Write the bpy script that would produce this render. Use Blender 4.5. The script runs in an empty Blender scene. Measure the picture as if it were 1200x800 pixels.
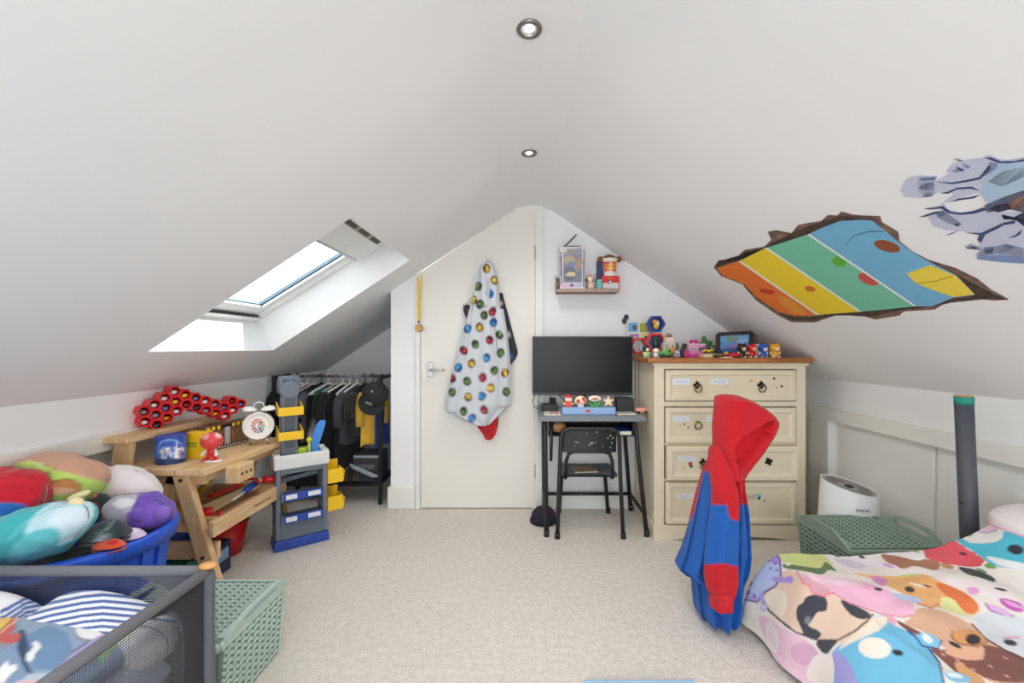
import bpy, bmesh, math, random
import numpy as np
from mathutils import Vector, Matrix, noise as mnoise

random.seed(7)
SC = bpy.context.scene
COL = SC.collection
PI = math.pi

# ---------------------------------------------------------------- camera
F, CX, CY, EYE = 500.0, 620.0, 406.0, 1.15      # focal length and vanishing point for a 1200 x 800 frame
cam_data = bpy.data.cameras.new('camera')
cam_data.sensor_width = 36.0
cam_data.lens = F / 1200.0 * 36.0
cam_data.shift_x = -(CX - 600.0) / 1200.0
cam_data.shift_y = (CY - 400.0) / 1200.0
cam_data.clip_start = 0.02
cam = bpy.data.objects.new('camera', cam_data)
cam.location = (0, 0, EYE)
cam.rotation_euler = (PI / 2, 0, 0)
COL.objects.link(cam)
SC.camera = cam

# ---------------------------------------------------------------- world, sun, added fill lamp
world = bpy.data.worlds.new('sky')
SC.world = world
world.use_nodes = True
wn = world.node_tree.nodes
wn['Background'].inputs['Color'].default_value = (0.93, 0.97, 1.0, 1)
wn['Background'].inputs['Strength'].default_value = 3.0

sun_d = bpy.data.lights.new('sun', 'SUN')
sun_d.energy = 6.0
sun_d.angle = math.radians(0.6)
sun_d.color = (1.0, 0.96, 0.90)
sun = bpy.data.objects.new('sun', sun_d)
COL.objects.link(sun)
to_sun = Vector((0.687, 0.19, 0.775)).normalized()
sun.rotation_euler = to_sun.to_track_quat('Z', 'Y').to_euler()
sun.location = to_sun * 8

def area_light(name, loc, target, sx, sy, power, color):
    d = bpy.data.lights.new(name, 'AREA')
    d.shape = 'RECTANGLE'; d.size = sx; d.size_y = sy; d.energy = power; d.color = color
    o = bpy.data.objects.new(name, d)
    o.location = loc
    o.rotation_euler = (Vector(loc) - Vector(target)).to_track_quat('Z', 'Y').to_euler()
    COL.objects.link(o)
    return o

# soft fill lamp added out of view, at the gable behind the camera
area_light('rear_fill_lamp', (0.0, -2.30, 1.25), (0.0, 2.6, 0.45), 2.3, 1.4, 48.0, (0.92, 0.965, 1.0))
SC.view_settings.view_transform = 'Standard'
SC.view_settings.look = 'None'
SC.view_settings.exposure = -0.07
SC.view_settings.gamma = 1.0
SC.view_settings.use_curve_mapping = False
SC.cycles.max_bounces = 10
SC.cycles.diffuse_bounces = 6
SC.cycles.transparent_max_bounces = 16
SC.cycles.caustics_reflective = False
SC.cycles.caustics_refractive = False

# ---------------------------------------------------------------- pixel helpers (construction only)
def W(px, py, Y):
    return Vector(((px - CX) / F * Y, Y, EYE - (py - CY) / F * Y))
def G(px, py, z=0.0):
    return W(px, py, (EYE - z) * F / (py - CY))
def project(P):
    P = np.asarray(P, dtype=float)
    y = np.maximum(P[:, 1], 0.05)
    return CX + F * P[:, 0] / y, CY + F * (EYE - P[:, 2]) / y

# ---------------------------------------------------------------- colour and materials
def lin(c):
    if isinstance(c, str):
        c = c.lstrip('#'); c = [int(c[i:i + 2], 16) / 255 for i in (0, 2, 4)]
    return [x / 12.92 if x <= 0.04045 else ((x + 0.055) / 1.055) ** 2.4 for x in c]

MATS = {}
def _base(name):
    m = bpy.data.materials.new(name); m.use_nodes = True
    nt = m.node_tree; b = nt.nodes['Principled BSDF']
    return m, nt, b

def mat(name, color, rough=0.5, var=0.06, scale=30.0, bump=0.0, metallic=0.0, spec=0.5, sheen=0.0, coat=0.0, detail=4.0):
    """plain procedural surface: base colour with faint noise, optional fine bump"""
    if name in MATS: return MATS[name]
    m, nt, b = _base(name)
    c = lin(color)
    tc = nt.nodes.new('ShaderNodeTexCoord')
    nz = nt.nodes.new('ShaderNodeTexNoise'); nz.inputs['Scale'].default_value = scale; nz.inputs['Detail'].default_value = detail
    nt.links.new(tc.outputs['Object'], nz.inputs['Vector'])
    rp = nt.nodes.new('ShaderNodeValToRGB')
    rp.color_ramp.elements[0].position = 0.3; rp.color_ramp.elements[1].position = 0.7
    rp.color_ramp.elements[0].color = [x * (1 - var) for x in c] + [1]
    rp.color_ramp.elements[1].color = [min(1, x * (1 + var)) for x in c] + [1]
    nt.links.new(nz.outputs['Fac'], rp.inputs['Fac'])
    nt.links.new(rp.outputs['Color'], b.inputs['Base Color'])
    b.inputs['Roughness'].default_value = rough
    b.inputs['Metallic'].default_value = metallic
    b.inputs['Specular IOR Level'].default_value = spec
    if sheen: b.inputs['Sheen Weight'].default_value = sheen
    if coat: b.inputs['Coat Weight'].default_value = coat
    if bump:
        bp = nt.nodes.new('ShaderNodeBump'); bp.inputs['Strength'].default_value = bump; bp.inputs['Distance'].default_value = 0.004
        nt.links.new(nz.outputs['Fac'], bp.inputs['Height']); nt.links.new(bp.outputs['Normal'], b.inputs['Normal'])
    MATS[name] = m
    return m

def wood(name, light, dark, axis=1, scale=9.0, rough=0.5):
    if name in MATS: return MATS[name]
    m, nt, b = _base(name)
    tc = nt.nodes.new('ShaderNodeTexCoord'); mp = nt.nodes.new('ShaderNodeMapping')
    s = [scale * 4] * 3; s[axis] = scale * 0.35
    mp.inputs['Scale'].default_value = s
    nz = nt.nodes.new('ShaderNodeTexNoise'); nz.inputs['Scale'].default_value = 1.0; nz.inputs['Detail'].default_value = 5; nz.inputs['Distortion'].default_value = 1.2
    rp = nt.nodes.new('ShaderNodeValToRGB')
    rp.color_ramp.elements[0].position = 0.32; rp.color_ramp.elements[1].position = 0.68
    rp.color_ramp.elements[0].color = lin(dark) + [1]; rp.color_ramp.elements[1].color = lin(light) + [1]
    nt.links.new(tc.outputs['Object'], mp.inputs['Vector']); nt.links.new(mp.outputs['Vector'], nz.inputs['Vector'])
    nt.links.new(nz.outputs['Fac'], rp.inputs['Fac']); nt.links.new(rp.outputs['Color'], b.inputs['Base Color'])
    b.inputs['Roughness'].default_value = rough
    bp = nt.nodes.new('ShaderNodeBump'); bp.inputs['Strength'].default_value = 0.12; bp.inputs['Distance'].default_value = 0.002
    nt.links.new(nz.outputs['Fac'], bp.inputs['Height']); nt.links.new(bp.outputs['Normal'], b.inputs['Normal'])
    MATS[name] = m
    return m

def print_mat(name, rough=0.85, sheen=0.0, weave=0.0, scale=400.0, coat=0.0):
    """flat printed colours carried by the mesh's colour attribute, with a fine weave"""
    if name in MATS: return MATS[name]
    m, nt, b = _base(name)
    at = nt.nodes.new('ShaderNodeAttribute'); at.attribute_name = 'Col'
    nt.links.new(at.outputs['Color'], b.inputs['Base Color'])
    b.inputs['Roughness'].default_value = rough
    if sheen: b.inputs['Sheen Weight'].default_value = sheen
    if coat: b.inputs['Coat Weight'].default_value = coat
    if weave:
        tc = nt.nodes.new('ShaderNodeTexCoord')
        nz = nt.nodes.new('ShaderNodeTexNoise'); nz.inputs['Scale'].default_value = scale; nz.inputs['Detail'].default_value = 2
        nt.links.new(tc.outputs['Object'], nz.inputs['Vector'])
        bp = nt.nodes.new('ShaderNodeBump'); bp.inputs['Strength'].default_value = weave; bp.inputs['Distance'].default_value = 0.003
        nt.links.new(nz.outputs['Fac'], bp.inputs['Height']); nt.links.new(bp.outputs['Normal'], b.inputs['Normal'])
    MATS[name] = m
    return m

# ---------------------------------------------------------------- mesh builder
class MB:
    def __init__(s): s.v = []; s.f = []; s.sm = []
    def add(s, vs, fs, smooth=False):
        n = len(s.v); s.v += [Vector(v) for v in vs]
        for f in fs: s.f.append([i + n for i in f]); s.sm.append(smooth)
        return s
    def box(s, c, size, M=None):
        c = Vector(c); h = Vector(size) / 2
        vs = []
        for x in (-1, 1):
            for y in (-1, 1):
                for z in (-1, 1):
                    p = Vector((x * h.x, y * h.y, z * h.z))
                    vs.append(c + (M @ p if M is not None else p))
        return s.add(vs, [(0, 1, 3, 2), (4, 6, 7, 5), (0, 4, 5, 1), (2, 3, 7, 6), (0, 2, 6, 4), (1, 5, 7, 3)])
    def bx(s, x0, x1, y0, y1, z0, z1):
        return s.box(((x0 + x1) / 2, (y0 + y1) / 2, (z0 + z1) / 2), (abs(x1 - x0), abs(y1 - y0), abs(z1 - z0)))
    def hexa(s, p):                                   # eight corners: bottom 4 (ccw), top 4
        return s.add(p, [(3, 2, 1, 0), (4, 5, 6, 7), (0, 1, 5, 4), (1, 2, 6, 5), (2, 3, 7, 6), (3, 0, 4, 7)])
    def bar(s, p0, p1, w, h, up=(0, 0, 1)):           # rectangular bar between two points
        p0, p1 = Vector(p0), Vector(p1); d = (p1 - p0).normalized()
        up = Vector(up)
        sd = d.cross(up)
        if sd.length < 1e-4: sd = d.cross(Vector((0, 1, 0)))
        sd.normalize(); u = sd.cross(d).normalized()
        a, b = sd * w / 2, u * h / 2
        return s.hexa([p0 - a - b, p0 + a - b, p0 + a + b, p0 - a + b, p1 - a - b, p1 + a - b, p1 + a + b, p1 - a + b])
    def tube(s, path, r, n=10, closed=False, cap=True, smooth=True):
        P = [Vector(p) for p in path]; m = len(P)
        rr = r if isinstance(r, (list, tuple)) else [r] * m
        base = len(s.v); prev = None
        for i, p in enumerate(P):
            if closed: d = P[(i + 1) % m] - P[i - 1]
            else: d = P[min(i + 1, m - 1)] - P[max(i - 1, 0)]
            d.normalize()
            if prev is None:
                u = d.cross(Vector((0, 0, 1)))
                if u.length < 1e-3: u = d.cross(Vector((0, 1, 0)))
            else:
                u = prev - d * prev.dot(d)
            u.normalize(); prev = u; w = d.cross(u)
            for k in range(n):
                a = 2 * PI * k / n
                s.v.append(p + (u * math.cos(a) + w * math.sin(a)) * rr[i])
        for i in range(m if closed else m - 1):
            j = (i + 1) % m
            for k in range(n):
                l = (k + 1) % n
                s.f.append([base + i * n + k, base + i * n + l, base + j * n + l, base + j * n + k]); s.sm.append(smooth)
        if cap and not closed:
            s.f.append([base + k for k in range(n)][::-1]); s.sm.append(False)
            s.f.append([base + (m - 1) * n + k for k in range(n)]); s.sm.append(False)
        return s
    def cyl(s, p0, p1, r0, r1=None, n=20, smooth=True):
        return s.tube([p0, p1], [r0, r0 if r1 is None else r1], n, smooth=smooth)
    def lathe(s, prof, c, n=28, M=None, sx=1.0, sy=1.0, smooth=True, cap=True):
        c = Vector(c); base = len(s.v); m = len(prof)
        for r, z in prof:
            for k in range(n):
                a = 2 * PI * k / n
                p = Vector((r * math.cos(a) * sx, r * math.sin(a) * sy, z))
                s.v.append(c + (M @ p if M is not None else p))
        for i in range(m - 1):
            for k in range(n):
                l = (k + 1) % n
                s.f.append([base + i * n + k, base + i * n + l, base + (i + 1) * n + l, base + (i + 1) * n + k]); s.sm.append(smooth)
        if cap:
            s.f.append([base + k for k in range(n)][::-1]); s.sm.append(False)
            s.f.append([base + (m - 1) * n + k for k in range(n)]); s.sm.append(False)
        return s
    def ell(s, c, r, M=None, n=20, m=12, e=1.0):
        c = Vector(c)
        if not hasattr(r, '__len__'): r = (r, r, r)
        sg = lambda x: math.copysign(abs(x) ** e, x)
        base = len(s.v)
        for i in range(m + 1):
            t = -PI / 2 + PI * i / m
            for k in range(n):
                a = 2 * PI * k / n
                p = Vector((r[0] * sg(math.cos(t)) * sg(math.cos(a)), r[1] * sg(math.cos(t)) * sg(math.sin(a)), r[2] * sg(math.sin(t))))
                s.v.append(c + (M @ p if M is not None else p))
        for i in range(m):
            for k in range(n):
                l = (k + 1) % n
                s.f.append([base + i * n + k, base + i * n + l, base + (i + 1) * n + l, base + (i + 1) * n + k]); s.sm.append(True)
        return s
    def prism(s, poly, o, ax, ay, d):                 # polygon in (ax, ay) from o, thickened by vector d
        o, ax, ay, d = Vector(o), Vector(ax), Vector(ay), Vector(d); n = len(poly)
        vs = [o + ax * x + ay * y for x, y in poly]; vs += [v + d for v in vs]
        return s.add(vs, [list(range(n))[::-1], list(range(n, 2 * n))] + [[i, (i + 1) % n, n + (i + 1) % n, n + i] for i in range(n)])
    def loft(s, rings, cap=True, smooth=True):        # list of equally long closed rings
        base = len(s.v); n = len(rings[0])
        for r in rings: s.v += [Vector(p) for p in r]
        for i in range(len(rings) - 1):
            for k in range(n):
                l = (k + 1) % n
                s.f.append([base + i * n + k, base + i * n + l, base + (i + 1) * n + l, base + (i + 1) * n + k]); s.sm.append(smooth)
        if cap:
            s.f.append([base + k for k in range(n)][::-1]); s.sm.append(False)
            s.f.append([base + (len(rings) - 1) * n + k for k in range(n)]); s.sm.append(False)
        return s
    def grid(s, fn, nu, nv, smooth=True):
        base = len(s.v)
        for i in range(nu + 1):
            for j in range(nv + 1): s.v.append(Vector(fn(i / nu, j / nv)))
        for i in range(nu):
            for j in range(nv):
                a = base + i * (nv + 1) + j
                s.f.append([a, a + nv + 1, a + nv + 2, a + 1]); s.sm.append(smooth)
        return s

WLOC = {}
def _tags(o, label=None, cat=None, group=None, kind=None):
    if label: o['label'] = label
    if cat: o['category'] = cat
    if group: o['group'] = group
    if kind: o['kind'] = kind
    return o

def obj(name, mb, m, parent=None, bevel=0.0, seg=2, label=None, cat=None, group=None, kind=None, loc=None, normals=True):
    """link ONE mesh object; coordinates in mb are world coordinates"""
    if parent is not None: o0 = WLOC[parent.name]
    elif loc is not None: o0 = Vector(loc)
    else:
        xs = [v.x for v in mb.v]; ys = [v.y for v in mb.v]; zs = [v.z for v in mb.v]
        o0 = Vector(((min(xs) + max(xs)) / 2, (min(ys) + max(ys)) / 2, min(zs)))
    me = bpy.data.meshes.new(name)
    me.from_pydata([v - o0 for v in mb.v], [], mb.f)
    me.polygons.foreach_set('use_smooth', mb.sm)
    if normals:
        bm = bmesh.new(); bm.from_mesh(me); bmesh.ops.recalc_face_normals(bm, faces=bm.faces); bm.to_mesh(me); bm.free()
    if m is not None: me.materials.append(m)
    o = bpy.data.objects.new(name, me); COL.objects.link(o)
    if parent is not None:
        o.parent = parent
    else:
        o.location = o0
    WLOC[o.name] = o0.copy()
    if bevel:
        md = o.modifiers.new('bevel', 'BEVEL'); md.width = bevel; md.segments = seg; md.limit_method = 'ANGLE'; md.angle_limit = math.radians(40)
    return _tags(o, label, cat, group, kind)

def thing(name, label, cat, loc, group=None):
    o = bpy.data.objects.new(name, None); COL.objects.link(o)
    o.empty_display_size = 0.05
    o.location = loc; WLOC[o.name] = Vector(loc)
    return _tags(o, label, cat, group)

def struct(name, mb, m, parent=None, bevel=0.0, **k):
    return obj(name, mb, m, parent, bevel, kind='structure' if parent is None else None, loc=(0, 0, 0) if parent is None else None, **k)

def copy_tree(o, loc=None, rotz=None, parent=None, label=None):
    c = o.copy(); COL.objects.link(c)
    if parent is not None: c.parent = parent
    if loc is not None: c.location = loc
    if rotz is not None: c.rotation_euler = (0, 0, rotz)
    if label: c['label'] = label
    for ch in list(o.children): copy_tree(ch, parent=c)
    return c

def text(body, size, loc, xdir, ydir, m, parent, name='lettering', ext=0.0004):
    cu = bpy.data.curves.new(name, 'FONT'); cu.body = body; cu.size = size; cu.extrude = ext
    cu.align_x = 'CENTER'; cu.align_y = 'CENTER'
    cu.materials.append(m)
    tmp = bpy.data.objects.new(name, cu)
    me = bpy.data.meshes.new_from_object(tmp)
    bpy.data.objects.remove(tmp); bpy.data.curves.remove(cu)
    me.name = name
    o = bpy.data.objects.new(name, me); COL.objects.link(o)
    x, y = Vector(xdir).normalized(), Vector(ydir).normalized(); z = x.cross(y)
    Mx = Matrix((x, y, z)).transposed().to_4x4()
    Mx.translation = Vector(loc) - (WLOC[parent.name] if parent else Vector())
    o.parent = parent
    o.matrix_local = Mx
    return o

def inside(px, py, poly):
    r = np.zeros(px.shape, bool); n = len(poly); j = n - 1
    for i in range(n):
        xi, yi = poly[i]; xj, yj = poly[j]
        if yi != yj:
            c = ((yi > py) != (yj > py)) & (px < (xj - xi) * (py - yi) / (yj - yi) + xi)
            r ^= c
        j = i
    return r

def shade_shapes(px, py, col, shapes):
    """lay flat print on points (px, py): e = ellipse, p = polygon, l = line, h = horizontal split, v = custom mask"""
    for sh in shapes:
        k = sh[0]
        if k == 'e':
            _, cx, cy, rx, ry, ang, c = sh
            a = math.radians(ang); dx, dy = px - cx, py - cy
            x = dx * math.cos(a) + dy * math.sin(a); y = -dx * math.sin(a) + dy * math.cos(a)
            mk = (x / rx) ** 2 + (y / ry) ** 2 < 1
        elif k == 'p':
            mk = inside(px, py, sh[1]); c = sh[2]
        elif k == 'l':
            mk = np.zeros(px.shape, bool); w = sh[2]; c = sh[3]
            for (x0, y0), (x1, y1) in zip(sh[1][:-1], sh[1][1:]):
                dx, dy = x1 - x0, y1 - y0; L = dx * dx + dy * dy + 1e-9
                t = np.clip(((px - x0) * dx + (py - y0) * dy) / L, 0, 1)
                mk |= (px - x0 - t * dx) ** 2 + (py - y0 - t * dy) ** 2 < (w / 2) ** 2
        else:
            mk = sh[1](px, py); c = sh[2]
        col[mk, :3] = lin(c)
    return col

def rounded(poly, k=2):
    for _ in range(k):
        q = []
        for i in range(len(poly)):
            (x0, y0), (x1, y1) = poly[i], poly[(i + 1) % len(poly)]
            q += [(x0 * .75 + x1 * .25, y0 * .75 + y1 * .25), (x0 * .25 + x1 * .75, y0 * .25 + y1 * .75)]
        poly = q
    return poly

def paint(o, base, shapes=(), coords=None, blur=1):
    me = o.data; n = len(me.vertices)
    co = np.empty(n * 3); me.vertices.foreach_get('co', co); co = co.reshape(-1, 3)
    w = WLOC[o.name]; Pw = co + np.array(w)
    px, py = coords(Pw) if coords else project(Pw)
    col = np.ones((n, 4)); col[:, :3] = lin(base)
    shade_shapes(px, py, col, shapes)
    if blur:                                     # soften the printed edges over neighbouring points
        ed = np.empty(len(me.edges) * 2, int); me.edges.foreach_get('vertices', ed); ed = ed.reshape(-1, 2)
        for _ in range(blur):
            acc = col.copy(); cnt = np.ones(n)
            np.add.at(acc, ed[:, 0], col[ed[:, 1]]); np.add.at(acc, ed[:, 1], col[ed[:, 0]])
            np.add.at(cnt, ed[:, 0], 1); np.add.at(cnt, ed[:, 1], 1)
            col = acc / cnt[:, None]
    at = me.attributes.new('Col', 'FLOAT_COLOR', 'POINT')
    at.data.foreach_set('color', col.ravel())
    return o

def lerp_table(tab, y):
    """rows (y, a, b, ...) -> interpolated (a, b, ...)"""
    ys = [r[0] for r in tab]
    return [float(np.interp(y, ys, [r[i] for r in tab])) for i in range(1, len(tab[0]))]
# ================================================================= SETTING
D = 3.04                                   # depth of the back wall
XL, XR = -1.92, 1.885                       # knee walls
YB = -2.40                                 # gable wall behind the photographer
YA = 4.05                                  # back of the wardrobe alcove
def zl(x): return 2.1926 - 0.658 * abs(x)  # left slope
def zr(x): return 2.2297 - 0.682 * x       # right slope
def on_right_slope(px, py, off=0.0):
    dx, dz = (px - CX) / F, -(py - CY) / F
    Y = (2.2297 - EYE - off) / (dz + 0.682 * dx)
    return W(px, py, Y)

m_white = mat('white_emulsion', '#edeeef', 0.9, 0.012, 3, 0.03)
m_ceiling = mat('ceiling_emulsion', '#eeeff1', 0.92, 0.012, 2.2, 0.03)
m_trim = mat('cream_gloss_paint', '#e9e8e4', 0.45, 0.012, 5, 0.02)
m_panel = mat('eggshell_panel_paint', '#ebebe8', 0.6, 0.012, 4, 0.02)
m_upvc = mat('white_lacquer', '#eef0f0', 0.4, 0.01, 5)

def carpet_mat():
    m, nt, b = _base('beige_carpet')
    tc = nt.nodes.new('ShaderNodeTexCoord')
    n1 = nt.nodes.new('ShaderNodeTexNoise'); n1.inputs['Scale'].default_value = 150; n1.inputs['Detail'].default_value = 4; n1.inputs['Roughness'].default_value = 0.7
    n2 = nt.nodes.new('ShaderNodeTexNoise'); n2.inputs['Scale'].default_value = 38; n2.inputs['Detail'].default_value = 3
    n3 = nt.nodes.new('ShaderNodeTexNoise'); n3.inputs['Scale'].default_value = 4; n3.inputs['Detail'].default_value = 2
    for n in (n1, n2, n3): nt.links.new(tc.outputs['Object'], n.inputs['Vector'])
    r1 = nt.nodes.new('ShaderNodeValToRGB'); r1.color_ramp.elements[0].position = 0.33; r1.color_ramp.elements[1].position = 0.66
    r1.color_ramp.elements[0].color = lin('#d8d1c7') + [1]; r1.color_ramp.elements[1].color = lin('#fffaf3') + [1]
    nt.links.new(n1.outputs['Fac'], r1.inputs['Fac'])
    r2 = nt.nodes.new('ShaderNodeValToRGB'); r2.color_ramp.elements[0].position = 0.35; r2.color_ramp.elements[1].position = 0.65
    r2.color_ramp.elements[0].color = (0.89, 0.885, 0.88, 1); r2.color_ramp.elements[1].color = (1, 1, 1, 1)
    nt.links.new(n2.outputs['Fac'], r2.inputs['Fac'])
    r3 = nt.nodes.new('ShaderNodeValToRGB'); r3.color_ramp.elements[0].color = (0.94, 0.94, 0.94, 1)
    nt.links.new(n3.outputs['Fac'], r3.inputs['Fac'])
    def mul(a, b_):
        x = nt.nodes.new('ShaderNodeMix'); x.data_type = 'RGBA'; x.blend_type = 'MULTIPLY'; x.inputs['Factor'].default_value = 1
        nt.links.new(a, x.inputs['A']); nt.links.new(b_, x.inputs['B']); return x.outputs['Result']
    nt.links.new(mul(mul(r1.outputs['Color'], r2.outputs['Color']), r3.outputs['Color']), b.inputs['Base Color'])
    b.inputs['Roughness'].default_value = 1.0
    b.inputs['Specular IOR Level'].default_value = 0.1
    add = nt.nodes.new('ShaderNodeMath'); add.operation = 'ADD'
    nt.links.new(n1.outputs['Fac'], add.inputs[0]); nt.links.new(n2.outputs['Fac'], add.inputs[1])
    bp = nt.nodes.new('ShaderNodeBump'); bp.inputs['Strength'].default_value = 0.7; bp.inputs['Distance'].default_value = 0.012
    nt.links.new(add.outputs[0], bp.inputs['Height']); nt.links.new(bp.outputs['Normal'], b.inputs['Normal'])
    return m
struct('floor', MB().bx(-2.3, 2.1, YB, YA, -0.1, 0.0), carpet_mat())

# --- left slope with the roof-window opening, rounded ridge, right slope
OY0, OY1 = 1.81, 2.70
OXT, OXB = -0.75, -1.62
mb = MB()
def quad(mb, a, b, c, d, smooth=False): mb.add([a, b, c, d], [(0, 1, 2, 3)], smooth)
xs = [XL - 0.02, OXB, -0.985, OXT, -0.13]; ys = [YB, OY0, OY1, D, YA]
for i in range(4):
    for j in range(4):
        x0, x1, y0, y1 = xs[i], xs[i + 1], ys[j], ys[j + 1]
        if j == 1 and i in (1, 2): continue
        if j == 3 and i > 1: continue
        quad(mb, (x0, y0, zl(x0)), (x1, y0, zl(x1)), (x1, y1, zl(x1)), (x0, y1, zl(x0)))
struct('ceiling_left', mb, m_ceiling, normals=False)
prof = [(-0.13, zl(-0.13)), (-0.09, 2.127), (-0.045, 2.143), (0.0, 2.150), (0.06, 2.148), (0.11, 2.136), (0.16, zr(0.16))]
mb = MB(); rn = len(prof)
mb.add([(x, y, z) for y in (YB, D) for x, z in prof], [(i, i + 1, rn + i + 1, rn + i) for i in range(rn - 1)], True)
struct('ceiling_ridge', mb, m_ceiling)
mb = MB(); quad(mb, (0.16, YB, zr(0.16)), (XR + 0.02, YB, zr(XR + 0.02)), (XR + 0.02, D, zr(XR + 0.02)), (0.16, D, zr(0.16)))
struct('ceiling_right', mb, m_ceiling)

# --- gable wall with the door, its return beside the alcove, alcove walls
RX0 = -0.985                              # left end of the back wall
dpoly = [W(x, y, D) for x, y in ((493, 595.2), (493, 318), (600, 247), (627.5, 247), (627.5, 595.2))]
DX0, DX1 = dpoly[0].x, dpoly[3].x
mb = MB()
def wallq(x0, x1, f0, f1, y=D):           # wall strip between two heights given at both ends
    mb.add([(x0, y, f0(x0)), (x1, y, f0(x1)), (x1, y, f1(x1)), (x0, y, f1(x0))], [(0, 1, 2, 3)])
zero = lambda x: 0.0
dsl = lambda x: dpoly[1].z + (x - dpoly[1].x) / (dpoly[2].x - dpoly[1].x) * (dpoly[2].z - dpoly[1].z)
dfl = lambda x: dpoly[2].z
wallq(RX0, DX0, zero, zl)
wallq(DX0, dpoly[2].x, dsl, zl)
for a, b in zip([dpoly[2].x] + [p[0] for p in prof if p[0] > dpoly[2].x and p[0] < DX1], [p[0] for p in prof if p[0] > dpoly[2].x and p[0] < DX1] + [DX1]):
    zz = lambda x: float(np.interp(x, [p[0] for p in prof], [p[1] for p in prof])) if x > -0.13 else zl(x)
    wallq(a, b, dfl, zz)
for a, b in ((DX1, 0.06), (0.06, 0.11), (0.11, 0.16)): wallq(a, b, zero, lambda x: float(np.interp(x, [p[0] for p in prof], [p[1] for p in prof])))
wallq(0.16, XR + 0.11, zero, zr)
struct('wall_back', mb, m_white)
mb = MB(); quad(mb, (RX0, D, 0), (RX0, D, zl(RX0)), (RX0, YA, zl(RX0)), (RX0, YA, 0))
struct('wall_alcove_right', mb, m_white)
mb = MB(); mb.add([(RX0, YA, 0), (RX0, YA, zl(RX0)), (XL - 0.12, YA, zl(XL)), (XL - 0.12, YA, 0)], [(0, 1, 2, 3)])
struct('wall_alcove_back', mb, m_white)

# --- knee walls: plastered band, rail, recessed panels with seams
m_dark_gap = mat('shadow_gap_board', '#8f8a83', 0.8, 0.05)
struct('wall_left', MB().bx(XL - 0.10, XL, YB, YA, 0.70, zl(XL) + 0.01), m_white)
struct('trim_left_rail', MB().bx(XL - 0.02, XL + 0.022, YB, 3.02, 0.68, 0.757), m_trim, bevel=0.003)
mb = MB().bx(XL - 0.10, XL - 0.05, YB, YA, 0.0, 0.72)
pl = struct('wall_left_panel', mb, m_panel)
for y in (-0.6, 0.55, 1.66, 2.36, 2.95):
    struct('panel_batten', MB().bx(XL - 0.055, XL - 0.012, y, y + 0.06, 0.0, 0.69), m_trim, pl, 0.003)
struct('wall_right', MB().bx(XR, XR + 0.10, YB, D, 0.70, zr(XR) + 0.01), m_white)
struct('trim_right_rail', MB().bx(XR - 0.022, XR + 0.02, YB, D, 0.690, 0.766), m_trim, bevel=0.003)
pr = struct('wall_right_panel', MB().bx(XR + 0.045, XR + 0.10, YB, D, 0.0, 0.72), m_panel)
for y0, y1 in ((2.70, 3.03), (2.02, 2.68), (1.22, 2.00), (0.3, 1.20)):
    struct('panel', MB().bx(XR + 0.03, XR + 0.05, y0, y1, 0.02, 0.70), m_panel, pr, 0.004)
struct('trim_right_stile', MB().bx(XR - 0.022, XR + 0.05, 2.66, 2.84, 0.0, 0.70), m_trim, bevel=0.003)
struct('baseboard_back', MB().bx(DX1 + 0.055, XR, D - 0.018, D, 0.0, 0.115), m_trim, bevel=0.006)
struct('baseboard_return', MB().bx(RX0 - 0.018, DX0 - 0.035, D - 0.022, D + 0.01, 0.0, 0.155).bx(RX0 - 0.018, RX0, D, YA, 0.0, 0.155), m_trim, bevel=0.006)

# gable behind the photographer, with a window opening added to let light in
mb = MB()
for x0, x1, z0, z1 in ((-2.0, -1.2, 0, 1.6), (1.2, 2.0, 0, 1.6), (-1.2, 1.2, 0, 0.35)): mb.bx(x0, x1, YB - 0.1, YB, z0, z1)
mb.bx(-1.2, 1.2, YB - 0.1, YB, 1.95, 2.25)
struct('wall_front', mb, m_white)
mb = MB()
for x0, x1, z0, z1 in ((-1.2, -1.13, 0.35, 1.95), (1.13, 1.2, 0.35, 1.95), (-0.04, 0.04, 0.35, 1.95), (-1.2, 1.2, 0.35, 0.42), (-1.2, 1.2, 1.88, 1.95)): mb.bx(x0, x1, YB - 0.08, YB - 0.02, z0, z1)
struct('window_rear_added', mb, m_upvc, bevel=0.004)  # unseen window frame, added around the opening that the fill lamp shines from

# --- roof window: plastered reveals, frame, sash, glass, vent flap
IB = Vector((-1.715, 0, 1.31)); IT = Vector((-0.925, 0, 1.80))
def P3(v, y): return Vector((v.x, y, v.z))
ob, ot = Vector((OXB, 0, zl(OXB))), Vector((OXT, 0, zl(OXT)))
IY0, IY1 = OY0 + 0.015, OY1 - 0.02
mb = MB()
quad(mb, P3(ob, OY0), P3(ob, OY1), P3(IB, IY1), P3(IB, IY0))
quad(mb, P3(ot, OY0), P3(IT, IY0), P3(IT, IY1), P3(ot, OY1))
quad(mb, P3(ob, OY1), P3(ot, OY1), P3(IT, IY1), P3(IB, IY1))
quad(mb, P3(ob, OY0), P3(IB, IY0), P3(IT, IY0), P3(ot, OY0))
struct('trim_roof_window_reveal', mb, m_white)
al = (IT - IB); SL = al.length; al.normalize(); nn = Vector((-al.z, 0, al.x))
WM = Matrix((al, Vector((0, 1, 0)), nn)).transposed()
def wbox(mb, a0, a1, y0, y1, n0, n1):
    mb.box(IB + al * ((a0 + a1) / 2) + Vector((0, (y0 + y1) / 2, 0)) + nn * ((n0 + n1) / 2), (a1 - a0, y1 - y0, n1 - n0), WM); return mb
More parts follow.
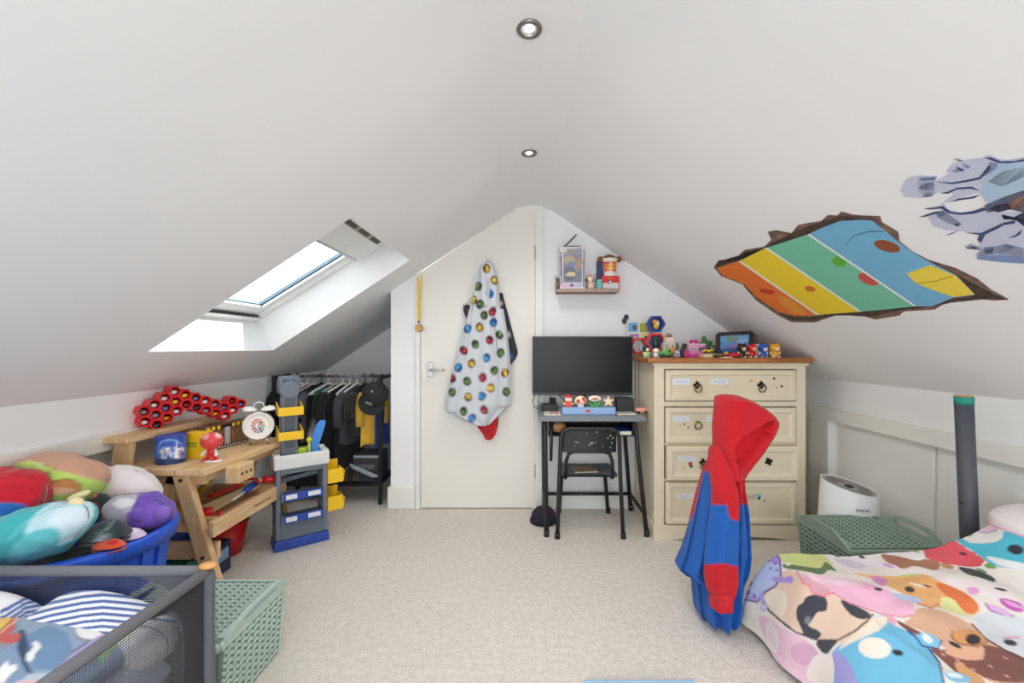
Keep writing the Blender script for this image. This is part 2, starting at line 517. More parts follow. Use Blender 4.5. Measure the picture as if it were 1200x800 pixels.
def ring(a0, a1, y0, y1, w, n0, n1, wb=None, wt=None):
    wb = wb or w; wt = wt or w
    m_ = MB()
    wbox(m_, a0, a1, y0, y0 + w, n0, n1); wbox(m_, a0, a1, y1 - w, y1, n0, n1)
    wbox(m_, a0, a0 + wb, y0 + w, y1 - w, n0, n1); wbox(m_, a1 - wt, a1, y0 + w, y1 - w, n0, n1)
    return m_
wroot = struct('window_1', ring(-0.02, SL + 0.02, IY0 - 0.02, IY1 + 0.02, 0.062, -0.004, 0.045, 0.065, 0.06), m_upvc, bevel=0.003)
struct('sash', ring(0.05, SL - 0.045, IY0 + 0.048, IY1 - 0.048, 0.042, 0.012, 0.050, 0.075, 0.06), m_upvc, wroot, 0.004)
m_grey = mat('grey_aluminium', '#9aa7b2', 0.35, 0.03, metallic=0.6)
struct('glazing_gasket', ring(0.122, SL - 0.105, IY0 + 0.089, IY1 - 0.089, 0.008, 0.032, 0.046), mat('blue_grey_seal', '#7f9bb0', 0.5), wroot)
struct('cladding', ring(0.118, SL - 0.10, IY0 + 0.083, IY1 - 0.083, 0.007, 0.026, 0.052), mat('black_rubber', '#2b2f36', 0.6), wroot)
mg = bpy.data.materials.new('window_glass'); mg.use_nodes = True
nt = mg.node_tree; nt.nodes.clear()
out = nt.nodes.new('ShaderNodeOutputMaterial'); mx = nt.nodes.new('ShaderNodeMixShader'); tr = nt.nodes.new('ShaderNodeBsdfTransparent'); gl = nt.nodes.new('ShaderNodeBsdfGlossy'); fr = None
tr.inputs['Color'].default_value = (0.97, 0.985, 0.985, 1); gl.inputs['Roughness'].default_value = 0.02; mx.inputs[0].default_value = 0.05
nt.links.new(tr.outputs[0], mx.inputs[1]); nt.links.new(gl.outputs[0], mx.inputs[2]); nt.links.new(mx.outputs[0], out.inputs[0])
struct('frame_gap', wbox(MB(), 0.044, 0.052, IY0 + 0.03, IY1 - 0.03, -0.006, 0.012), mat('black_rubber', '#2b2f36', 0.6), wroot)
struct('pane', wbox(MB(), 0.12, SL - 0.10, IY0 + 0.085, IY1 - 0.085, 0.036, 0.040), mg, wroot)
# vent flap with its slots along the head of the window
mv = mat('vent_olive_shadow', '#4d4636', 0.6)
vent = struct('vent_bar', wbox(MB(), SL - 0.012, SL + 0.045, IY0 + 0.005, IY1 - 0.14, -0.045, -0.004), mat('vent_beige_metal', '#a79f8c', 0.45, metallic=0.3), wroot, 0.004)
for k in range(4):
    y0 = IY0 + 0.10 + k * 0.165
    struct('vent_slot', wbox(MB(), SL - 0.003, SL + 0.030, y0, y0 + 0.115, -0.0475, -0.044), mv, vent)
struct('vent_flap', wbox(MB(), SL - 0.175, SL - 0.015, IY0 + 0.02, IY1 - 0.03, -0.028, -0.004), m_upvc, wroot, 0.006)
struct('control_bar', wbox(MB(), SL - 0.196, SL - 0.172, IY0 + 0.03, IY1 - 0.03, -0.020, -0.002), mat('pale_grey_bar', '#b8bfc2', 0.4, metallic=0.3), wroot, 0.004)
for yy in (IY0 + 0.02, IY1 - 0.02):
    struct('screw_cap', MB().cyl(IB + al * 0.05 + Vector((0, yy - 0.01, 0)) - nn * 0.006, IB + al * 0.05 + Vector((0, yy - 0.01, 0)), 0.008, n=12), m_grey, wroot)

# --- door leaf, hinges, lever handle, frame
m_door = mat('cream_door_paint', '#e6e3dc', 0.42, 0.01, 4)
m_chrome = mat('brushed_chrome', '#c3c6c8', 0.25, 0.03, metallic=1.0)
g = 0.004
lp = [(DX0 + g, 0.006), (DX1 - g, 0.006), (DX1 - g, dpoly[3].z - g), (dpoly[2].x, dpoly[2].z - g), (DX0 + g, dpoly[1].z - g * 1.5)]
door = struct('door_1', MB().prism(lp, (0, D - 0.012, 0), (1, 0, 0), (0, 0, 1), (0, 0.04, 0)), m_door, bevel=0.003)
hx = W(504, 433, D - 0.02)
struct('door_handle', MB().tube([hx + Vector((0.01, -0.01, 0.0)), hx + Vector((0.012, -0.05, 0.0)), hx + Vector((0.03, -0.055, 0.0)), hx + Vector((0.085, -0.052, -0.006)), hx + Vector((0.112, -0.05, 0.0))], [0.010, 0.010, 0.010, 0.008, 0.007], 12), m_chrome, door)
struct('handle_plate', MB().box(hx + Vector((0.0, 0.004, 0.0)), (0.042, 0.008, 0.105)), m_chrome, door, 0.003)
for py in (296, 552):
    h = W(627.5, py, D - 0.014)
    struct('hinge', MB().cyl(h + Vector((0.002, 0, -0.05)), h + Vector((0.002, 0, 0.05)), 0.007, n=10).box(h + Vector((0.004, 0.003, 0)), (0.028, 0.003, 0.10)), mat('satin_steel', '#b7b4ae', 0.35, metallic=0.8), door)
mb = MB()
def frame_bar(p, q, w):
    p, q = Vector(p), Vector(q); d = (q - p).normalized(); sd = Vector((-d.z, 0, d.x)) * w
    mb.hexa([p, q, q + sd, p + sd] + [v + Vector((0, -0.024, 0)) for v in (p, q, q + sd, p + sd)])
fx = W(637, 400, D).x
ztop = dpoly[2].z
frame_bar((fx, D, 0), (fx, D, ztop), fx - DX1)
frame_bar((dpoly[2].x, D, ztop), (fx, D, ztop), 0.040)
frame_bar((DX0 - 0.03, D, dsl(DX0 - 0.03)), (dpoly[2].x, D, ztop), 0.040)
frame_bar((DX0, D, 0), (DX0, D, dpoly[1].z), 0.032)
struct('trim_door_frame', mb, m_trim, bevel=0.004)
struct('trim_door_leak_block', MB().bx(DX0 - 0.06, DX1 + 0.06, D + 0.03, D + 0.05, 0.0, 1.60).prism([(DX0 - 0.06, 1.60), (DX1 + 0.06, 1.60), (DX1 + 0.06, ztop + 0.03), (dpoly[2].x, ztop + 0.03), (DX0 - 0.06, dpoly[1].z)], (0, D + 0.03, 0), (1, 0, 0), (0, 0, 1), (0, 0.02, 0)), m_trim)  # backing board added behind the leaf to block light leaking past its edge

# --- downlights let into the ridge, each with its lamp
m_steel = mat('downlight_steel', '#8f8b84', 0.3, 0.05, metallic=0.9)
m_lamp = bpy.data.materials.new('lamp_glow'); m_lamp.use_nodes = True
bs = m_lamp.node_tree.nodes['Principled BSDF']; bs.inputs['Emission Color'].default_value = (1, 0.90, 0.76, 1); bs.inputs['Emission Strength'].default_value = 5
def beam(x, y, power):
    d = bpy.data.lights.new('ridge_spot', 'SPOT'); d.energy = power; d.spot_size = math.radians(150); d.spot_blend = 0.8; d.shadow_soft_size = 0.10; d.color = (1.0, 0.955, 0.90)
    l = bpy.data.objects.new('ridge_spot', d); COL.objects.link(l); l.location = (x, y, 2.11)
def downlight(x, y, label, tilt):
    z = 2.150
    t = thing('ceiling_light', label, 'light', (x, y, z), 'recessed downlights along the ridge')
    Mt = Matrix.Rotation(tilt, 3, 'Y')
    obj('trim_ring', MB().lathe([(0.026, -0.001), (0.028, -0.008), (0.038, -0.009), (0.041, -0.004), (0.041, 0.0)], (x, y, z), 32, Mt, cap=False), m_steel, t)
    obj('reflector', MB().lathe([(0.027, -0.006), (0.022, 0.001), (0.0155, 0.004)], (x, y, z), 28, Mt, cap=False), m_chrome, t)
    obj('lamp', MB().lathe([(0.0, -0.0055), (0.009, -0.0052), (0.0150, -0.004), (0.0155, 0.004)], (x, y, z), 24, Mt, cap=False), m_lamp, t)
    beam(x, y, 25)
downlight(0.0, 1.34, 'larger, nearer steel downlight recessed in the ridge at the top of the photo', 0)
downlight(0.0, 2.20, 'smaller, farther steel downlight recessed in the ridge above the door', 0)
for yy in (0.48, -0.38, -1.24): beam(0.0, yy, 29)      # unseen spots added along the ridge, out of frame, to brighten the floor
# ================================================================= LEFT SIDE
m_pine = wood('pine', '#e6c69c', '#d2aa78', 1)
m_pine_x = wood('pine_cross', '#e4c296', '#cfa576', 0)
m_pine_z = wood('pine_upright', '#e7c79a', '#d2a874', 2)
m_bolt = mat('dark_bolt', '#4a4038', 0.4, 0.1, metallic=0.7)
m_black = mat('black_plastic', '#1b1c1f', 0.45, 0.08)
m_blackmetal = mat('black_paint_metal', '#202124', 0.4, 0.1, metallic=0.2)

# ----------------------------------------------------------------- toy workbench
BY0, BY1 = 1.93, 2.57
wb = thing('toy_workbench', 'pine toy workbench with a back shelf standing along the left knee wall', 'workbench', (-1.66, 2.25, 0))
for x0, x1 in ((-1.88, -1.735), (-1.73, -1.585), (-1.58, -1.44)):
    obj('plank', MB().bx(x0, x1, BY0 - 0.03, BY1, 0.572, 0.604), m_pine, wb, 0.005)
for y in (BY0 + 0.045, BY1 - 0.07):
    obj('apron', MB().bx(-1.84, -1.49, y - 0.012, y + 0.012, 0.515, 0.572), m_pine_x, wb, 0.003)
obj('front_rail', MB().bx(-1.515, -1.49, BY0 + 0.05, BY1 - 0.08, 0.525, 0.572), m_pine, wb, 0.003)
def leg(y, xt, xb, w=0.068):
    d = Vector((xb - xt, 0, -0.575)).normalized(); sd = Vector((-d.z, 0, d.x)) * w / 2
    t_, b_ = Vector((xt, y, 0.575)), Vector((xb, y, 0.0)); th = Vector((0, 0.032, 0))
    def at(v, off, z): q = v + off; k = (z - q.z) / d.z; return q + d * k
    a, b = at(t_, sd, 0.572), at(t_, -sd, 0.572); c, e = at(b_, -sd, 0.0), at(b_, sd, 0.0)
    return MB().hexa([e, c, c + th, e + th, a, b, b + th, a + th])
for y, xt_, xb_ in ((BY0, -1.585, -1.415), (BY1 - 0.05, -1.50, -1.465)):
    obj('leg', leg(y, xt_, xb_), m_pine_z, wb, 0.004)
    obj('leg', leg(y + 0.033, -1.63, -1.83, 0.06), m_pine_z, wb, 0.004)
for p in ((-1.575, 0.545), (-1.475, 0.195), (-1.445, 0.165), (-1.525, 0.185)):
    obj('bolt', MB().cyl((p[0], BY0 - 0.006, p[1]), (p[0], BY0 + 0.004, p[1]), 0.0075, n=10), m_bolt, wb)
obj('cross_board', MB().bx(-1.80, -1.44, BY0 + 0.04, BY0 + 0.065, 0.165, 0.245), m_pine_x, wb, 0.003)
# lower tray: floor boards and rims
tray = obj('lower_tray', MB().bx(-1.80, -1.43, BY0 + 0.02, BY1 - 0.12, 0.300, 0.312), m_pine, wb, 0.002)
obj('tray_front', MB().bx(-1.435, -1.412, BY0 - 0.02, BY1 - 0.12, 0.293, 0.366), m_pine, wb, 0.003)
obj('tray_back', MB().bx(-1.81, -1.79, BY0 + 0.02, BY1 - 0.12, 0.300, 0.366), m_pine, wb, 0.003)
obj('tray_end', MB().bx(-1.79, -1.435, BY0 + 0.07, BY0 + 0.085, 0.312, 0.35), m_pine_x, wb, 0.003)
obj('tray_end', MB().bx(-1.79, -1.435, BY1 - 0.135, BY1 - 0.12, 0.312, 0.366), m_pine_x, wb, 0.003)
tx = text('Melissa & Doug', 0.022, (-1.4112, 2.26, 0.33), (0, 1, 0), (0, 0, 1), mat('burnt_brown_ink', '#7d5a3a', 0.7), wb)
# vise
vb = obj('vise_jaw', MB().bx(-1.44, -1.375, 2.02, 2.135, 0.50, 0.582), m_pine, wb, 0.005)
for k in range(3):
    obj('peg_hole', MB().cyl((-1.3755, 2.045 + k * 0.032, 0.541), (-1.3735, 2.045 + k * 0.032, 0.541), 0.007, n=10), m_bolt, vb)
# raised back shelf
obj('back_shelf', MB().bx(-1.905, -1.79, BY0 - 0.03, BY1, 0.715, 0.745), m_pine, wb, 0.005)
for y in (BY0 + 0.0, 2.30, BY1 - 0.06):
    obj('shelf_post', MB().hexa([(-1.895, y, 0.604), (-1.815, y, 0.604), (-1.815, y + 0.028, 0.604), (-1.895, y + 0.028, 0.604), (-1.88, y, 0.715), (-1.80, y, 0.715), (-1.80, y + 0.028, 0.715), (-1.88, y + 0.028, 0.715)]), m_pine_z, wb, 0.003)

# --- things on the workbench
m_red = mat('glossy_red_plastic', '#d5202a', 0.35, 0.05)
m_white_p = mat('white_plastic', '#eceae6', 0.35, 0.02)
m_yellow = mat('yellow_plastic', '#f2c313', 0.4, 0.04)
m_blue = mat('blue_plastic', '#1f4fb5', 0.4, 0.05)

# hexagon rack of miniature cars
nrm = Vector((0.88, -0.475, 0)); tl = math.radians(4.7)
ax0 = Vector((0.475, 0.88, 0)); up = Vector((0, 0, 1))
ax = ax0 * math.cos(tl) + up * math.sin(tl); upr = up * math.cos(tl) - ax0 * math.sin(tl)
hr = thing('hexagon_rack', 'red honeycomb rack of toy cars lying on the workbench back shelf', 'rack', (-1.86, 2.30, 0.745))
cols = [(0, -2), (1, -1, -3), (2, 0, -2), (3, 1, -1), (2, 0), (1, -1), (0, -2), (-1, -3), (-2, -4), (-1, -3), (-2,)]
pitch = 0.0505; rnd = random.Random(3)
rack_o = Vector((-1.895, 2.085, 0.772 + 0.064))
car_cols = ['#e0c020', '#8a8f94', '#3a3a3d', '#5a6f9a', '#d8d8d8', '#c98a2a', '#7a2222']
m_cars = [mat('toy_car_paint_%s' % c[1:], c, 0.3) for c in car_cols]
def hexa_ring(mb, c, R, r, dep):
    vs = []
    for q in (0, 1):
        for rad in (R, r):
            for k in range(6):
                a = PI / 6 * (2 * k)
                vs.append(c + ax * math.cos(a) * rad + upr * math.sin(a) * rad + nrm * (dep if q else 0))
    f = []
    for k in range(6):
        l = (k + 1) % 6
        f += [(12 + k, 12 + l, 18 + l, 18 + k), (k, 6 + k, 6 + l, l), (k, l, 12 + l, 12 + k), (6 + k, 18 + k, 18 + l, 6 + l)]
    f.append((6, 7, 8, 9, 10, 11))
    return mb.add(vs, f)
for i, col_ in enumerate(cols):
  for j in col_:
    c = rack_o + ax * (i * pitch * 0.866) + upr * (j * pitch / 2)
    cell = obj('cell', hexa_ring(MB(), c - nrm * 0.035, 0.0287, 0.022, 0.07), m_red, hr)
    obj('toy_car', MB().ell(c + nrm * 0.005 - up * 0.006, (0.015, 0.028, 0.011), Matrix((ax, nrm, up)).transposed(), 10, 6, 0.7).bx(c.x - 0.001, c.x + 0.001, c.y - 0.001, c.y + 0.001, c.z - 0.02, c.z - 0.015), m_cars[rnd.randrange(len(m_cars))], cell)

# blue printed tin
def tin(c, r, h):
    t = thing('storage_tin', 'round blue tin printed with white towers, at the near end of the workbench', 'tin', c)
    b = MB().loft([[c + Vector((r * math.cos(2 * PI * k / 96), r * math.sin(2 * PI * k / 96), h * q / 48)) for k in range(96)] for q in range(49)])
    o = obj('body', b, print_mat('tin_print', 0.3, coat=0.3), t)
    sh = [('v', lambda x, y: y > 523, '#3d74c8')]
    rr = random.Random(5)
    sh += [('l', [(186, 522), (190, 517), (198, 515), (207, 516), (213, 521)], 1.4, '#8fb6e8')]
    for k in range(34):
        x = 187 + rr.random() * 28
        sh.append(('e', x, 524 + rr.random() * 13, 0.8 + rr.random() * 1.6, 1.0 + rr.random() * 2.0, 0, rr.choice(['#e8ecf4', '#c8d4ea', '#9a8fb8', '#3b4f86', '#f4f4f6', '#b79cae'])))
    sh += [('p', [(189, 538), (190.7, 520), (192.4, 538)], '#d9c9a0'), ('p', [(204, 537), (207, 516), (210, 537)], '#eef1f7'), ('v', lambda x, y: y > 537.5, '#223a6e')]
    paint(o, '#2a55b8', sh)
    obj('rim', MB().tube([c + Vector((r * math.cos(2 * PI * k / 32), r * math.sin(2 * PI * k / 32), h)) for k in range(32)], 0.003, 6, closed=True), m_blue, t)
    obj('lid', MB().lathe([(0.0, h - 0.008), (r - 0.004, h - 0.008), (r - 0.001, h - 0.002)], c, 40, cap=False), m_blue, t)
c = W(200.5, 538, 2.02); c.z = 0.604
tin(c, 0.059, 0.125)
# yellow box
yc = W(232, 530, 2.12); yc.z = 0.604
yb = thing('yellow_box', 'small square yellow box beside the blue tin on the workbench', 'box', yc)
obj('carton', MB().box(yc + Vector((0, 0, 0.058)), (0.088, 0.075, 0.116)), m_yellow, yb, 0.004)
obj('lid', MB().box(yc + Vector((0, 0, 0.119)), (0.091, 0.078, 0.008)), m_yellow, yb, 0.003)
for k, w_ in enumerate((0.012, 0.012, 0.012)):
    obj('green_print', MB().box(yc + Vector((-0.014 + 0.015 * k, -0.0378, 0.074)), (0.011, 0.0008, 0.009)).box(yc + Vector((-0.014 + 0.015 * k, -0.0378, 0.061)), (0.010, 0.0008, 0.010)), mat('green_ink', '#3e8a34', 0.6), yb)
# red and white toy figure (plain stand-in)
fc = W(248, 532, 2.05); fc.z = 0.604
fg = thing('toy_figure', 'red and white big-headed toy figure in front of the brown box on the workbench', 'toy', fc)
m_fred = print_mat('figure_paint', 0.35)
o = obj('head', MB().ell(fc + Vector((0, 0, 0.093)), (0.048, 0.042, 0.042), None, 40, 28), m_fred, fg)
paint(o, '#d8403e', [('e', 240, 510, 5, 5, 0, '#e9a29a'), ('e', 257, 507, 4.5, 6, 10, '#f0c4bd'), ('e', 248, 502, 6, 2, 0, '#efb9b2')])
obj('body', MB().ell(fc + Vector((0, 0, 0.04)), (0.020, 0.017, 0.026), None, 16, 10).cyl(fc + Vector((0, 0, 0.055)), fc + Vector((0, 0, 0.065)), 0.011), m_red, fg)
for s in (-1, 1):
    obj('arm', MB().tube([fc + Vector((s * 0.018, -0.002, 0.052)), fc + Vector((s * 0.032, -0.012, 0.036)), fc + Vector((s * 0.033, -0.018, 0.026))], [0.008, 0.007, 0.008], 8), m_white_p, fg)
    obj('leg', MB().tube([fc + Vector((s * 0.011, 0, 0.028)), fc + Vector((s * 0.019, -0.003, 0.008))], [0.010, 0.009], 8).ell(fc + Vector((s * 0.022, -0.010, 0.007)), (0.012, 0.019, 0.007)), m_red, fg)
obj('base', MB().lathe([(0.0, 0.0), (0.034, 0.0), (0.034, 0.004), (0.0, 0.004)], fc + Vector((0.016, -0.012, 0)), 20, None, 1.2, 0.8), m_white_p, fg)
# brown display box with hazard tape stripes
b0, b1 = W(240, 525, 2.18), W(292, 515, 2.46); b0.z = b1.z = 0.604
e1 = (b1 - b0).normalized(); e2 = Vector((-e1.y, e1.x, 0))
db = thing('display_box', 'brown toy box edged with black and yellow stripes, at the back of the workbench', 'box', (b0 + b1) / 2)
L = (b1 - b0).length
bm_ = mat('brown_card', '#6b4632', 0.6, 0.35, 40)
obj('carton', MB().hexa([b0, b1, b1 + e2 * 0.07, b0 + e2 * 0.07] + [v + Vector((0, 0, 0.128)) for v in (b0, b1, b1 + e2 * 0.07, b0 + e2 * 0.07)]), bm_, db, 0.002)
def patch(mb, s0, s1, z0, z1, off=0.001):
    p = [b0 + e1 * s0, b0 + e1 * s1]
    mb.hexa([p[0] - e2 * off + up * z0, p[1] - e2 * off + up * z0, p[1] + up * z0, p[0] + up * z0, p[0] - e2 * off + up * z1, p[1] - e2 * off + up * z1, p[1] + up * z1, p[0] + up * z1]); return mb
obj('stripe_band', patch(MB(), 0.0, L, 0.108, 0.128), m_black, db)
for k in range(9):
    s0 = 0.008 + k * L / 9
    if 3 <= k <= 4: continue
    obj('yellow_stripe', patch(MB(), s0, s0 + 0.020, 0.109, 0.127, 0.0016), m_yellow, db)
obj('window_card', patch(MB(), L * 0.42, L * 0.54, 0.02, 0.112, 0.0015), mat('silver_card', '#b9bcc0', 0.4, 0.1), db)
obj('photo_print', patch(MB(), L * 0.58, L * 0.98, 0.02, 0.10, 0.0014), mat('sand_scene_print', '#8a6a48', 0.6, 0.6, 60), db)
obj('photo_print', patch(MB(), L * 0.05, L * 0.38, 0.02, 0.10, 0.0014), mat('rust_scene_print', '#7a4a35', 0.6, 0.5, 50), db)
for k in range(16):
    obj('white_dash', patch(MB(), 0.01 + k * L / 16, 0.01 + k * L / 16 + L / 32, 0.006, 0.014, 0.0016), m_white_p, db)
obj('base_band', patch(MB(), 0.0, L, 0.002, 0.018, 0.0008), m_black, db)
# alarm clock
cc = W(303.5, 498, 2.38); cz = cc.z
an = Vector((0.36, -0.93, 0)).normalized(); ar = Vector((-an.y, an.x, 0)); CM = Matrix((ar, up, an)).transposed()
ac = thing('alarm_clock', 'round white twin-bell alarm clock at the far end of the workbench', 'clock', (cc.x, cc.y, 0.604))
obj('case', MB().lathe([(0.0, -0.03), (0.062, -0.03), (0.073, -0.02), (0.076, 0.0), (0.076, 0.022), (0.072, 0.028), (0.068, 0.024), (0.0, 0.022)], cc, 40, CM, cap=False), m_white_p, ac)
fo = obj('dial', MB().lathe([(r_, 0.0235) for r_ in [0.0] + [0.066 * (q + 1) / 22 for q in range(22)]], cc, 96, CM, cap=False), print_mat('dial_print', 0.4), ac)
sh = []
pcx, pcy = CX + F * (cc.x + an.x * 0.0235) / (cc.y + an.y * 0.0235), CY + F * (EYE - cz) / (cc.y + an.y * 0.0235)
hue = ['#d8504a', '#d98a4a', '#c9b04a', '#7aa860', '#5a9a8a', '#5a86b8', '#6a6ab0', '#8a62a8', '#b05a90', '#c85a70', '#d04a50', '#d8484a']
for k in range(12):
    a = 2 * PI * k / 12
    sh.append(('e', pcx + 6.8 * math.sin(a), pcy - 7.4 * math.cos(a), 1.5, 1.5, 0, hue[k]))
    sh.append(('e', pcx + 4.2 * math.sin(a + .25), pcy - 4.6 * math.cos(a + .25), 1.2, 1.2, 0, hue[(k * 5) % 12]))
paint(fo, '#f3f1ec', sh)
for hd, ln in ((0.7, 0.030), (2.6, 0.042)):
    obj('hand', MB().bar(cc + an * 0.025, cc + an * 0.025 + (ar * math.sin(hd) + up * math.cos(hd)) * ln, 0.004, 0.0015, an), m_black, ac)
for s in (-1, 1):
    bc = cc + ar * s * 0.042 + up * 0.083
    bd = (ar * s * 0.45 + up).normalized()
    BM = Matrix((ar, an, bd)).transposed()
    obj('bell', MB().lathe([(0.036, 0.0), (0.036, 0.004), (0.031, 0.016), (0.018, 0.024), (0.0, 0.026)], bc, 24, BM, cap=False), m_white_p, ac)
    obj('bell_post', MB().cyl(cc + ar * s * 0.03 + up * 0.066, bc + bd * 0.03, 0.0035, n=8), m_chrome, ac)
    ft = cc + ar * s * 0.034 - up * 0.066
    obj('foot', MB().cyl(ft, Vector((ft.x + ar.x * s * 0.01, ft.y + ar.y * s * 0.01, 0.604)), 0.005, 0.004, 10), m_chrome, ac)
obj('hammer_handle', MB().tube([cc + ar * -0.025 + up * 0.10, cc + ar * -0.02 + up * 0.122, cc + up * 0.13, cc + ar * 0.02 + up * 0.122, cc + ar * 0.025 + up * 0.10], 0.003, 8), m_white_p, ac)

# --- toy tools in the tray
def tool(name, label, mbs, loc):
    t = thing(name, label, 'toy tool', loc, 'wooden toy tools in the lower tray of the workbench')
    for n_, mb_, mt_, bv in mbs: obj(n_, mb_, mt_, t, bv)
m_lw = wood('light_toy_wood', '#e9d4ae', '#d8bb8c', 1)
z0 = 0.313
tool('toy_saw', 'black-bladed toy saw with a yellow back, tall in the lower tray of the workbench', [
    ('blade', MB().hexa([(-1.775, 2.04, 0.40), (-1.76, 2.04, 0.40), (-1.76, 2.46, 0.47), (-1.775, 2.46, 0.47), (-1.775, 2.04, 0.45), (-1.76, 2.04, 0.45), (-1.76, 2.46, 0.55), (-1.775, 2.46, 0.55)]), m_black, 0.003),
    ('handle', MB().bx(-1.785, -1.75, 2.0, 2.08, z0, 0.46), m_black, 0.008)], (-1.77, 2.2, z0))
tool('toy_ruler', 'yellow toy rule leaning across the lower tray of the workbench', [
    ('rule', MB().bar((-1.66, 2.0, 0.362), (-1.745, 2.42, 0.46), 0.03, 0.008), m_yellow, 0.002), ('stop_block', MB().bx(-1.69, -1.63, 1.99, 2.03, z0, 0.36), m_lw, 0.002)], (-1.68, 2.1, z0))
tool('toy_plank_saw', 'pale wooden toy handsaw with a red handle in the lower tray', [
    ('blade', MB().hexa([(-1.62, 2.06, 0.36), (-1.52, 2.04, 0.355), (-1.50, 2.42, 0.37), (-1.55, 2.43, 0.375), (-1.62, 2.06, 0.366), (-1.52, 2.04, 0.361), (-1.50, 2.42, 0.376), (-1.55, 2.43, 0.381)]), m_lw, 0.002),
    ('handle', MB().box((-1.57, 2.04, 0.345), (0.10, 0.06, 0.06)), m_red, 0.01)], (-1.55, 2.2, z0))
tool('toy_screwdriver', 'toy screwdriver with a blue grip lying across the lower tray', [
    ('grip', MB().tube([(-1.50, 2.25, 0.385), (-1.52, 2.36, 0.392)], [0.015, 0.017], 10), m_blue, 0), ('shaft', MB().tube([(-1.485, 2.14, 0.38), (-1.50, 2.25, 0.385)], 0.006, 8), m_white_p, 0), ('collar', MB().tube([(-1.52, 2.36, 0.392), (-1.525, 2.385, 0.393)], 0.018, 10), m_red, 0)], (-1.5, 2.25, z0))
tool('toy_hammer', 'wooden toy hammer with a red head at the far end of the lower tray', [
    ('head', MB().cyl((-1.50, 2.40, 0.40), (-1.44, 2.43, 0.40), 0.02, n=14), m_red, 0), ('handle', MB().tube([(-1.62, 2.38, 0.385), (-1.47, 2.415, 0.40)], 0.010, 10), m_lw, 0)], (-1.5, 2.4, z0))
tool('toy_spanner', 'flat red toy spanner in the middle of the lower tray', [
    ('handle', MB().bar((-1.66, 2.22, 0.37), (-1.60, 2.44, 0.385), 0.035, 0.012), m_red, 0.003), ('jaw', MB().box((-1.60, 2.455, 0.387), (0.06, 0.03, 0.012)), m_red, 0.003)], (-1.63, 2.3, z0))
tool('toy_block', 'small red toy block at the near end of the lower tray', [('block', MB().box((-1.545, 2.045, 0.335 - 0.0), (0.05, 0.05, 0.044)), m_red, 0.006), ('peg', MB().cyl((-1.545, 2.045, 0.356), (-1.545, 2.045, 0.37), 0.008, n=10), m_red, 0)], (-1.545, 2.045, z0)) if False else None
tool('toy_nut', 'yellow toy nut at the near end of the lower tray', [('nut', MB().lathe([(0.012, 0), (0.028, 0), (0.028, 0.022), (0.012, 0.022), (0.012, 0)], (-1.485, 2.055, z0), 6, cap=False, smooth=False), m_yellow, 0.002), ('bolt', MB().cyl((-1.485, 2.055, z0), (-1.485, 2.055, z0 + 0.045), 0.011, n=12), m_red, 0)], (-1.485, 2.055, z0))

# --- under the workbench
bc = Vector((-1.70, 2.38, 0))
rbk = thing('toy_bucket', 'round red bowl on the carpet under the far end of the workbench', 'bucket', bc)
obj('bowl', MB().lathe([(0.0, 0.0), (0.085, 0.0), (0.115, 0.17), (0.109, 0.17), (0.080, 0.010), (0.0, 0.010)], bc, 32, cap=False), m_red, rbk)
obj('rim', MB().tube([bc + Vector((0.114 * math.cos(2 * PI * k / 32), 0.114 * math.sin(2 * PI * k / 32), 0.17)) for k in range(32)], 0.006, 8, closed=True), m_red, rbk)
def boxed(name, label, cat, c, size, m_, details=(), rot=0.0, bevel=0.003, group=None):
    t = thing(name, label, cat, c, group); Mr = Matrix.Rotation(rot, 3, 'Z')
    c = Vector(c)
    obj('carton', MB().box(c + Vector((0, 0, size[2] / 2)), size, Mr), m_, t, bevel)
    for n_, off, sz, mt_ in details:
        obj(n_, MB().box(c + Mr @ Vector(off), sz, Mr), mt_, t, min(0.001, min(sz) / 3))
    return t
boxed('game_box', 'dark blue box under the workbench beside the red bowl', 'box', (-1.575, 2.16, 0), (0.05, 0.12, 0.155), mat('navy_card', '#1c2748', 0.5), [('label_print', (0.0256, 0.0, 0.095), (0.001, 0.08, 0.06), mat('pale_blue_print', '#7f97b8', 0.5, 0.3, 60))])
boxed('green_box', 'teal box with a barcode lying under the near end of the workbench', 'box', (-1.67, 2.13, 0), (0.12, 0.26, 0.13), mat('teal_card', '#2f7d6c', 0.5, 0.1), [('barcode_label', (0.066, -0.06, 0.07), (0.001, 0.055, 0.05), m_white_p)] + [('barcode_line', (0.0668, -0.08 + 0.0075 * k, 0.07), (0.0006, 0.002 + 0.001 * (k % 2), 0.034), m_black) for k in range(6)], bevel=0.003)
# blue fabric bag
bgm = mat('royal_blue_nylon', '#1d4fae', 0.55, 0.15, 18, 0.4)
bg = MB().ell((-1.79, 2.12, 0.215), (0.055, 0.11, 0.072), None, 28, 20, 0.6)
bgt = thing('blue_bag', 'crumpled royal blue bag standing on the teal box under the workbench', 'bag', (-1.80, 2.12, 0.14))
obj('pouch', bg, bgm, bgt)
obj('handle', MB().tube([(-1.79, 2.06, 0.27), (-1.79, 2.08, 0.288), (-1.79, 2.16, 0.288), (-1.79, 2.18, 0.27)], 0.008, 8), bgm, bgt)
boxed('storage_crate', 'plain dark grey crate pushed under the workbench against the knee wall', 'box', (-1.81, 2.12, 0), (0.10, 0.26, 0.14), mat('charcoal_crate', '#33363b', 0.5), [('lid', (0, 0, 0.14), (0.11, 0.27, 0.008), mat('charcoal_crate', '#33363b', 0.5))])

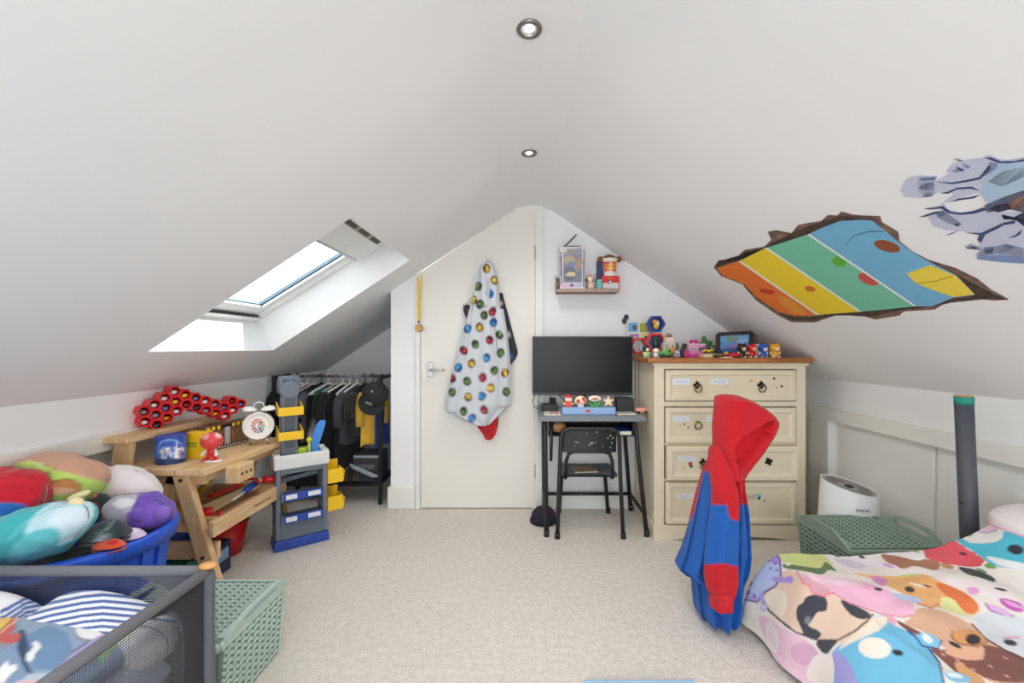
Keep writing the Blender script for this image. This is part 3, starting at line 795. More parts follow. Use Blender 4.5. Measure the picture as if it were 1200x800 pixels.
# ----------------------------------------------------------------- blue tub and the soft toys heaped in it
TC = Vector((-1.605, 1.515, 0)); TR, TZ = 0.272, 0.485
m_tub = mat('tub_blue', '#1e56cf', 0.42, 0.05)
tub = thing('flexible_tub', 'large bright blue plastic tub heaped with soft toys', 'tub', TC)
obj('wall', MB().lathe([(0.0, 0.004), (0.195, 0.0), (0.205, 0.012), (TR - 0.012, TZ - 0.03), (TR - 0.012, TZ), (TR - 0.020, TZ), (TR - 0.022, TZ - 0.03), (0.197, 0.016), (0.0, 0.014)], TC, 72, cap=False), m_tub, tub)
obj('rim', MB().lathe([(TR - 0.014, TZ - 0.050), (TR + 0.004, TZ - 0.050), (TR + 0.012, TZ - 0.004), (TR + 0.006, TZ + 0.004), (TR - 0.016, TZ + 0.004), (TR - 0.014, TZ - 0.050)], TC, 72, cap=False), m_tub, tub)
for a0 in (-1.15, -1.15 + PI):
    pth = [TC + Vector(((TR + 0.02 + 0.03 * math.sin(PI * k / 10)) * math.cos(a0 + (k - 5) * 0.055), (TR + 0.02 + 0.03 * math.sin(PI * k / 10)) * math.sin(a0 + (k - 5) * 0.055), TZ - 0.02)) for k in range(11)]
    obj('handle', MB().tube(pth, 0.014, 10), m_tub, tub)
for a in (-0.35, -0.10, 0.15):
    obj('rib', MB().bar(TC + Vector(((0.212) * math.cos(a), 0.212 * math.sin(a), 0.06)), TC + Vector(((TR - 0.008) * math.cos(a), (TR - 0.008) * math.sin(a), TZ - 0.05)), 0.012, 0.008), m_tub, tub)

m_plush = print_mat('plush_pile', 0.95, sheen=0.25, weave=0.5, scale=260)
GP = 'soft toys heaped in the blue tub'
def plush(name, label, c, r, rot=(0, 0, 0), base='#888888', shapes=(), e=0.9, cat='soft toy', extra=(), n=72, m_=44, coords=None, wob=0.016):
    Mr = (Matrix.Rotation(rot[2], 3, 'Z') @ Matrix.Rotation(rot[1], 3, 'Y') @ Matrix.Rotation(rot[0], 3, 'X'))
    t = thing(name, label, cat, c, GP)
    mb = MB().ell(c, r, Mr, n, m_, e)
    if wob:
        for v in mb.v:
            k = mnoise.noise(v * 11.0) + 0.45 * mnoise.noise(v * 26.0)
            v += (v - Vector(c)).normalized() * k * wob
    o = obj('body', mb, m_plush, t); paint(o, base, shapes, coords)
    sm_ = MB().tube([Vector(c) + Mr @ Vector((r[0] * 1.01 * math.cos(a), 0, r[2] * 1.01 * math.sin(a))) for a in [2 * PI * q / 40 for q in range(40)]], 0.0016, 5, closed=True)
    obj('seam', sm_, mat('seam_thread', '#8a8690', 0.9), t)
    for nm, mb_, colr in extra:
        q = obj(nm, mb_, m_plush, t); paint(q, colr)
    return t
# dark filling of cloths below the toys
def cloth_heap(name, label, c, rx, ry, h, colr, shapes=(), seed=0, group=None, amp=0.25, cat='cloth', n=40, freq=14):
    def fn(u, v):
        a = 2 * PI * v; r_ = u
        x, y = c[0] + rx * r_ * math.cos(a), c[1] + ry * r_ * math.sin(a)
        z = c[2] + h * (1 - r_ ** 2.2) + h * amp * (1 - r_) * 2 * mnoise.noise(Vector((x * freq, y * freq, seed)))
        return (x, y, z)
    mb = MB().grid(fn, n // 2, n)
    base = MB().grid(lambda u, v: (c[0] + rx * u * math.cos(2 * PI * v), c[1] + ry * u * math.sin(2 * PI * v), c[2] - 0.012), 2, n)
    mb.add(base.v, base.f)
    o = obj(name, mb, m_plush, None, label=label, cat=cat, group=group)
    paint(o, colr, shapes); return o
cloth_heap('blanket', 'dark green blanket at the bottom of the blue tub under the soft toys', (TC.x, TC.y, 0.36), 0.225, 0.225, 0.06, '#23332f', (), 1, GP)

# tan and green oval cushion (plain)
plush('oval_cushion', 'oval tan and lime green cushion at the back of the tub pile', W(70, 562, 1.60), (0.15, 0.115, 0.098), (math.radians(-32), math.radians(15), 0.15), '#c99a80', [
    ('p', [(-10, 620), (8, 552), (22, 541), (46, 541), (62, 550), (80, 554), (94, 558), (110, 562), (130, 566), (130, 620)], '#b9d46a'),
    ('p', [(20, 542), (36, 539), (52, 544), (50, 549), (34, 545)], '#c6d97c'),
    ('e', 74, 570.5, 22, 9, 2, '#b9834f'), ('e', 80, 568, 14, 5.5, 4, '#c8864a'), ('e', 70, 575, 20, 4.5, 2, '#d6ab8c'),
    ('l', [(50, 562), (56, 567), (64, 565), (74, 561), (88, 562), (95, 568)], 0.9, '#4c4a2a'),
    ('l', [(53, 560), (58, 553), (63, 549)], 0.7, '#6d7a3a'), ('l', [(48, 549), (52, 545), (57, 543)], 0.7, '#6d7a3a'), ('l', [(76, 560), (79, 556)], 0.7, '#6d7a3a')], 0.95, 'cushion', n=150, m_=110)
# red and blue cushion at the frame edge
plush('round_cushion', 'red cushion with a blue lower half at the left edge of the tub pile', W(-14, 588, 1.44), (0.165, 0.10, 0.112), (math.radians(-15), math.radians(-8), 0.2), '#c8162a', [
    ('p', [(-80, 680), (-80, 596), (-20, 590), (8, 588.5), (26, 590), (38, 596), (44, 602), (60, 680)], '#1d66b4'),
    ('l', [(-30, 574), (10, 571), (46, 572)], 0.7, '#8e0f1e'), ('l', [(18, 556), (30, 556), (42, 561)], 0.7, '#8e0f1e')], 0.9, 'cushion', n=140, m_=100)
# turquoise long plush
tq = W(36, 627, 1.345)
plush('turquoise_plush', 'long turquoise soft toy with a pale belly at the front of the tub pile', tq, (0.185, 0.09, 0.082), (math.radians(-12), math.radians(-22), 0.05), '#3fb4bd', [
    ('e', 70, 612, 44, 25, -28, '#bfe2ec'), ('e', 84, 602, 26, 15, -25, '#d5e6f2'), ('e', 40, 640, 34, 16, -28, '#63c4cb'),
    ('l', [(10, 633), (30, 611), (58, 596), (86, 591), (104, 594)], 1.6, '#86d6cb')], 0.95, extra=[
    ('fin', MB().ell(tq + Vector((0.128, 0.015, 0.096)), (0.022, 0.016, 0.018), None, 14, 10), '#ecdcae'), ('fin', MB().ell(tq + Vector((0.125, 0.01, 0.080)), (0.018, 0.016, 0.015), None, 14, 10), '#f2e4c4'),
    ('fin', MB().ell(tq + Vector((0.103, 0.045, 0.108)), (0.04, 0.02, 0.012), Matrix.Rotation(-0.4, 3, 'Y'), 16, 10), '#d9cf98')], n=130, m_=90)
# white and pink plush at the back
wp = W(148, 574, 1.755)
plush('white_plush', 'large white and pale pink soft toy at the back right of the tub pile', wp, (0.125, 0.095, 0.085), (0, math.radians(24), 0.1), '#e9e2e4', [
    ('e', 150, 586, 30, 11, 18, '#e8d3d6'), ('e', 138, 583, 8, 3.4, 5, '#9aa0b4'), ('e', 128, 590, 10, 4, 0, '#e8c4bf'), ('e', 122, 560, 14, 9, 30, '#e2e2ea')], 0.95, extra=[('ear', MB().ell(wp + Vector((-0.088, -0.01, 0.078)), (0.045, 0.03, 0.026), Matrix.Rotation(0.3, 3, 'Y'), 18, 12), '#e4e2e8')])
# purple and grey plush on the rim
pg = W(163, 600, 1.615)
plush('purple_plush', 'purple and grey soft toy lolling over the right rim of the tub', pg, (0.118, 0.085, 0.068), (0, math.radians(10), 0.1), '#6a4ab0', [
    ('p', [(100, 560), (161, 560), (161, 582), (157, 590), (148, 604), (150, 640), (100, 640)], '#b9b8c6'), ('p', [(130, 590), (140, 584), (152, 583), (160, 586), (156, 592), (140, 596)], '#e6e6ec'),
    ('e', 180, 598, 10, 9, -30, '#7a58bd')], 0.95, extra=[
    ('ear', MB().ell(pg + Vector((0.055, -0.062, 0.012)), (0.03, 0.022, 0.028), Matrix.Rotation(0.5, 3, 'Y'), 18, 12), '#6f4fb5'),
    ('ear', MB().ell(pg + Vector((0.112, -0.03, 0.008)), (0.026, 0.022, 0.030), Matrix.Rotation(0.6, 3, 'Y'), 18, 12), '#8462c4')], n=110, m_=70)
# folded cloths between
cloth_heap('folded_cloth', 'black cloth with orange flecks wedged behind the turquoise soft toy', tuple(W(117, 600, 1.58)), 0.06, 0.055, 0.066, '#1f2a2b', [('e', 112, 577, 2.5, 6, 20, '#d65a38'), ('e', 112, 595, 2, 7, -15, '#c9664a'), ('e', 56, 594, 8, 3, 0, '#b8403e'), ('e', 92, 598, 4, 3, 0, '#b8503e')], 4, GP)
cloth_heap('patterned_cloth', 'dark cloth with pale fern print inside the right side of the tub', tuple(W(124, 626, 1.44)), 0.075, 0.06, 0.045, '#28343a', [('l', [(112, 634), (122, 622), (134, 610)], 1.2, '#8fa29c'), ('l', [(110, 625), (121, 621), (134, 618)], 0.9, '#7b918a'), ('e', 120, 630, 7, 3.5, 0, '#8c929a'), ('e', 116, 636, 6, 3, 0, '#9da2a8'), ('l', [(126, 634), (128, 622), (127, 612)], 0.8, '#7b918a')], 5, GP)
cloth_heap('lilac_cloth', 'small crumpled lilac cloth beside the rim of the tub', tuple(W(148, 628, 1.48)), 0.062, 0.04, 0.034, '#cdb9d8', [('e', 150, 622, 12, 3, -5, '#e6d8ec'), ('e', 140, 630, 6, 2.5, -20, '#b79cc4')], 6, GP, 0.5)
cloth_heap('red_cloth', 'orange and red scrap of cloth at the front rim of the tub', tuple(W(128, 639, 1.40)), 0.05, 0.03, 0.02, '#d8552f', [('e', 132, 635, 8, 3, -10, '#c01f2e')], 7, GP, 0.5)
# ================================================================= TOY TOOL TROLLEY
m_tg = mat('trolley_grey', '#6c7683', 0.5, 0.04)
m_tgd = mat('trolley_dark_grey', '#565f6b', 0.5, 0.04)
m_twh = mat('trolley_pale_grey', '#d9dbdb', 0.5, 0.02)
m_tbl = mat('trolley_blue', '#2348a8', 0.45, 0.04)
TA = Vector((-1.416, 2.376, 0)); te = Vector((0.795, 0.607, 0)); td = Vector((-0.607, 0.795, 0)); TW, TD = 0.277, 0.15
TM = Matrix((te, td, Vector((0, 0, 1)))).transposed()
def tp(s, d, z): return TA + te * s + td * d + Vector((0, 0, z))
def tbox(mb, s0, s1, d0, d1, z0, z1): return mb.box(tp((s0 + s1) / 2, (d0 + d1) / 2, (z0 + z1) / 2), (s1 - s0, d1 - d0, z1 - z0), TM)
tt = thing('toy_tool_trolley', 'grey toy tool trolley with yellow trays and a blue foot before the clothes rail', 'toy trolley', tp(TW / 2, TD / 2, 0))
def tapered(s0, s1, d0, d1, z0, z1, k):
    return MB().hexa([tp(s0 - k, d0 - k, z0), tp(s1 + k, d0 - k, z0), tp(s1 + k, d1 + k, z0), tp(s0 - k, d1 + k, z0), tp(s0, d0, z1), tp(s1, d0, z1), tp(s1, d1, z1), tp(s0, d1, z1)])
obj('foot', tapered(0.0, TW, 0.0, TD, 0.0, 0.055, 0.006), m_tbl, tt, 0.006)
obj('side_panel', tbox(MB(), 0.004, 0.032, 0.006, TD - 0.004, 0.055, 0.46), m_tg, tt, 0.008)
obj('side_panel', tbox(MB(), TW - 0.032, TW - 0.004, 0.006, TD - 0.004, 0.055, 0.46), m_tg, tt, 0.008)
obj('lower_panel', tbox(MB(), 0.030, TW - 0.030, 0.010, 0.030, 0.055, 0.155), m_tg, tt, 0.004)
obj('top_rail', tbox(MB(), 0.030, TW - 0.030, 0.010, 0.030, 0.425, 0.46), m_tg, tt, 0.004)
obj('bottom_shelf', tbox(MB(), 0.030, TW - 0.030, 0.028, TD - 0.01, 0.10, 0.112), m_tgd, tt)
for z in (0.245, 0.375): obj('back_bar', MB().bar(tp(0.03, TD - 0.03, z - 0.012), tp(TW - 0.03, TD - 0.03, z + 0.012), 0.014, 0.026), m_tg, tt, 0.003)
obj('cross_brace', MB().bar(tp(0.07, TD - 0.012, 0.06), tp(0.03, TD - 0.012, 0.40), 0.006, 0.05, td), wood('trolley_brown', '#b48a5c', '#94683f', 2), tt)
for z in (0.165, 0.290):
    tr_ = obj('front_tray', MB().hexa([tp(0.036, -0.024, z), tp(TW - 0.036, -0.024, z), tp(TW - 0.036, 0.075, z + 0.012), tp(0.036, 0.075, z + 0.012)] + [tp(0.036, -0.026, z + 0.010), tp(TW - 0.036, -0.026, z + 0.010), tp(TW - 0.036, 0.075, z + 0.022), tp(0.036, 0.075, z + 0.022)]), m_tgd, tt, 0.003)
    obj('tray_lip', tbox(MB(), 0.036, TW - 0.036, -0.034, -0.022, z - 0.006, z + 0.036), m_tbl, tr_, 0.003)
    for s0, s1 in ((0.05, 0.105), (TW - 0.115, TW - 0.05)):
        obj('label', tbox(MB(), s0, s1, -0.0352, -0.0338, z + 0.003, z + 0.029), mat('white_label_print', '#e4e6ea', 0.5, 0.12, 90), tr_)
    for s in (0.030, TW - 0.036):
        obj('tray_side', MB().prism([(-0.034, z - 0.006), (0.075, z + 0.012), (0.075, z + 0.085), (0.040, z + 0.045), (-0.034, z + 0.036)], TA + te * s, td, up, te * 0.007), m_tg, tr_)
# pale top with an open well
cap_ = obj('top_tray', tbox(MB(), -0.006, TW + 0.006, -0.008, 0.018, 0.455, 0.535), m_twh, tt, 0.010)
obj('top_tray_back', tbox(MB(), -0.006, TW + 0.006, TD - 0.02, TD + 0.004, 0.455, 0.545), m_twh, tt, 0.008)
obj('top_tray_side', tbox(MB(), -0.006, 0.030, 0.012, TD - 0.015, 0.455, 0.537), m_twh, tt, 0.006)
obj('top_tray_side', tbox(MB(), TW - 0.030, TW + 0.006, 0.012, TD - 0.015, 0.455, 0.537), m_twh, tt, 0.006)
obj('top_tray_floor', tbox(MB(), 0.02, TW - 0.02, 0.010, TD - 0.012, 0.46, 0.475), m_tgd, tt)
# column with head and yellow trays
obj('column', tbox(MB(), 0.040, 0.128, TD - 0.075, TD - 0.035, 0.46, 0.98), m_tg, tt, 0.008)
obj('column_groove', tbox(MB(), 0.058, 0.110, TD - 0.078, TD - 0.070, 0.56, 0.84), m_tgd, tt, 0.003)
hd = obj('column_head', MB().tube([tp(0.084, TD - 0.095, 0.90), tp(0.084, TD - 0.015, 0.90)], [0.052, 0.052], 26), m_tg, tt, 0.006)
obj('head_block', tbox(MB(), 0.024, 0.144, TD - 0.075, TD - 0.005, 0.87, 0.98), m_tg, tt, 0.022)
for z in (0.615, 0.755):
    ty = obj('yellow_tray', MB().hexa([tp(0.026, TD - 0.115, z), tp(0.142, TD - 0.115, z), tp(0.142, TD - 0.02, z), tp(0.026, TD - 0.02, z), tp(0.022, TD - 0.13, z + 0.012), tp(0.146, TD - 0.13, z + 0.012), tp(0.146, TD - 0.02, z + 0.012), tp(0.022, TD - 0.02, z + 0.012)]), m_yellow, tt, 0.003)
    obj('tray_lip', tbox(MB(), 0.022, 0.146, TD - 0.132, TD - 0.124, z + 0.0, z + 0.048), m_yellow, ty, 0.003)
    for s in (0.020, 0.142):
        obj('tray_side', MB().prism([(TD - 0.13, z), (TD - 0.02, z), (TD - 0.02, z + 0.075), (TD - 0.13, z + 0.046)], TA + te * s, td, up, te * 0.006), m_yellow, ty)
for z in (0.16, 0.325):
    ty = obj('side_bin', MB().hexa([tp(TW + 0.0, 0.03, z), tp(TW + 0.075, 0.03, z), tp(TW + 0.075, 0.15, z), tp(TW, 0.15, z), tp(TW, 0.02, z + 0.012), tp(TW + 0.085, 0.02, z + 0.012), tp(TW + 0.085, 0.155, z + 0.012), tp(TW, 0.155, z + 0.012)]), m_yellow, tt, 0.003)
    obj('bin_front', tbox(MB(), TW, TW + 0.085, 0.018, 0.028, z, z + 0.085), m_yellow, ty, 0.003)
    obj('bin_lip', MB().hexa([tp(TW + 0.080, 0.02, z), tp(TW + 0.088, 0.02, z), tp(TW + 0.088, 0.155, z), tp(TW + 0.080, 0.155, z), tp(TW + 0.09, 0.02, z + 0.07), tp(TW + 0.098, 0.02, z + 0.07), tp(TW + 0.098, 0.155, z + 0.07), tp(TW + 0.09, 0.155, z + 0.07)]), m_yellow, ty, 0.002)
    obj('bin_back', tbox(MB(), TW, TW + 0.085, 0.148, 0.156, z, z + 0.115), m_yellow, ty, 0.003)
# tools standing in the trolley top
def tool2(name, label, mbs, loc):
    t = thing(name, label, 'toy tool', loc, 'plastic toy tools in the top of the trolley')
    for n_, mb_, mt_, bv in mbs: obj(n_, mb_, mt_, t, bv)
q0 = tp(0.205, 0.10, 0.476)
m_sky = mat('sky_blue_plastic', '#3f8be0', 0.4, 0.05); m_lime = mat('lime_plastic', '#a6c832', 0.45, 0.05)
tool2('toy_saw', 'bright blue toy saw standing upright in the top of the grey trolley', [
    ('blade', MB().loft([[tp(0.205 + s_ + dx_, 0.10 + dy_, z_) for dx_, dy_ in ((-w_, -0.009), (w_, -0.009), (w_, 0.009), (-w_, 0.009))] for s_, z_, w_ in ((0.0, 0.476, 0.024), (0.008, 0.54, 0.026), (0.032, 0.62, 0.028), (0.052, 0.68, 0.025), (0.060, 0.70, 0.014))], smooth=False), m_sky, 0.004),
    ('handle', tbox(MB(), 0.16, 0.25, 0.088, 0.112, 0.476, 0.525), m_sky, 0.008)], q0)
tool2('toy_pliers', 'lime green toy pliers lying in the top of the grey trolley', [
    ('jaw', tbox(MB(), 0.125, 0.175, 0.06, 0.11, 0.50, 0.555), m_lime, 0.012), ('handle', MB().tube([tp(0.13, 0.08, 0.53), tp(0.10, 0.09, 0.545), tp(0.085, 0.1, 0.53), tp(0.085, 0.10, 0.476)], 0.010, 8), m_lime, 0)], tp(0.13, 0.08, 0.476))
tool2('toy_screwdriver', 'yellow-green toy screwdriver standing in the top of the grey trolley', [
    ('knob', MB().ell(tp(0.185, 0.07, 0.595), 0.016), mat('acid_yellow_plastic', '#d6d51e', 0.4), 0), ('shaft', MB().cyl(tp(0.185, 0.07, 0.476), tp(0.185, 0.07, 0.59), 0.007, n=10), mat('acid_yellow_plastic', '#d6d51e', 0.4), 0)], tp(0.185, 0.07, 0.476))

# ================================================================= CLOTHES RAIL IN THE ALCOVE
RZ, RYY = 0.925, 3.26
m_hang = mat('white_hanger', '#e6e4df', 0.4); m_hangb = mat('black_hanger', '#1a1a1c', 0.4); m_hangp = mat('pink_grey_hanger', '#c9b8b4', 0.4)
rl = thing('clothes_rail', 'black metal clothes rail with a low shelf in the alcove left of the door', 'rail', (-1.45, RYY, 0))
obj('rod', MB().cyl((-1.86, RYY, RZ), (-1.085, RYY, RZ), 0.0105, n=14), mat('steel_rod', '#77787b', 0.3, metallic=0.8), rl)
for x in (-1.86, -1.085):
    obj('post', MB().bx(x - 0.012, x + 0.012, 3.10, 3.124, 0.0, RZ).bx(x - 0.012, x + 0.012, 3.42, 3.444, 0.0, RZ), m_blackmetal, rl, 0.002)
    obj('end_bar', MB().bx(x - 0.012, x + 0.012, 3.10, 3.444, RZ - 0.014, RZ + 0.012), m_blackmetal, rl, 0.002)
sh_ = obj('shelf', MB().bx(-1.86, -1.085, 3.10, 3.45, 0.135, 0.155), m_blackmetal, rl, 0.003)
# shelf contents
boxed('shoe_box', 'dark grey box with silver edges on the low shelf of the clothes rail', 'box', (-1.20, 3.24, 0.155), (0.19, 0.20, 0.20), mat('graphite_card', '#3b3d42', 0.5, 0.2, 30), [('silver_edge', (0.0, -0.101, 0.185), (0.18, 0.003, 0.018), mat('silver_plastic', '#a9b6c4', 0.35, metallic=0.3)), ('silver_print', (0.0, -0.1008, 0.11), (0.12, 0.002, 0.03), mat('grey_scene_print', '#6d6a68', 0.6, 0.6, 70))])
bp_ = thing('toy_track', 'silver track rail leaning on the low shelf of the clothes rail', 'toy', (-1.22, 3.13, 0.155))
obj('beam', MB().bar((-1.31, 3.115, 0.285), (-1.105, 3.115, 0.195), 0.018, 0.026), mat('silver_plastic', '#a9b6c4', 0.35, metallic=0.3), bp_, 0.003)
obj('beam_foot', MB().bx(-1.13, -1.10, 3.105, 3.127, 0.155, 0.20).bx(-1.315, -1.295, 3.105, 3.127, 0.155, 0.28), m_black, bp_, 0.002)
cloth_heap('folded_clothes', 'brown and grey folded clothes at the front of the low clothes rail shelf', (-1.32, 3.20, 0.167), 0.11, 0.09, 0.09, '#4a3a30', [('e', 404, 545, 6, 3, 30, '#8a8a8e'), ('e', 420, 552, 5, 3, 20, '#7a4a35')], 9, None, 0.4)

def drape(x, yaw, w, ln, top, colr, shapes=(), thick=0.035, flare=1.0, folds=3, sleeve=None, seed=0):
    """a garment on its hanger: shoulders slope from the neck, body falls with folds"""
    rings = []; N = 40; R_ = 26
    cy, sy = math.cos(yaw), math.sin(yaw)
    zt = RZ - 0.068
    for i in range(R_ + 1):
        t = i / R_
        z = zt - t * ln
        sw = w * min(1.0, 0.20 + 0.80 * min(1, t / (0.075 / ln)) ** 1.1) * (1 + (flare - 1) * max(0, t - 0.16))
        ring = []
        for k in range(N):
            a = 2 * PI * k / N
            th = thick * (0.45 + 0.55 * min(1, t * 3)) * (1 + 0.35 * math.sin(folds * a + seed + 2 * t))
            lx = th * math.sin(a); ly = sw / 2 * math.copysign(abs(math.cos(a)) ** 0.8, math.cos(a))
            lz = 0.012 * math.sin(3 * a + seed) * t
            ring.append((x + lx * cy - ly * sy, RYY + lx * sy + ly * cy, z + lz))
        rings.append(ring)
    return MB().loft(rings)
def hanger(x, yaw, w, m_, par):
    cy, sy = math.cos(yaw), math.sin(yaw)
    P = lambda l, z: Vector((x - l * sy, RYY + l * cy, z))
    obj('hanger_hook', MB().tube([P(-0.016, RZ - 0.005), P(-0.017, RZ + 0.012), P(0, RZ + 0.018), P(0.016, RZ + 0.008), P(0.012, RZ - 0.018), P(0, RZ - 0.035), P(0, RZ - 0.055)], 0.0035, 7), m_, par)
    obj('hanger_bar', MB().tube([P(-w / 2, RZ - 0.125), P(-w / 3, RZ - 0.098), P(0, RZ - 0.055), P(w / 3, RZ - 0.098), P(w / 2, RZ - 0.125)], 0.0085, 8), m_, par)
    obj('hanger_crossbar', MB().tube([P(-w / 2, RZ - 0.125), P(w / 2, RZ - 0.130)], 0.005, 7), m_, par)
m_cl = print_mat('cloth_print', 0.95, sheen=0.15, weave=0.35, scale=300)
gar = [ # x, yaw, width, length, colour, hanger, shapes, label
    (-1.835, -0.60, 0.30, 0.42, '#9b9c9c', m_hangb, [], 'grey top on a black hanger at the far left end of the clothes rail'),
    (-1.795, -0.66, 0.30, 0.50, '#1d2124', m_hang, [('v', lambda x, y: y > 505, '#2c7a68')], 'black top with a teal hem, second from the left on the clothes rail'),
    (-1.745, -0.62, 0.30, 0.46, '#d9d7d2', m_hang, [], 'cream white top partly hidden behind the trolley column'),
    (-1.695, -0.52, 0.30, 0.55, '#191a1d', m_hang, [], 'black long top just right of the trolley column'),
    (-1.645, -0.55, 0.32, 0.44, '#33363b', m_hangp, [('p', [(352, 466), (362, 458), (368, 470), (358, 492), (350, 500)], '#1f7a63')], 'dark top with a green shoulder right of the trolley column'),
    (-1.590, -0.42, 0.32, 0.40, '#5a5e68', m_hangb, [], 'charcoal jacket on a black hanger in the left half of the clothes rail'),
    (-1.535, -0.50, 0.34, 0.46, '#17191b', m_hang, [('p', [(372, 450), (384, 452), (378, 468), (370, 470)], '#1c8570'), ('p', [(374, 472), (388, 476), (372, 518), (360, 512)], '#c6c6cb')], 'black top with teal and pale grey panels in the middle of the clothes rail'),
    (-1.480, -0.30, 0.32, 0.66, '#141518', m_hangp, [], 'long black coat on a pinkish hanger in the middle of the clothes rail'),
    (-1.425, -0.45, 0.34, 0.60, '#1a1b1e', m_hang, [], 'black hooded top on a white hanger above the blue toy saw'),
    (-1.370, -0.25, 0.32, 0.70, '#121316', m_hang, [('e', 407, 494, 1.3, 4, 0, '#d4d4d4'), ('e', 407.5, 503, 1.2, 3, 0, '#c4c4c4')], 'long black trousers with a small white print on the clothes rail'),
    (-1.315, -0.40, 0.32, 0.42, '#3f4249', m_hang, [], 'dark grey shirt on a white hanger left of the black cap'),
    (-1.255, -0.20, 0.34, 0.36, '#222326', m_hangb, [], 'black cropped jacket hanging behind the black cap'),
    (-1.195, -0.75, 0.17, 0.44, '#d9ad3c', m_hangb, [('e', 437, 486, 2, 6, 0, '#efcf6a')], 'mustard yellow top hanging below the black cap'),
    (-1.122, -0.25, 0.17, 0.46, '#1d4796', m_hangb, [], 'blue top at the right end of the clothes rail'),
]
for i, (x, yaw, w, ln, cl, hm, shp, lb) in enumerate(gar):
    t = thing('hanging_garment', lb, 'garment', (x, RYY, RZ - 0.55), 'clothes on the alcove rail')
    dm = drape(x, yaw, w, ln, RZ, cl, seed=i * 1.7, flare=1.08, thick=0.016 + 0.003 * (i % 3))
    if i == 12:                                   # the yellow top hangs a little forward of its neighbours
        for v in dm.v: v.y -= 0.05; v.x += 0.015
    o = obj('cloth', dm, m_cl, t); paint(o, cl, shp)
    hanger(x, yaw, w * 0.92, hm, t)
    if i in (1, 4, 5, 7, 8, 10, 11, 12):           # sleeves falling from the shoulders
        ox_, oy_ = (0.015, -0.05) if i == 12 else (0, 0)
        for sd in (-1, 1):
            Q = lambda l, z: Vector((x + ox_ - sd * l * math.sin(yaw), RYY + oy_ + sd * l * math.cos(yaw), z))
            q = obj('sleeve', MB().tube([Q(w * 0.40, RZ - 0.125), Q(w * 0.52, RZ - 0.16), Q(w * 0.58, RZ - 0.235), Q(w * 0.57, RZ - (0.29 if i % 2 else 0.36))], [0.030, 0.036, 0.034, 0.032], 12), m_cl, t); paint(q, cl)
# black cap hung on the rail end
cp = W(440, 462, 3.085)
cap = thing('baseball_cap', 'black baseball cap with a small badge hung on the right end of the clothes rail', 'cap', cp)
m_cap = mat('black_cotton', '#2b2c2f', 0.9, 0.1, 120, 0.3)
CMt = Matrix.Rotation(0.35, 3, 'Y') @ Matrix.Rotation(1.25, 3, 'X')
def capm(v): return CMt @ Vector(v)
obj('crown', MB().lathe([(0.092 * math.cos(a), 0.105 * math.sin(a)) for a in [PI / 2 * q / 10 for q in range(11)]], cp, 32, CMt, cap=False), m_cap, cap)
obj('peak', MB().grid(lambda u, v: cp + capm(((0.090 + 0.062 * u * math.sin(PI * v) ** 0.6) * math.cos(-PI * (0.12 + 0.76 * v)), (0.090 + 0.062 * u * math.sin(PI * v) ** 0.6) * math.sin(-PI * (0.12 + 0.76 * v)), -0.012 * u + 0.004)), 6, 24), m_cap, cap)
obj('button', MB().ell(cp + capm((0, 0, 0.106)), 0.008, None, 10, 8), mat('brass_badge', '#c9b98a', 0.4, metallic=0.6), cap)
obj('badge', MB().box(cp + capm((0, -0.080, 0.055)), (0.05, 0.006, 0.022), CMt @ Matrix.Rotation(-0.5, 3, 'X')), mat('grey_green_thread', '#8b8f7c', 0.8, 0.4, 200), cap)
obj('loop', MB().tube([cp + Vector((0.0, 0.02, 0.07)), cp + Vector((0.0, 0.03, 0.10)), Vector((cp.x + 0.03, 3.12, RZ + 0.02)), Vector((cp.x + 0.03, 3.14, RZ + 0.0))], 0.004, 7), m_cap, cap)

# ================================================================= MESH TOY BIN IN THE FOREGROUND
m_sleeve = mat('charcoal_sleeve', '#74767e', 0.75, 0.12, 500, 0.5)
m_sleeved = mat('charcoal_binding', '#5e6069', 0.8, 0.12, 300, 0.4)
mm = bpy.data.materials.new('charcoal_net'); mm.use_nodes = True
nt = mm.node_tree; pb = nt.nodes['Principled BSDF']; pb.inputs['Base Color'].default_value = lin('#4a4c54') + [1]; pb.inputs['Roughness'].default_value = 0.7
tc = nt.nodes.new('ShaderNodeTexCoord'); sx = nt.nodes.new('ShaderNodeSeparateXYZ'); nt.links.new(tc.outputs['Object'], sx.inputs[0])
def _stripe(src, freq, duty):
    a = nt.nodes.new('ShaderNodeMath'); a.operation = 'MULTIPLY'; a.inputs[1].default_value = freq; nt.links.new(src, a.inputs[0])
    f = nt.nodes.new('ShaderNodeMath'); f.operation = 'FRACT'; nt.links.new(a.outputs[0], f.inputs[0])
    l = nt.nodes.new('ShaderNodeMath'); l.operation = 'LESS_THAN'; l.inputs[1].default_value = duty; nt.links.new(f.outputs[0], l.inputs[0]); return l.outputs[0]
ad = nt.nodes.new('ShaderNodeMath'); ad.operation = 'ADD'; nt.links.new(sx.outputs['X'], ad.inputs[0]); nt.links.new(sx.outputs['Y'], ad.inputs[1])
mxm = nt.nodes.new('ShaderNodeMath'); mxm.operation = 'MAXIMUM'
nt.links.new(_stripe(sx.outputs['Z'], 170.0, 0.46), mxm.inputs[0]); nt.links.new(_stripe(ad.outputs[0], 230.0, 0.30), mxm.inputs[1])
tn = nt.nodes.new('ShaderNodeBsdfTransparent'); ms = nt.nodes.new('ShaderNodeMixShader')
nt.links.new(mxm.outputs[0], ms.inputs[0]); nt.links.new(tn.outputs[0], ms.inputs[1]); nt.links.new(pb.outputs[0], ms.inputs[2])
nt.links.new(ms.outputs[0], nt.nodes['Material Output'].inputs['Surface'])
NX1, NX0, NY1, NY0, NZ = -0.862, -1.62, 1.145, 0.30, 0.548
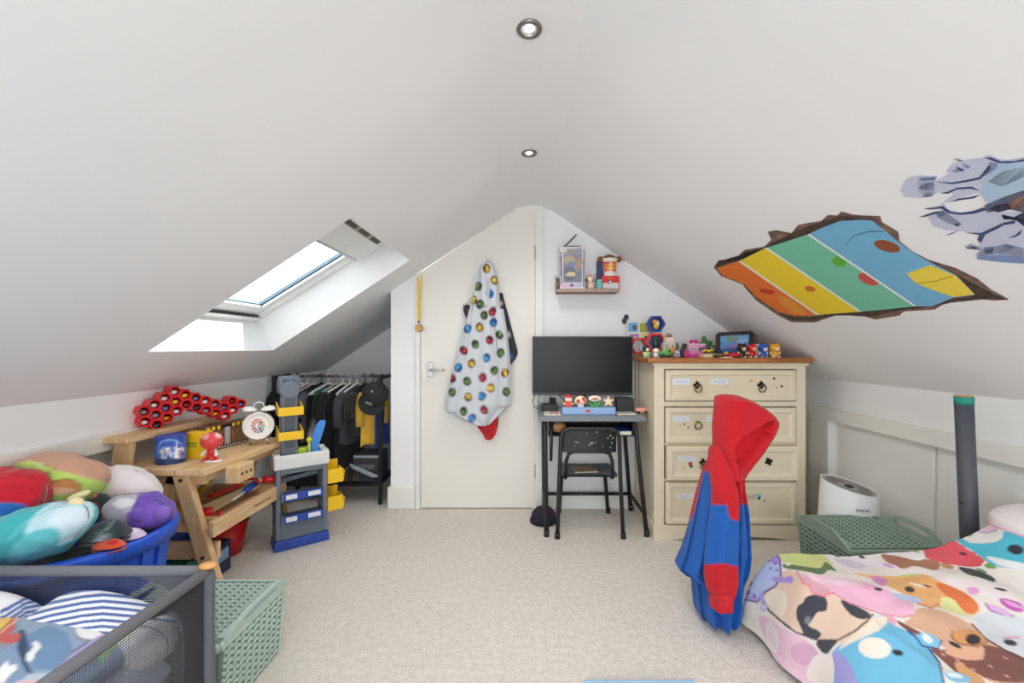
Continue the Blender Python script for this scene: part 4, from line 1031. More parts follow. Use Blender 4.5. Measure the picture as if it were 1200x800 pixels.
BND = [(0, 0.06), (0.15, 0.07), (0.10, 0.12), (0.082, 0.18), (0.078, NZ - 0.14), (0.085, NZ - 0.08), (0.11, NZ - 0.04), (0.19, NZ - 0.012), (0, NZ)]
mbn = thing('mesh_toy_bin', 'charcoal mesh-sided toy bin with padded rails in the near left corner', 'bin', ((NX0 + NX1) / 2, (NY0 + NY1) / 2, 0))
rr_ = 0.0135
obj('rail', MB().tube([(NX0, NY1, NZ), (NX1, NY1, NZ)], rr_, 14), m_sleeve, mbn)
obj('rail', MB().tube([(NX1, NY1, NZ), (NX1, NY0, NZ)], rr_, 14), m_sleeve, mbn)
obj('rail', MB().tube([(NX0, NY0, NZ), (NX0, NY1, NZ)], rr_, 14), m_sleeve, mbn)
obj('rail', MB().tube([(NX0, NY0, NZ), (NX1, NY0, NZ)], rr_, 14), m_sleeve, mbn)
for x, y in ((NX1, NY1), (NX0, NY1), (NX0, NY0), (NX1, NY0)):
    sx_ = -1 if x == NX1 else 1; sy_ = -1 if y == NY1 else 1
    ps = obj('corner_post', MB().bx(x - 0.014, x + 0.014, y - 0.014, y + 0.014, 0.0, NZ), m_sleeved, mbn, 0.008)
    obj('binding', MB().prism(BND, (x, y, 0), (0, sy_, 0), (0, 0, 1), (sx_ * 0.004, 0, 0)).prism(BND, (x, y, 0), (sx_, 0, 0), (0, 0, 1), (0, sy_ * 0.004, 0)), m_sleeved, mbn)
    obj('wooden_cap', MB().lathe([(0.0, 0.0), (0.0175, 0.0), (0.0185, 0.004), (0.0165, 0.009), (0.0, 0.010)], (x, y, NZ + 0.011), 20, None, 1.15, 1.0, cap=False), wood('orange_peg_wood', '#dba56a', '#c98d4e', 0), mbn)
def pane_q(name, a, b, c, d): obj(name, MB().add([a, b, c, d], [(0, 1, 2, 3)]), mm, mbn)
pane_q('net_panel', (NX1, NY0, 0.03), (NX1, NY1, 0.03), (NX1, NY1, NZ), (NX1, NY0, NZ))
pane_q('net_panel', (NX0, NY1, 0.03), (NX1, NY1, 0.03), (NX1, NY1, NZ), (NX0, NY1, NZ))
pane_q('net_panel', (NX0, NY0, 0.03), (NX0, NY1, 0.03), (NX0, NY1, NZ), (NX0, NY0, NZ))
obj('floor_panel', MB().bx(NX0, NX1, NY0, NY1, 0.02, 0.045), m_sleeved, mbn)
obj('hem', MB().bx(NX1 - 0.004, NX1 + 0.006, NY0, NY1, 0.02, 0.07).bx(NX0, NX1, NY1 - 0.004, NY1 + 0.006, 0.02, 0.07), m_sleeved, mbn)
obj('inner_cover', MB().prism([(-1.61, 0.50), (-1.44, 0.505), (-1.30, 0.42), (-1.61, 0.36)], (0, NY1 - 0.02, 0), (1, 0, 0), (0, 0, 1), (0, 0.006, 0)), mat('navy_cover', '#20283a', 0.8), mbn)

m_fleece = print_mat('fleece_print', 0.95, sheen=0.2, weave=0.4, scale=240)
GB = 'soft things piled in the mesh toy bin'
def slab(name, label, cat, x0, x1, y0, y1, zf, th, base, shapes, nu=150, nv=130, group=GB, mtl=None, e=0.42):
    """soft cushion or folded blanket: rounded edge, heights from zf(u, v)"""
    def top(u, v):
        q = (1 - abs(2 * u - 1) ** 4) ** e * (1 - abs(2 * v - 1) ** 4) ** e
        return (x0 + (x1 - x0) * u, y0 + (y1 - y0) * v, zf(u, v) - th * (1 - q))
    def bot(u, v):
        q = (1 - abs(2 * u - 1) ** 4) ** e * (1 - abs(2 * v - 1) ** 4) ** e
        return (x0 + (x1 - x0) * u, y0 + (y1 - y0) * v, zf(u, v) - th - th * q * 0.8)
    mb = MB().grid(top, nu, nv); b_ = MB().grid(bot, 24, 24); mb.add(b_.v, b_.f, True)
    o = obj(name, mb, mtl or m_fleece, None, label=label, cat=cat, group=group)
    paint(o, base, shapes); return o
# striped cushions along the far side
stripes = []
for k in range(9):
    y = 689 + k * 7.4
    stripes.append(('p', [(30, y + 16), (60, y + 8), (96, y + 1), (120, y - 1.5), (150, y + 1), (190, y + 6), (240, y + 12), (240, y + 15.4), (190, y + 9.4), (150, y + 4.4), (120, y + 2.0), (96, y + 4.4), (60, y + 11.4), (30, y + 19.4)], '#4a67a8'))
slab('striped_cushion', 'blue and white striped cushion against the far net of the toy bin', 'cushion', -1.235, -0.915, 0.985, 1.13, lambda u, v: 0.502 + 0.022 * v + 0.012 * math.sin(3 * u) - 0.075 * u * u, 0.05, '#eceff4', stripes)
st2 = [('p', [(0, 715 + k * 8), (30, 699 + k * 5.5), (60, 693 + k * 6), (92, 694 + k * 7), (92, 697 + k * 7), (60, 696 + k * 6), (30, 703 + k * 5.5), (0, 720 + k * 8)], '#4a67a8') for k in range(7)]
slab('striped_cushion', 'blue and white striped cushion half under the blue blanket at the left edge', 'cushion', -1.56, -1.215, 0.96, 1.125, lambda u, v: 0.45 + 0.03 * v + 0.05 * math.sin(PI * min(1, u * 1.1)) , 0.05, '#eceff4', st2)
# blue printed blanket
def blz(u, v): return 0.478 + 0.030 * math.sin(PI * min(1, u * 1.05)) * v + 0.018 * mnoise.noise(Vector((u * 4, v * 3, 2))) + 0.02 * v - 0.10 * max(0, u - 0.72)
bsh = [
    ('p', [(-40, 745), (-40, 735), (10, 716), (50, 706), (82, 705), (96, 709), (92, 716), (60, 713), (20, 722), (0, 730)], '#dfe3ea'), ('p', [(-20, 732), (12, 722), (50, 712), (84, 710), (94, 713), (60, 717), (20, 727), (-20, 740)], '#e0a5a5'),
    ('p', [(22, 722), (60, 717), (92, 716), (88, 742), (96, 752), (110, 748), (84, 770), (62, 788), (46, 792), (34, 772), (24, 742)], '#8fa5bf'),
    ('p', [(26, 745), (58, 732), (80, 742), (86, 760), (62, 785), (40, 784)], '#6d8fb6'),
    ('p', [(22, 738), (29, 738), (34, 756), (30, 772), (38, 790), (30, 786), (20, 760)], '#2d4166'),
    ('e', 39, 763, 10.5, 6, -58, '#39486a'), ('e', 36, 768, 6, 5, -50, '#e6e8ec'), ('e', 43, 756, 4.4, 5.4, -40, '#e6e8ec'), ('e', 40, 762, 6, 4, -60, '#e6e8ec'), ('e', 34, 772, 3.5, 3.5, 0, '#e6e8ec'),
    ('e', 6, 742, 13, 17, 0, '#8b8f9a'), ('p', [(-20, 726), (8, 720), (16, 722), (18, 736), (10, 742), (24, 742), (22, 752), (8, 754), (-20, 748)], '#c9504f'), ('p', [(-20, 730), (6, 722), (14, 724), (0, 738), (-20, 744)], '#e8c75a'), ('p', [(-20, 725), (-2, 722), (8, 720), (-2, 730), (-20, 734)], '#df9a8c'), ('l', [(0, 742), (10, 733), (18, 728)], 1.4, '#f0dc8a'),
    ('p', [(-10, 800), (0, 782), (8, 774), (12, 780), (19, 777), (20, 784), (12, 790), (4, 800)], '#eef0f2'),
    ('e', 112, 738, 26, 14, -6, '#8d949f'), ('e', 112, 737, 23, 11.5, -6, '#f0f0f1'), ('p', [(98, 718), (104, 713), (110, 722), (136, 722), (150, 726), (150, 736), (120, 740), (96, 730)], '#f0f0f1'),
    ('p', [(60, 800), (68, 783), (84, 766), (104, 752), (124, 740), (124, 746), (100, 772), (70, 800)], '#a8a0cc'), ('l', [(58, 798), (68, 780), (84, 764), (104, 751)], 1.5, '#6d7388'),
    ('p', [(122, 742), (136, 736), (150, 738), (120, 778), (112, 768)], '#9cc486'),
    ('p', [(16, 800), (26, 796), (48, 798), (60, 800), (60, 830), (10, 830)], '#e2b3bb'), ('p', [(18, 800), (36, 789), (52, 788), (60, 792), (48, 798), (30, 797)], '#b9c4d4')]
slab('printed_blanket', 'blue printed fleece blanket with white shapes on top in the mesh toy bin', 'blanket', -1.58, -0.935, 0.42, 1.035, blz, 0.045, '#7f97b4', bsh, 260, 240)
# things seen through the net
slab('green_cushion', 'lime green soft thing pressed against the near net of the toy bin', 'cushion', -1.05, -0.882, 0.47, 0.80, lambda u, v: 0.40 - 0.02 * u, 0.10, '#8cc46a', [], 30, 30)
slab('grey_cushion', 'pale grey cushion seen through the right net of the toy bin', 'cushion', -1.10, -0.885, 0.80, 1.06, lambda u, v: 0.40 + 0.02 * v, 0.07, '#aeb9c8', [('e', 205, 735, 24, 10, -10, '#d5d8de')], 60, 60)
plush('white_plush', 'white soft toy seen through the right net at the corner of the toy bin', Vector((-0.95, 1.045, 0.415)), (0.065, 0.06, 0.05), (0, 0, 0), '#d9dce0', [('e', 214, 752, 10, 4, -20, '#4a4e5a')])['group'] = GB
plush('grey_plush', 'dark and pale grey soft toy low behind the right net of the toy bin', Vector((-0.955, 1.0, 0.26)), (0.07, 0.11, 0.085), (0, 0, 0), '#8d929c', [('e', 205, 790, 12, 6, -60, '#3a3d46'), ('e', 218, 772, 8, 3, 30, '#b0563f'), ('l', [(190, 800), (205, 770), (225, 755)], 2.5, '#30333c')])['group'] = GB
plush('navy_plush', 'navy soft toy low behind the near net of the toy bin', Vector((-0.97, 0.80, 0.20)), (0.08, 0.13, 0.10), (0, 0, 0), '#3b4356')['group'] = GB
cloth_heap('blanket', 'dark blanket at the bottom of the mesh toy bin', ((NX0 + NX1) / 2, 0.75, 0.06), 0.34, 0.36, 0.30, '#454b58', (), 3, GB)

# ================================================================= WOVEN STORAGE BOXES
m_sage = mat('sage_green_plastic', '#afc4ba', 0.55, 0.03)
m_saged = mat('sage_green_shaded', '#6f857a', 0.7, 0.03)  # darker body colour puts the shade of the weave holes into the plastic
m_sage2 = mat('deep_sage_plastic', '#879d90', 0.55, 0.03)
m_sage2d = mat('deep_sage_shaded', '#55695e', 0.7, 0.03)  # shaded tone behind the weave, for the second box
def leafy(mb, c, a, b, nn_, L_, w_):
    """one raised stitch of the knit: a slim lozenge along direction a"""
    p = [c - a * L_, c + b * w_, c + a * L_, c - b * w_]; t_ = c + nn_ * 0.005
    mb.add(p + [t_], [(0, 1, 4), (1, 2, 4), (2, 3, 4), (3, 0, 4)])
def knit(o, ax_, ay_, nn_, lx, ly, px_, py_):
    mb = MB(); ax_, ay_, nn_, o = Vector(ax_), Vector(ay_), Vector(nn_), Vector(o)
    nx_, ny_ = int(lx / px_), int(ly / py_)
    for i in range(nx_):
        for j in range(ny_):
            c = o + ax_ * ((i + 0.5) * lx / nx_) + ay_ * ((j + 0.5) * ly / ny_)
            s_ = 1 if i % 2 else -1
            d = (ax_ * 0.62 + ay_ * 0.78 * s_).normalized(); b = (ay_ * 0.62 - ax_ * 0.78 * s_).normalized()
            leafy(mb, c + nn_ * 0.001, d, b, nn_, py_ * 0.74, py_ * 0.33)
    return mb
def woven_box(label, x0, x1, y0, y1, h, ms_, md_, hy0, hy1):
    t = thing('woven_storage_box', label, 'storage box', ((x0 + x1) / 2, (y0 + y1) / 2, 0), 'sage green woven plastic boxes')
    k = 0.018
    obj('body', MB().hexa([(x0 + k, y0 + k, 0), (x1 - k, y0 + k, 0), (x1 - k, y1 - k, 0), (x0 + k, y1 - k, 0), (x0, y0, h - 0.02), (x1, y0, h - 0.02), (x1, y1, h - 0.02), (x0, y1, h - 0.02)]), md_, t, 0.012)
    sl = (h - 0.02 - 0.0)
    def side(o, ax_, L_, nn_):
        lean = Vector(nn_) * k
        ay_ = (Vector((0, 0, sl)) + lean).normalized()
        obj('weave', knit(Vector(o) + ay_ * 0.008, ax_, ay_, nn_, L_, sl - 0.02, 0.0155, 0.0215), ms_, t, kind='stuff')
    side((x1 - k, y0 + k, 0), (0, 1, 0), y1 - y0 - 2 * k, (1, 0, 0))
    side((x0 + k, y1 - k, 0), (0, -1, 0), y1 - y0 - 2 * k, (-1, 0, 0))
    side((x0 + k, y0 + k, 0), (1, 0, 0), x1 - x0 - 2 * k, (0, -1, 0))
    side((x1 - k, y1 - k, 0), (-1, 0, 0), x1 - x0 - 2 * k, (0, 1, 0))
    lid = obj('lid', MB().bx(x0 - 0.002, x1 + 0.002, y0 - 0.002, y1 + 0.002, h - 0.024, h - 0.006), md_, t, 0.008)
    obj('lid_weave', knit((x0 + 0.03, y0 + 0.018, h - 0.006), (1, 0, 0), (0, 1, 0), (0, 0, 1), x1 - x0 - 0.06, y1 - y0 - 0.036, 0.0155, 0.0205), ms_, lid, kind='stuff')
    rim = MB()
    for p, q in (((x0, y0), (x1, y0)), ((x1, y0), (x1, y1)), ((x1, y1), (x0, y1)), ((x0, y1), (x0, y0))):
        rim.bar((p[0], p[1], h - 0.016), (q[0], q[1], h - 0.016), 0.016, 0.026)
    obj('lid_rim', rim, ms_, lid, 0.007)
    for x, s_ in ((x1, 1), (x0, -1)):
        ym, hl_ = (hy0 + hy1) / 2, (hy1 - hy0) / 2
        nk = 48; co_, ci_ = [], []
        for q in range(nk):
            a_ = 2 * PI * q / nk; ca, sa = math.cos(a_), math.sin(a_)
            yo_ = hl_ * math.copysign(abs(ca) ** 0.55, ca)
            zo_ = (0.046 * (1 - (max(0, abs(yo_) / hl_ - 0.45) / 0.55) ** 1.5) if sa >= 0 else -0.016)
            if sa < 0: yo_ = hl_ * ca
            co_.append((ym + yo_, h - 0.004 + zo_ * (1 if sa < 0 else min(1, sa * 4))))
            ci_.append((ym + hl_ * 0.56 * math.copysign(abs(ca) ** 0.6, ca), h + 0.016 + 0.0125 * math.copysign(abs(sa) ** 0.7, sa)))
        vs_ = []
        for dx_ in (-0.007, 0.007):
            for lp_q in (co_, ci_): vs_ += [(x + s_ * (0.004 + (zz_ - h) * 0.25) + dx_, yy_, zz_) for yy_, zz_ in lp_q]
        fs_ = []
        for q in range(nk):
            l_ = (q + 1) % nk
            fs_ += [(q, l_, nk + l_, nk + q), (2 * nk + q, 3 * nk + q, 3 * nk + l_, 2 * nk + l_), (q, 2 * nk + q, 2 * nk + l_, l_), (nk + q, nk + l_, 3 * nk + l_, 3 * nk + q)]
        obj('handle', MB().add(vs_, fs_), ms_, lid, 0.003)
        obj('handle_ledge', MB().bx(x - 0.034 if s_ > 0 else x - 0.006, x + 0.006 if s_ > 0 else x + 0.034, hy0 + 0.015, hy1 - 0.015, h - 0.010, h - 0.002), ms_, lid, 0.003)
    return t
woven_box('pale sage woven box beside the mesh bin in front of the workbench', -1.345, -0.925, 1.275, 1.632, 0.262, m_sage, m_saged, 1.29, 1.62)
woven_box('darker sage woven box between the bed and the chest of drawers', 1.315, 1.70, 1.74, 2.10, 0.325, m_sage2, m_sage2d, 1.75, 2.06)
# ================================================================= THINGS ON THE DOOR
m_fleece_robe = print_mat('fleece_robe', 0.95, sheen=0.08, weave=0.45, scale=240)
def garment(name, mbrows, Y, depth, base, shapes, parent, N=72, sub=6, fold=0.12, nf=5, seed=0.0, mtl=None, flat=1.0, yoff=None, dent=None, cap=True):
    """cloth hanging in folds: rows (picture y, left x, right x) are the silhouette, depth its half thickness"""
    ys = [r[0] for r in mbrows]; rings = []
    n = int((ys[-1] - ys[0]) / 300 * 40 * sub / 2) + 10
    for q in range(n + 1):
        t = q / n; y = ys[0] + (ys[-1] - ys[0]) * t
        xl, xr = lerp_table(mbrows, y)
        cx, hw = (xl + xr) / 2, max(0.6, (xr - xl) / 2)
        yo = yoff(y) if yoff else 0.0
        ring = []
        endk = min(1.0, (t * n + 0.5) / 4, ((1 - t) * n + 1.5) / 3)
        for k in range(N):
            a = 2 * PI * k / N
            p = W(cx + hw * math.cos(a), y, Y)
            dp = depth * (0.35 + 0.65 * endk) * math.sin(a)
            fo = fold * depth * math.sin(nf * a + seed + 1.3 * math.sin(3 * t + seed)) * min(1, t * 2.5 + 0.2)
            fo += 0.35 * fold * depth * mnoise.noise(Vector((p.x * 14, p.z * 9, seed)))
            p.y = Y + yo + dp + fo * (1 if math.sin(a) < 0.25 else 0.2)
            ring.append(p)
        rings.append(ring)
    mb = MB().loft(rings, cap=cap)
    if dent:
        px, py = project([tuple(v) for v in mb.v])
        mk = inside(px, py, dent[0])
        for i, v in enumerate(mb.v):
            if mk[i] and v.y < Y: v.y += dent[1]
    o = obj(name, mb, mtl or m_fleece_robe, parent); paint(o, base, shapes); return o

YD = 2.945
hook = W(571, 309, 3.0)
hk = thing('door_hook', 'small chrome hook near the top of the door holding the robes', 'hook', hook)
obj('hook_plate', MB().bx(hook.x - 0.012, hook.x + 0.012, D - 0.022, D - 0.014, hook.z - 0.03, hook.z + 0.03), m_chrome, hk, 0.003)
obj('hook_arm', MB().tube([(hook.x, D - 0.02, hook.z - 0.015), (hook.x, D - 0.05, hook.z - 0.02), (hook.x, D - 0.068, hook.z - 0.005), (hook.x, D - 0.07, hook.z + 0.012)], 0.005, 8), m_chrome, hk)
rb = thing('hooded_robe', 'pale grey child\'s hooded robe with coloured oval spots hanging on the door', 'robe', W(566, 497, YD))
rngs = random.Random(11)
spots = []
def z6(x, y): return 480 + x / 3.636, 300 + y / 3.636
for x, y, c in ((328,52,'y'),(362,103,'y'),(342,160,'b'),(300,205,'g'),(272,185,'y'),(292,130,'g'),(318,252,'g'),(352,237,'r'),(357,282,'b'),(298,303,'y'),(247,310,'b'),(383,335,'g'),(341,357,'r'),(280,375,'g'),(388,412,'g'),(230,402,'r'),(328,433,'b'),(264,457,'y'),(208,475,'b'),(361,487,'g'),(406,497,'y'),(312,517,'r'),(245,533,'g'),(346,562,'y'),(308,597,'b'),(182,580,'g'),(412,578,'g'),(249,600,'y'),(230,660,'g'),(266,690,'b'),(318,655,'r'),(180,520,'r')):
    cx_, cy_ = z6(x, y)
    dark, main, lite = {'y': ('#5a3a1e', '#d8b430', '#e6cf5a'), 'b': ('#1f4f86', '#3790cc', '#5aaee0'), 'g': ('#24301f', '#587a3c', '#7fa257'), 'r': ('#4a1420', '#b02438', '#c85a60')}[c]
    an_ = rngs.uniform(-30, 30)
    spots += [('e', cx_, cy_, 4.5, 5.5, an_, dark)] + [('e', cx_ + rngs.uniform(-1.9, 1.9), cy_ + rngs.uniform(-2.4, 2.8), rngs.uniform(1.0, 2.3), rngs.uniform(1.0, 2.2), an_, q_) for q_ in (main, main, main, lite, main)]
robe_rows = [(330, 559, 583), (342, 557, 585), (356, 552, 586), (368, 549, 588), (380, 547, 590), (400, 543, 592), (420, 538, 594), (440, 532, 595), (460, 527, 597), (474, 523, 598), (482, 524, 590), (488, 530, 583), (494, 548, 577), (498, 562, 572)]
garment('body', robe_rows, YD, 0.055, '#c9cdd3', spots, rb, N=150, sub=14, fold=0.22, nf=7, seed=0.6)
garment('hood', [(307, 567, 576), (312, 562, 579), (322, 560, 582), (334, 558, 584), (348, 556, 584), (360, 555, 583)], YD - 0.02, 0.05, '#c9cdd3', spots + [('e', 572, 338, 2.2, 12, 0, '#b9bec6')], rb, N=110, sub=16, fold=0.25, nf=5, seed=2.0)
garment('sleeve', [(362, 578, 590), (385, 580, 594), (410, 583, 597), (440, 585, 599.5), (465, 583, 600), (474, 582, 599.5), (476, 583, 599)], YD - 0.035, 0.035, '#c6cad0', spots, rb, N=90, sub=12, fold=0.15, nf=4, seed=4.0)
garment('sleeve', [(366, 549, 556), (400, 540, 552), (440, 529, 545), (470, 522, 541), (480, 521.5, 540), (483, 523, 538)], YD - 0.02, 0.03, '#c6cad0', spots, rb, N=80, sub=12, fold=0.15, nf=4, seed=5.0)
dk = thing('dark_robe', 'dark navy garment hanging behind the spotted robe on the door', 'garment', W(600, 426, 3.0))
garment('cloth', [(343, 580, 589), (352, 575, 591), (370, 570, 596), (390, 570, 601), (408, 572, 606), (414, 574, 607), (420, 580, 604), (427, 588, 599)], 3.0, 0.018, '#33353f', [('e', 587, 355, 2.4, 1.6, 0, '#e0c8b8'), ('e', 596, 392, 2, 3, 0, '#d8d2cc'), ('e', 599, 418, 2, 3, 0, '#3e74b4')], dk, fold=0.3)
garment('collar', [(357, 543, 550), (364, 543, 552), (372, 546, 552), (381, 549, 551)], 2.995, 0.015, '#33353f', [('e', 550, 364, 2, 2, 0, '#c8504a')], dk, fold=0.2)
obj('strap', MB().tube([W(544, 358, 2.99), W(551, 350, 2.985), W(560, 342, 2.985), W(570, 318, 2.975)], 0.0035, 8), mat('white_cord', '#e3e1dc', 0.8), dk)
rd = thing('red_garment', 'red garment hem showing below the spotted robe on the door', 'garment', W(572, 515, 2.985))
garment('cloth', [(470, 560, 582), (484, 559, 584), (494, 557, 584), (500, 560, 583), (508, 566, 581), (513, 568, 578), (515, 570, 575)], 2.985, 0.025, '#c3222f', [('l', [(562, 500), (572, 496), (582, 488)], 1.0, '#7a1a22'), ('e', 575, 494, 3, 2, 0, '#5a4650'), ('e', 572, 506, 2.4, 1.6, 20, '#8a1d28')], rd, fold=0.3)
# medal hung on the frame
md = W(491, 384, 3.0)
medal = thing('medal', 'gold medal on a yellow ribbon hanging from the door frame', 'medal', md)
m_rib = mat('yellow_ribbon', '#e6c43a', 0.7, 0.06)
obj('ribbon', MB().bar(W(489.5, 324, 3.006), W(490, 378, 3.008), 0.010, 0.002, (0, 1, 0)).bar(W(493.5, 324, 3.004), W(491, 378, 3.004), 0.010, 0.002, (0, 1, 0)), m_rib, medal)
obj('ribbon_end', MB().box(W(490.5, 377, 3.004), (0.012, 0.006, 0.016)), m_black, medal, 0.002)
obj('disc', MB().cyl(W(491, 384.5, 3.008), W(491, 384.5, 3.001), 0.028, n=28).tube([W(491, 384.5, 3.0) + Vector((0.024 * math.cos(a), 0, 0.024 * math.sin(a))) for a in [2 * PI * q / 24 for q in range(24)]], 0.0025, 6, closed=True), mat('antique_gold', '#86683a', 0.35, 0.15, 60, metallic=0.7), medal)
pin = W(491, 323, 3.012)
obj('pin', MB().cyl(pin, pin + Vector((0, -0.016, 0)), 0.006, n=10), m_white_p, medal)

# ================================================================= DESK, MONITOR, CHAIR
m_dtop = mat('grey_laminate', '#8e979d', 0.45, 0.08, 30); m_dedge = mat('grey_desk_edge', '#767e85', 0.5, 0.05)
m_chip = mat('chipped_black_paint', '#222225', 0.45, 0.25, 60)
dx0, dx1, dy0, dy1, dz = 0.058, 0.706, 2.585, 3.02, 0.702
dsk = thing('school_desk', 'small grey topped school desk with black tube legs left of the chest', 'desk', ((dx0 + dx1) / 2, (dy0 + dy1) / 2, 0))
obj('desktop', MB().hexa([(dx0, dy0, dz - 0.004), (dx1, dy0, dz - 0.004), (dx1 - 0.01, dy1, dz), (dx0 + 0.01, dy1, dz), (dx0, dy0, dz + 0.022), (dx1, dy0, dz + 0.022), (dx1 - 0.01, dy1, dz + 0.026), (dx0 + 0.01, dy1, dz + 0.026)]), m_dtop, dsk, 0.006)
obj('edge_band', MB().bx(dx0 - 0.002, dx1 + 0.002, dy0 - 0.006, dy0 + 0.004, dz - 0.006, dz + 0.022), m_dedge, dsk, 0.004)
obj('side_lip', MB().bx(dx0 - 0.004, dx0 + 0.012, dy0 + 0.02, dy1 - 0.02, dz + 0.015, dz + 0.040), m_dedge, dsk, 0.005)
obj('book_tray', MB().bx(dx0 + 0.06, dx1 - 0.06, dy0 + 0.04, dy1 - 0.02, dz - 0.105, dz - 0.098).bx(dx0 + 0.06, dx0 + 0.068, dy0 + 0.04, dy1 - 0.02, dz - 0.105, dz - 0.01).bx(dx1 - 0.068, dx1 - 0.06, dy0 + 0.04, dy1 - 0.02, dz - 0.105, dz - 0.01).bx(dx0 + 0.06, dx1 - 0.06, dy1 - 0.03, dy1 - 0.02, dz - 0.105, dz - 0.01), m_blackmetal, dsk)
for xt, xb in ((dx0 + 0.040, dx0 + 0.048), (dx1 - 0.055, dx1 + 0.008)):
    for yt, yb in ((dy0 + 0.06, dy0 + 0.005), (dy1 - 0.05, dy1 - 0.02)):
        lg = obj('leg', MB().tube([(xb, yb, 0.0), (xt + (xb - xt) * 0.1, yt, dz - 0.03), (xt, yt + 0.02, dz - 0.006)], 0.0135, 12), m_chip, dsk)
        obj('rubber_foot', MB().cyl((xb, yb, 0.0), (xb, yb - 0.0, 0.04), 0.0175, 0.016, 12), m_black, lg)
    obj('side_bar', MB().tube([(xb - (xb - xt) * 0.2, dy0 + 0.02, 0.13), (xb - (xb - xt) * 0.2, dy1 - 0.03, 0.13)], 0.011, 10), m_chip, dsk)
obj('cross_bar', MB().tube([(dx0 + 0.05, dy1 - 0.06, 0.13), (dx1 - 0.01, dy1 - 0.06, 0.13)], 0.012, 10), m_chip, dsk)
obj('brace_tube', MB().tube([(dx0 + 0.076, dy0 + 0.03, 0.45), (dx0 + 0.082, dy0 + 0.06, dz - 0.01)], 0.010, 10), m_chip, dsk)

# monitor
MY = 2.86
ml, mr = W(624, 394, MY), W(741.5, 463, MY)
mo = thing('monitor', 'black widescreen monitor standing at the back of the school desk', 'monitor', ((ml.x + mr.x) / 2, MY + 0.06, dz + 0.026))
obj('housing', MB().bx(ml.x, mr.x, MY, MY + 0.028, mr.z, ml.z), m_black, mo, 0.004)
m_scr = mat('black_glass', '#0c0d0f', 0.28, 0.1, 3, spec=0.22)
obj('screen', MB().bx(ml.x + 0.008, mr.x - 0.008, MY - 0.0015, MY + 0.002, mr.z + 0.020, ml.z - 0.008), m_scr, mo)
obj('chin', MB().bx(ml.x, mr.x, MY - 0.003, MY + 0.002, mr.z, mr.z + 0.018), mat('dark_grey_bezel', '#2a2b2e', 0.4), mo, 0.001)
mcx = (ml.x + mr.x) / 2
obj('back_bulge', MB().bx(mcx - 0.14, mcx + 0.14, MY + 0.026, MY + 0.058, mr.z + 0.06, ml.z - 0.10), m_black, mo, 0.012)
obj('stand_column', MB().bx(mcx - 0.03, mcx + 0.03, MY + 0.045, MY + 0.07, dz + 0.03, mr.z + 0.12), m_black, mo, 0.004)
obj('stand_foot', MB().lathe([(0.0, 0.0), (0.10, 0.0), (0.10, 0.008), (0.0, 0.012)], (mcx, MY + 0.05, dz + 0.026), 30, None, 1.2, 0.7), m_black, mo)
cab = thing('monitor_cables', 'thin black cables dangling below the left of the monitor', 'cable', W(632, 478, 2.93))
for pts in ([(627, 463), (624, 470), (626, 477), (636, 482)], [(633, 463), (630, 469), (634, 475), (640, 479)], [(644.5, 463), (644.5, 472), (645, 480)], [(655, 463), (661, 469), (668, 471), (672, 480)]):
    obj('cable', MB().tube([W(x, y, 2.93) for x, y in pts], 0.0028, 6), m_black, cab)
so = W(653, 469, D - 0.01)
sk = thing('wall_socket', 'white double wall socket behind the desk below the monitor', 'socket', so)
obj('plate', MB().box(so, (0.15, 0.012, 0.085)), m_white_p, sk, 0.004)
obj('plug', MB().box(so + Vector((-0.035, -0.02, 0)), (0.045, 0.03, 0.045)), m_black, sk, 0.006)
obj('switch', MB().box(so + Vector((0.035, -0.007, 0.02)), (0.016, 0.006, 0.022)), m_white_p, sk, 0.002)

# light blue toy box with four plain pixel-style toys
DT = dz + 0.0245
def deskbox(name, label, cat, x0, x1, y0, y1, h, m_, parts=(), bevel=0.003):
    t = thing(name, label, cat, ((x0 + x1) / 2, (y0 + y1) / 2, DT))
    obj('case', MB().bx(x0, x1, y0, y1, DT, DT + h), m_, t, bevel)
    for n_, mb_, mt_ in parts: obj(n_, mb_, mt_, t)
    return t
qY = 2.655
qx0, qx1 = W(659, 0, qY).x, W(721.5, 0, qY).x
m_pale = mat('powder_blue_plastic', '#8fb0de', 0.45, 0.03)
qb = deskbox('display_stand', 'powder blue toy display stand at the front of the school desk', 'stand', qx0, qx1, qY, qY + 0.07, 0.044, m_pale, [('logo_print', MB().box(((qx0 + qx1) / 2 - 0.006, qY - 0.001, DT + 0.024), (0.030, 0.002, 0.014)), mat('red_print', '#d8402f', 0.5)), ('logo_print', MB().box(((qx0 + qx1) / 2 - 0.030, qY - 0.001, DT + 0.026), (0.012, 0.002, 0.008)), mat('pale_pink_print', '#e6bfc0', 0.5))])
ST = DT + 0.0445
def sx_(px): return W(px, 0, qY + 0.03).x
m_cream = mat('cream_plastic', '#f1dfc0', 0.45, 0.03); m_green = mat('leaf_green_plastic', '#3fae3f', 0.45, 0.04); m_or = mat('orange_red_plastic', '#e0482e', 0.45)
c0 = Vector((sx_(666), qY + 0.03, ST))
t1 = thing('toy_figure', 'small red and cream toy figure, leftmost on the powder blue stand', 'toy', c0, 'small toys on the powder blue stand')
obj('body', MB().bx(c0.x - 0.022, c0.x + 0.022, c0.y - 0.008, c0.y + 0.008, c0.z, c0.z + 0.034), m_or, t1, 0.003)
obj('arms', MB().bx(c0.x - 0.032, c0.x + 0.032, c0.y - 0.007, c0.y + 0.007, c0.z + 0.014, c0.z + 0.026), m_cream, t1, 0.003)
obj('head', MB().bx(c0.x - 0.020, c0.x + 0.022, c0.y - 0.008, c0.y + 0.008, c0.z + 0.036, c0.z + 0.058), m_cream, t1, 0.003)
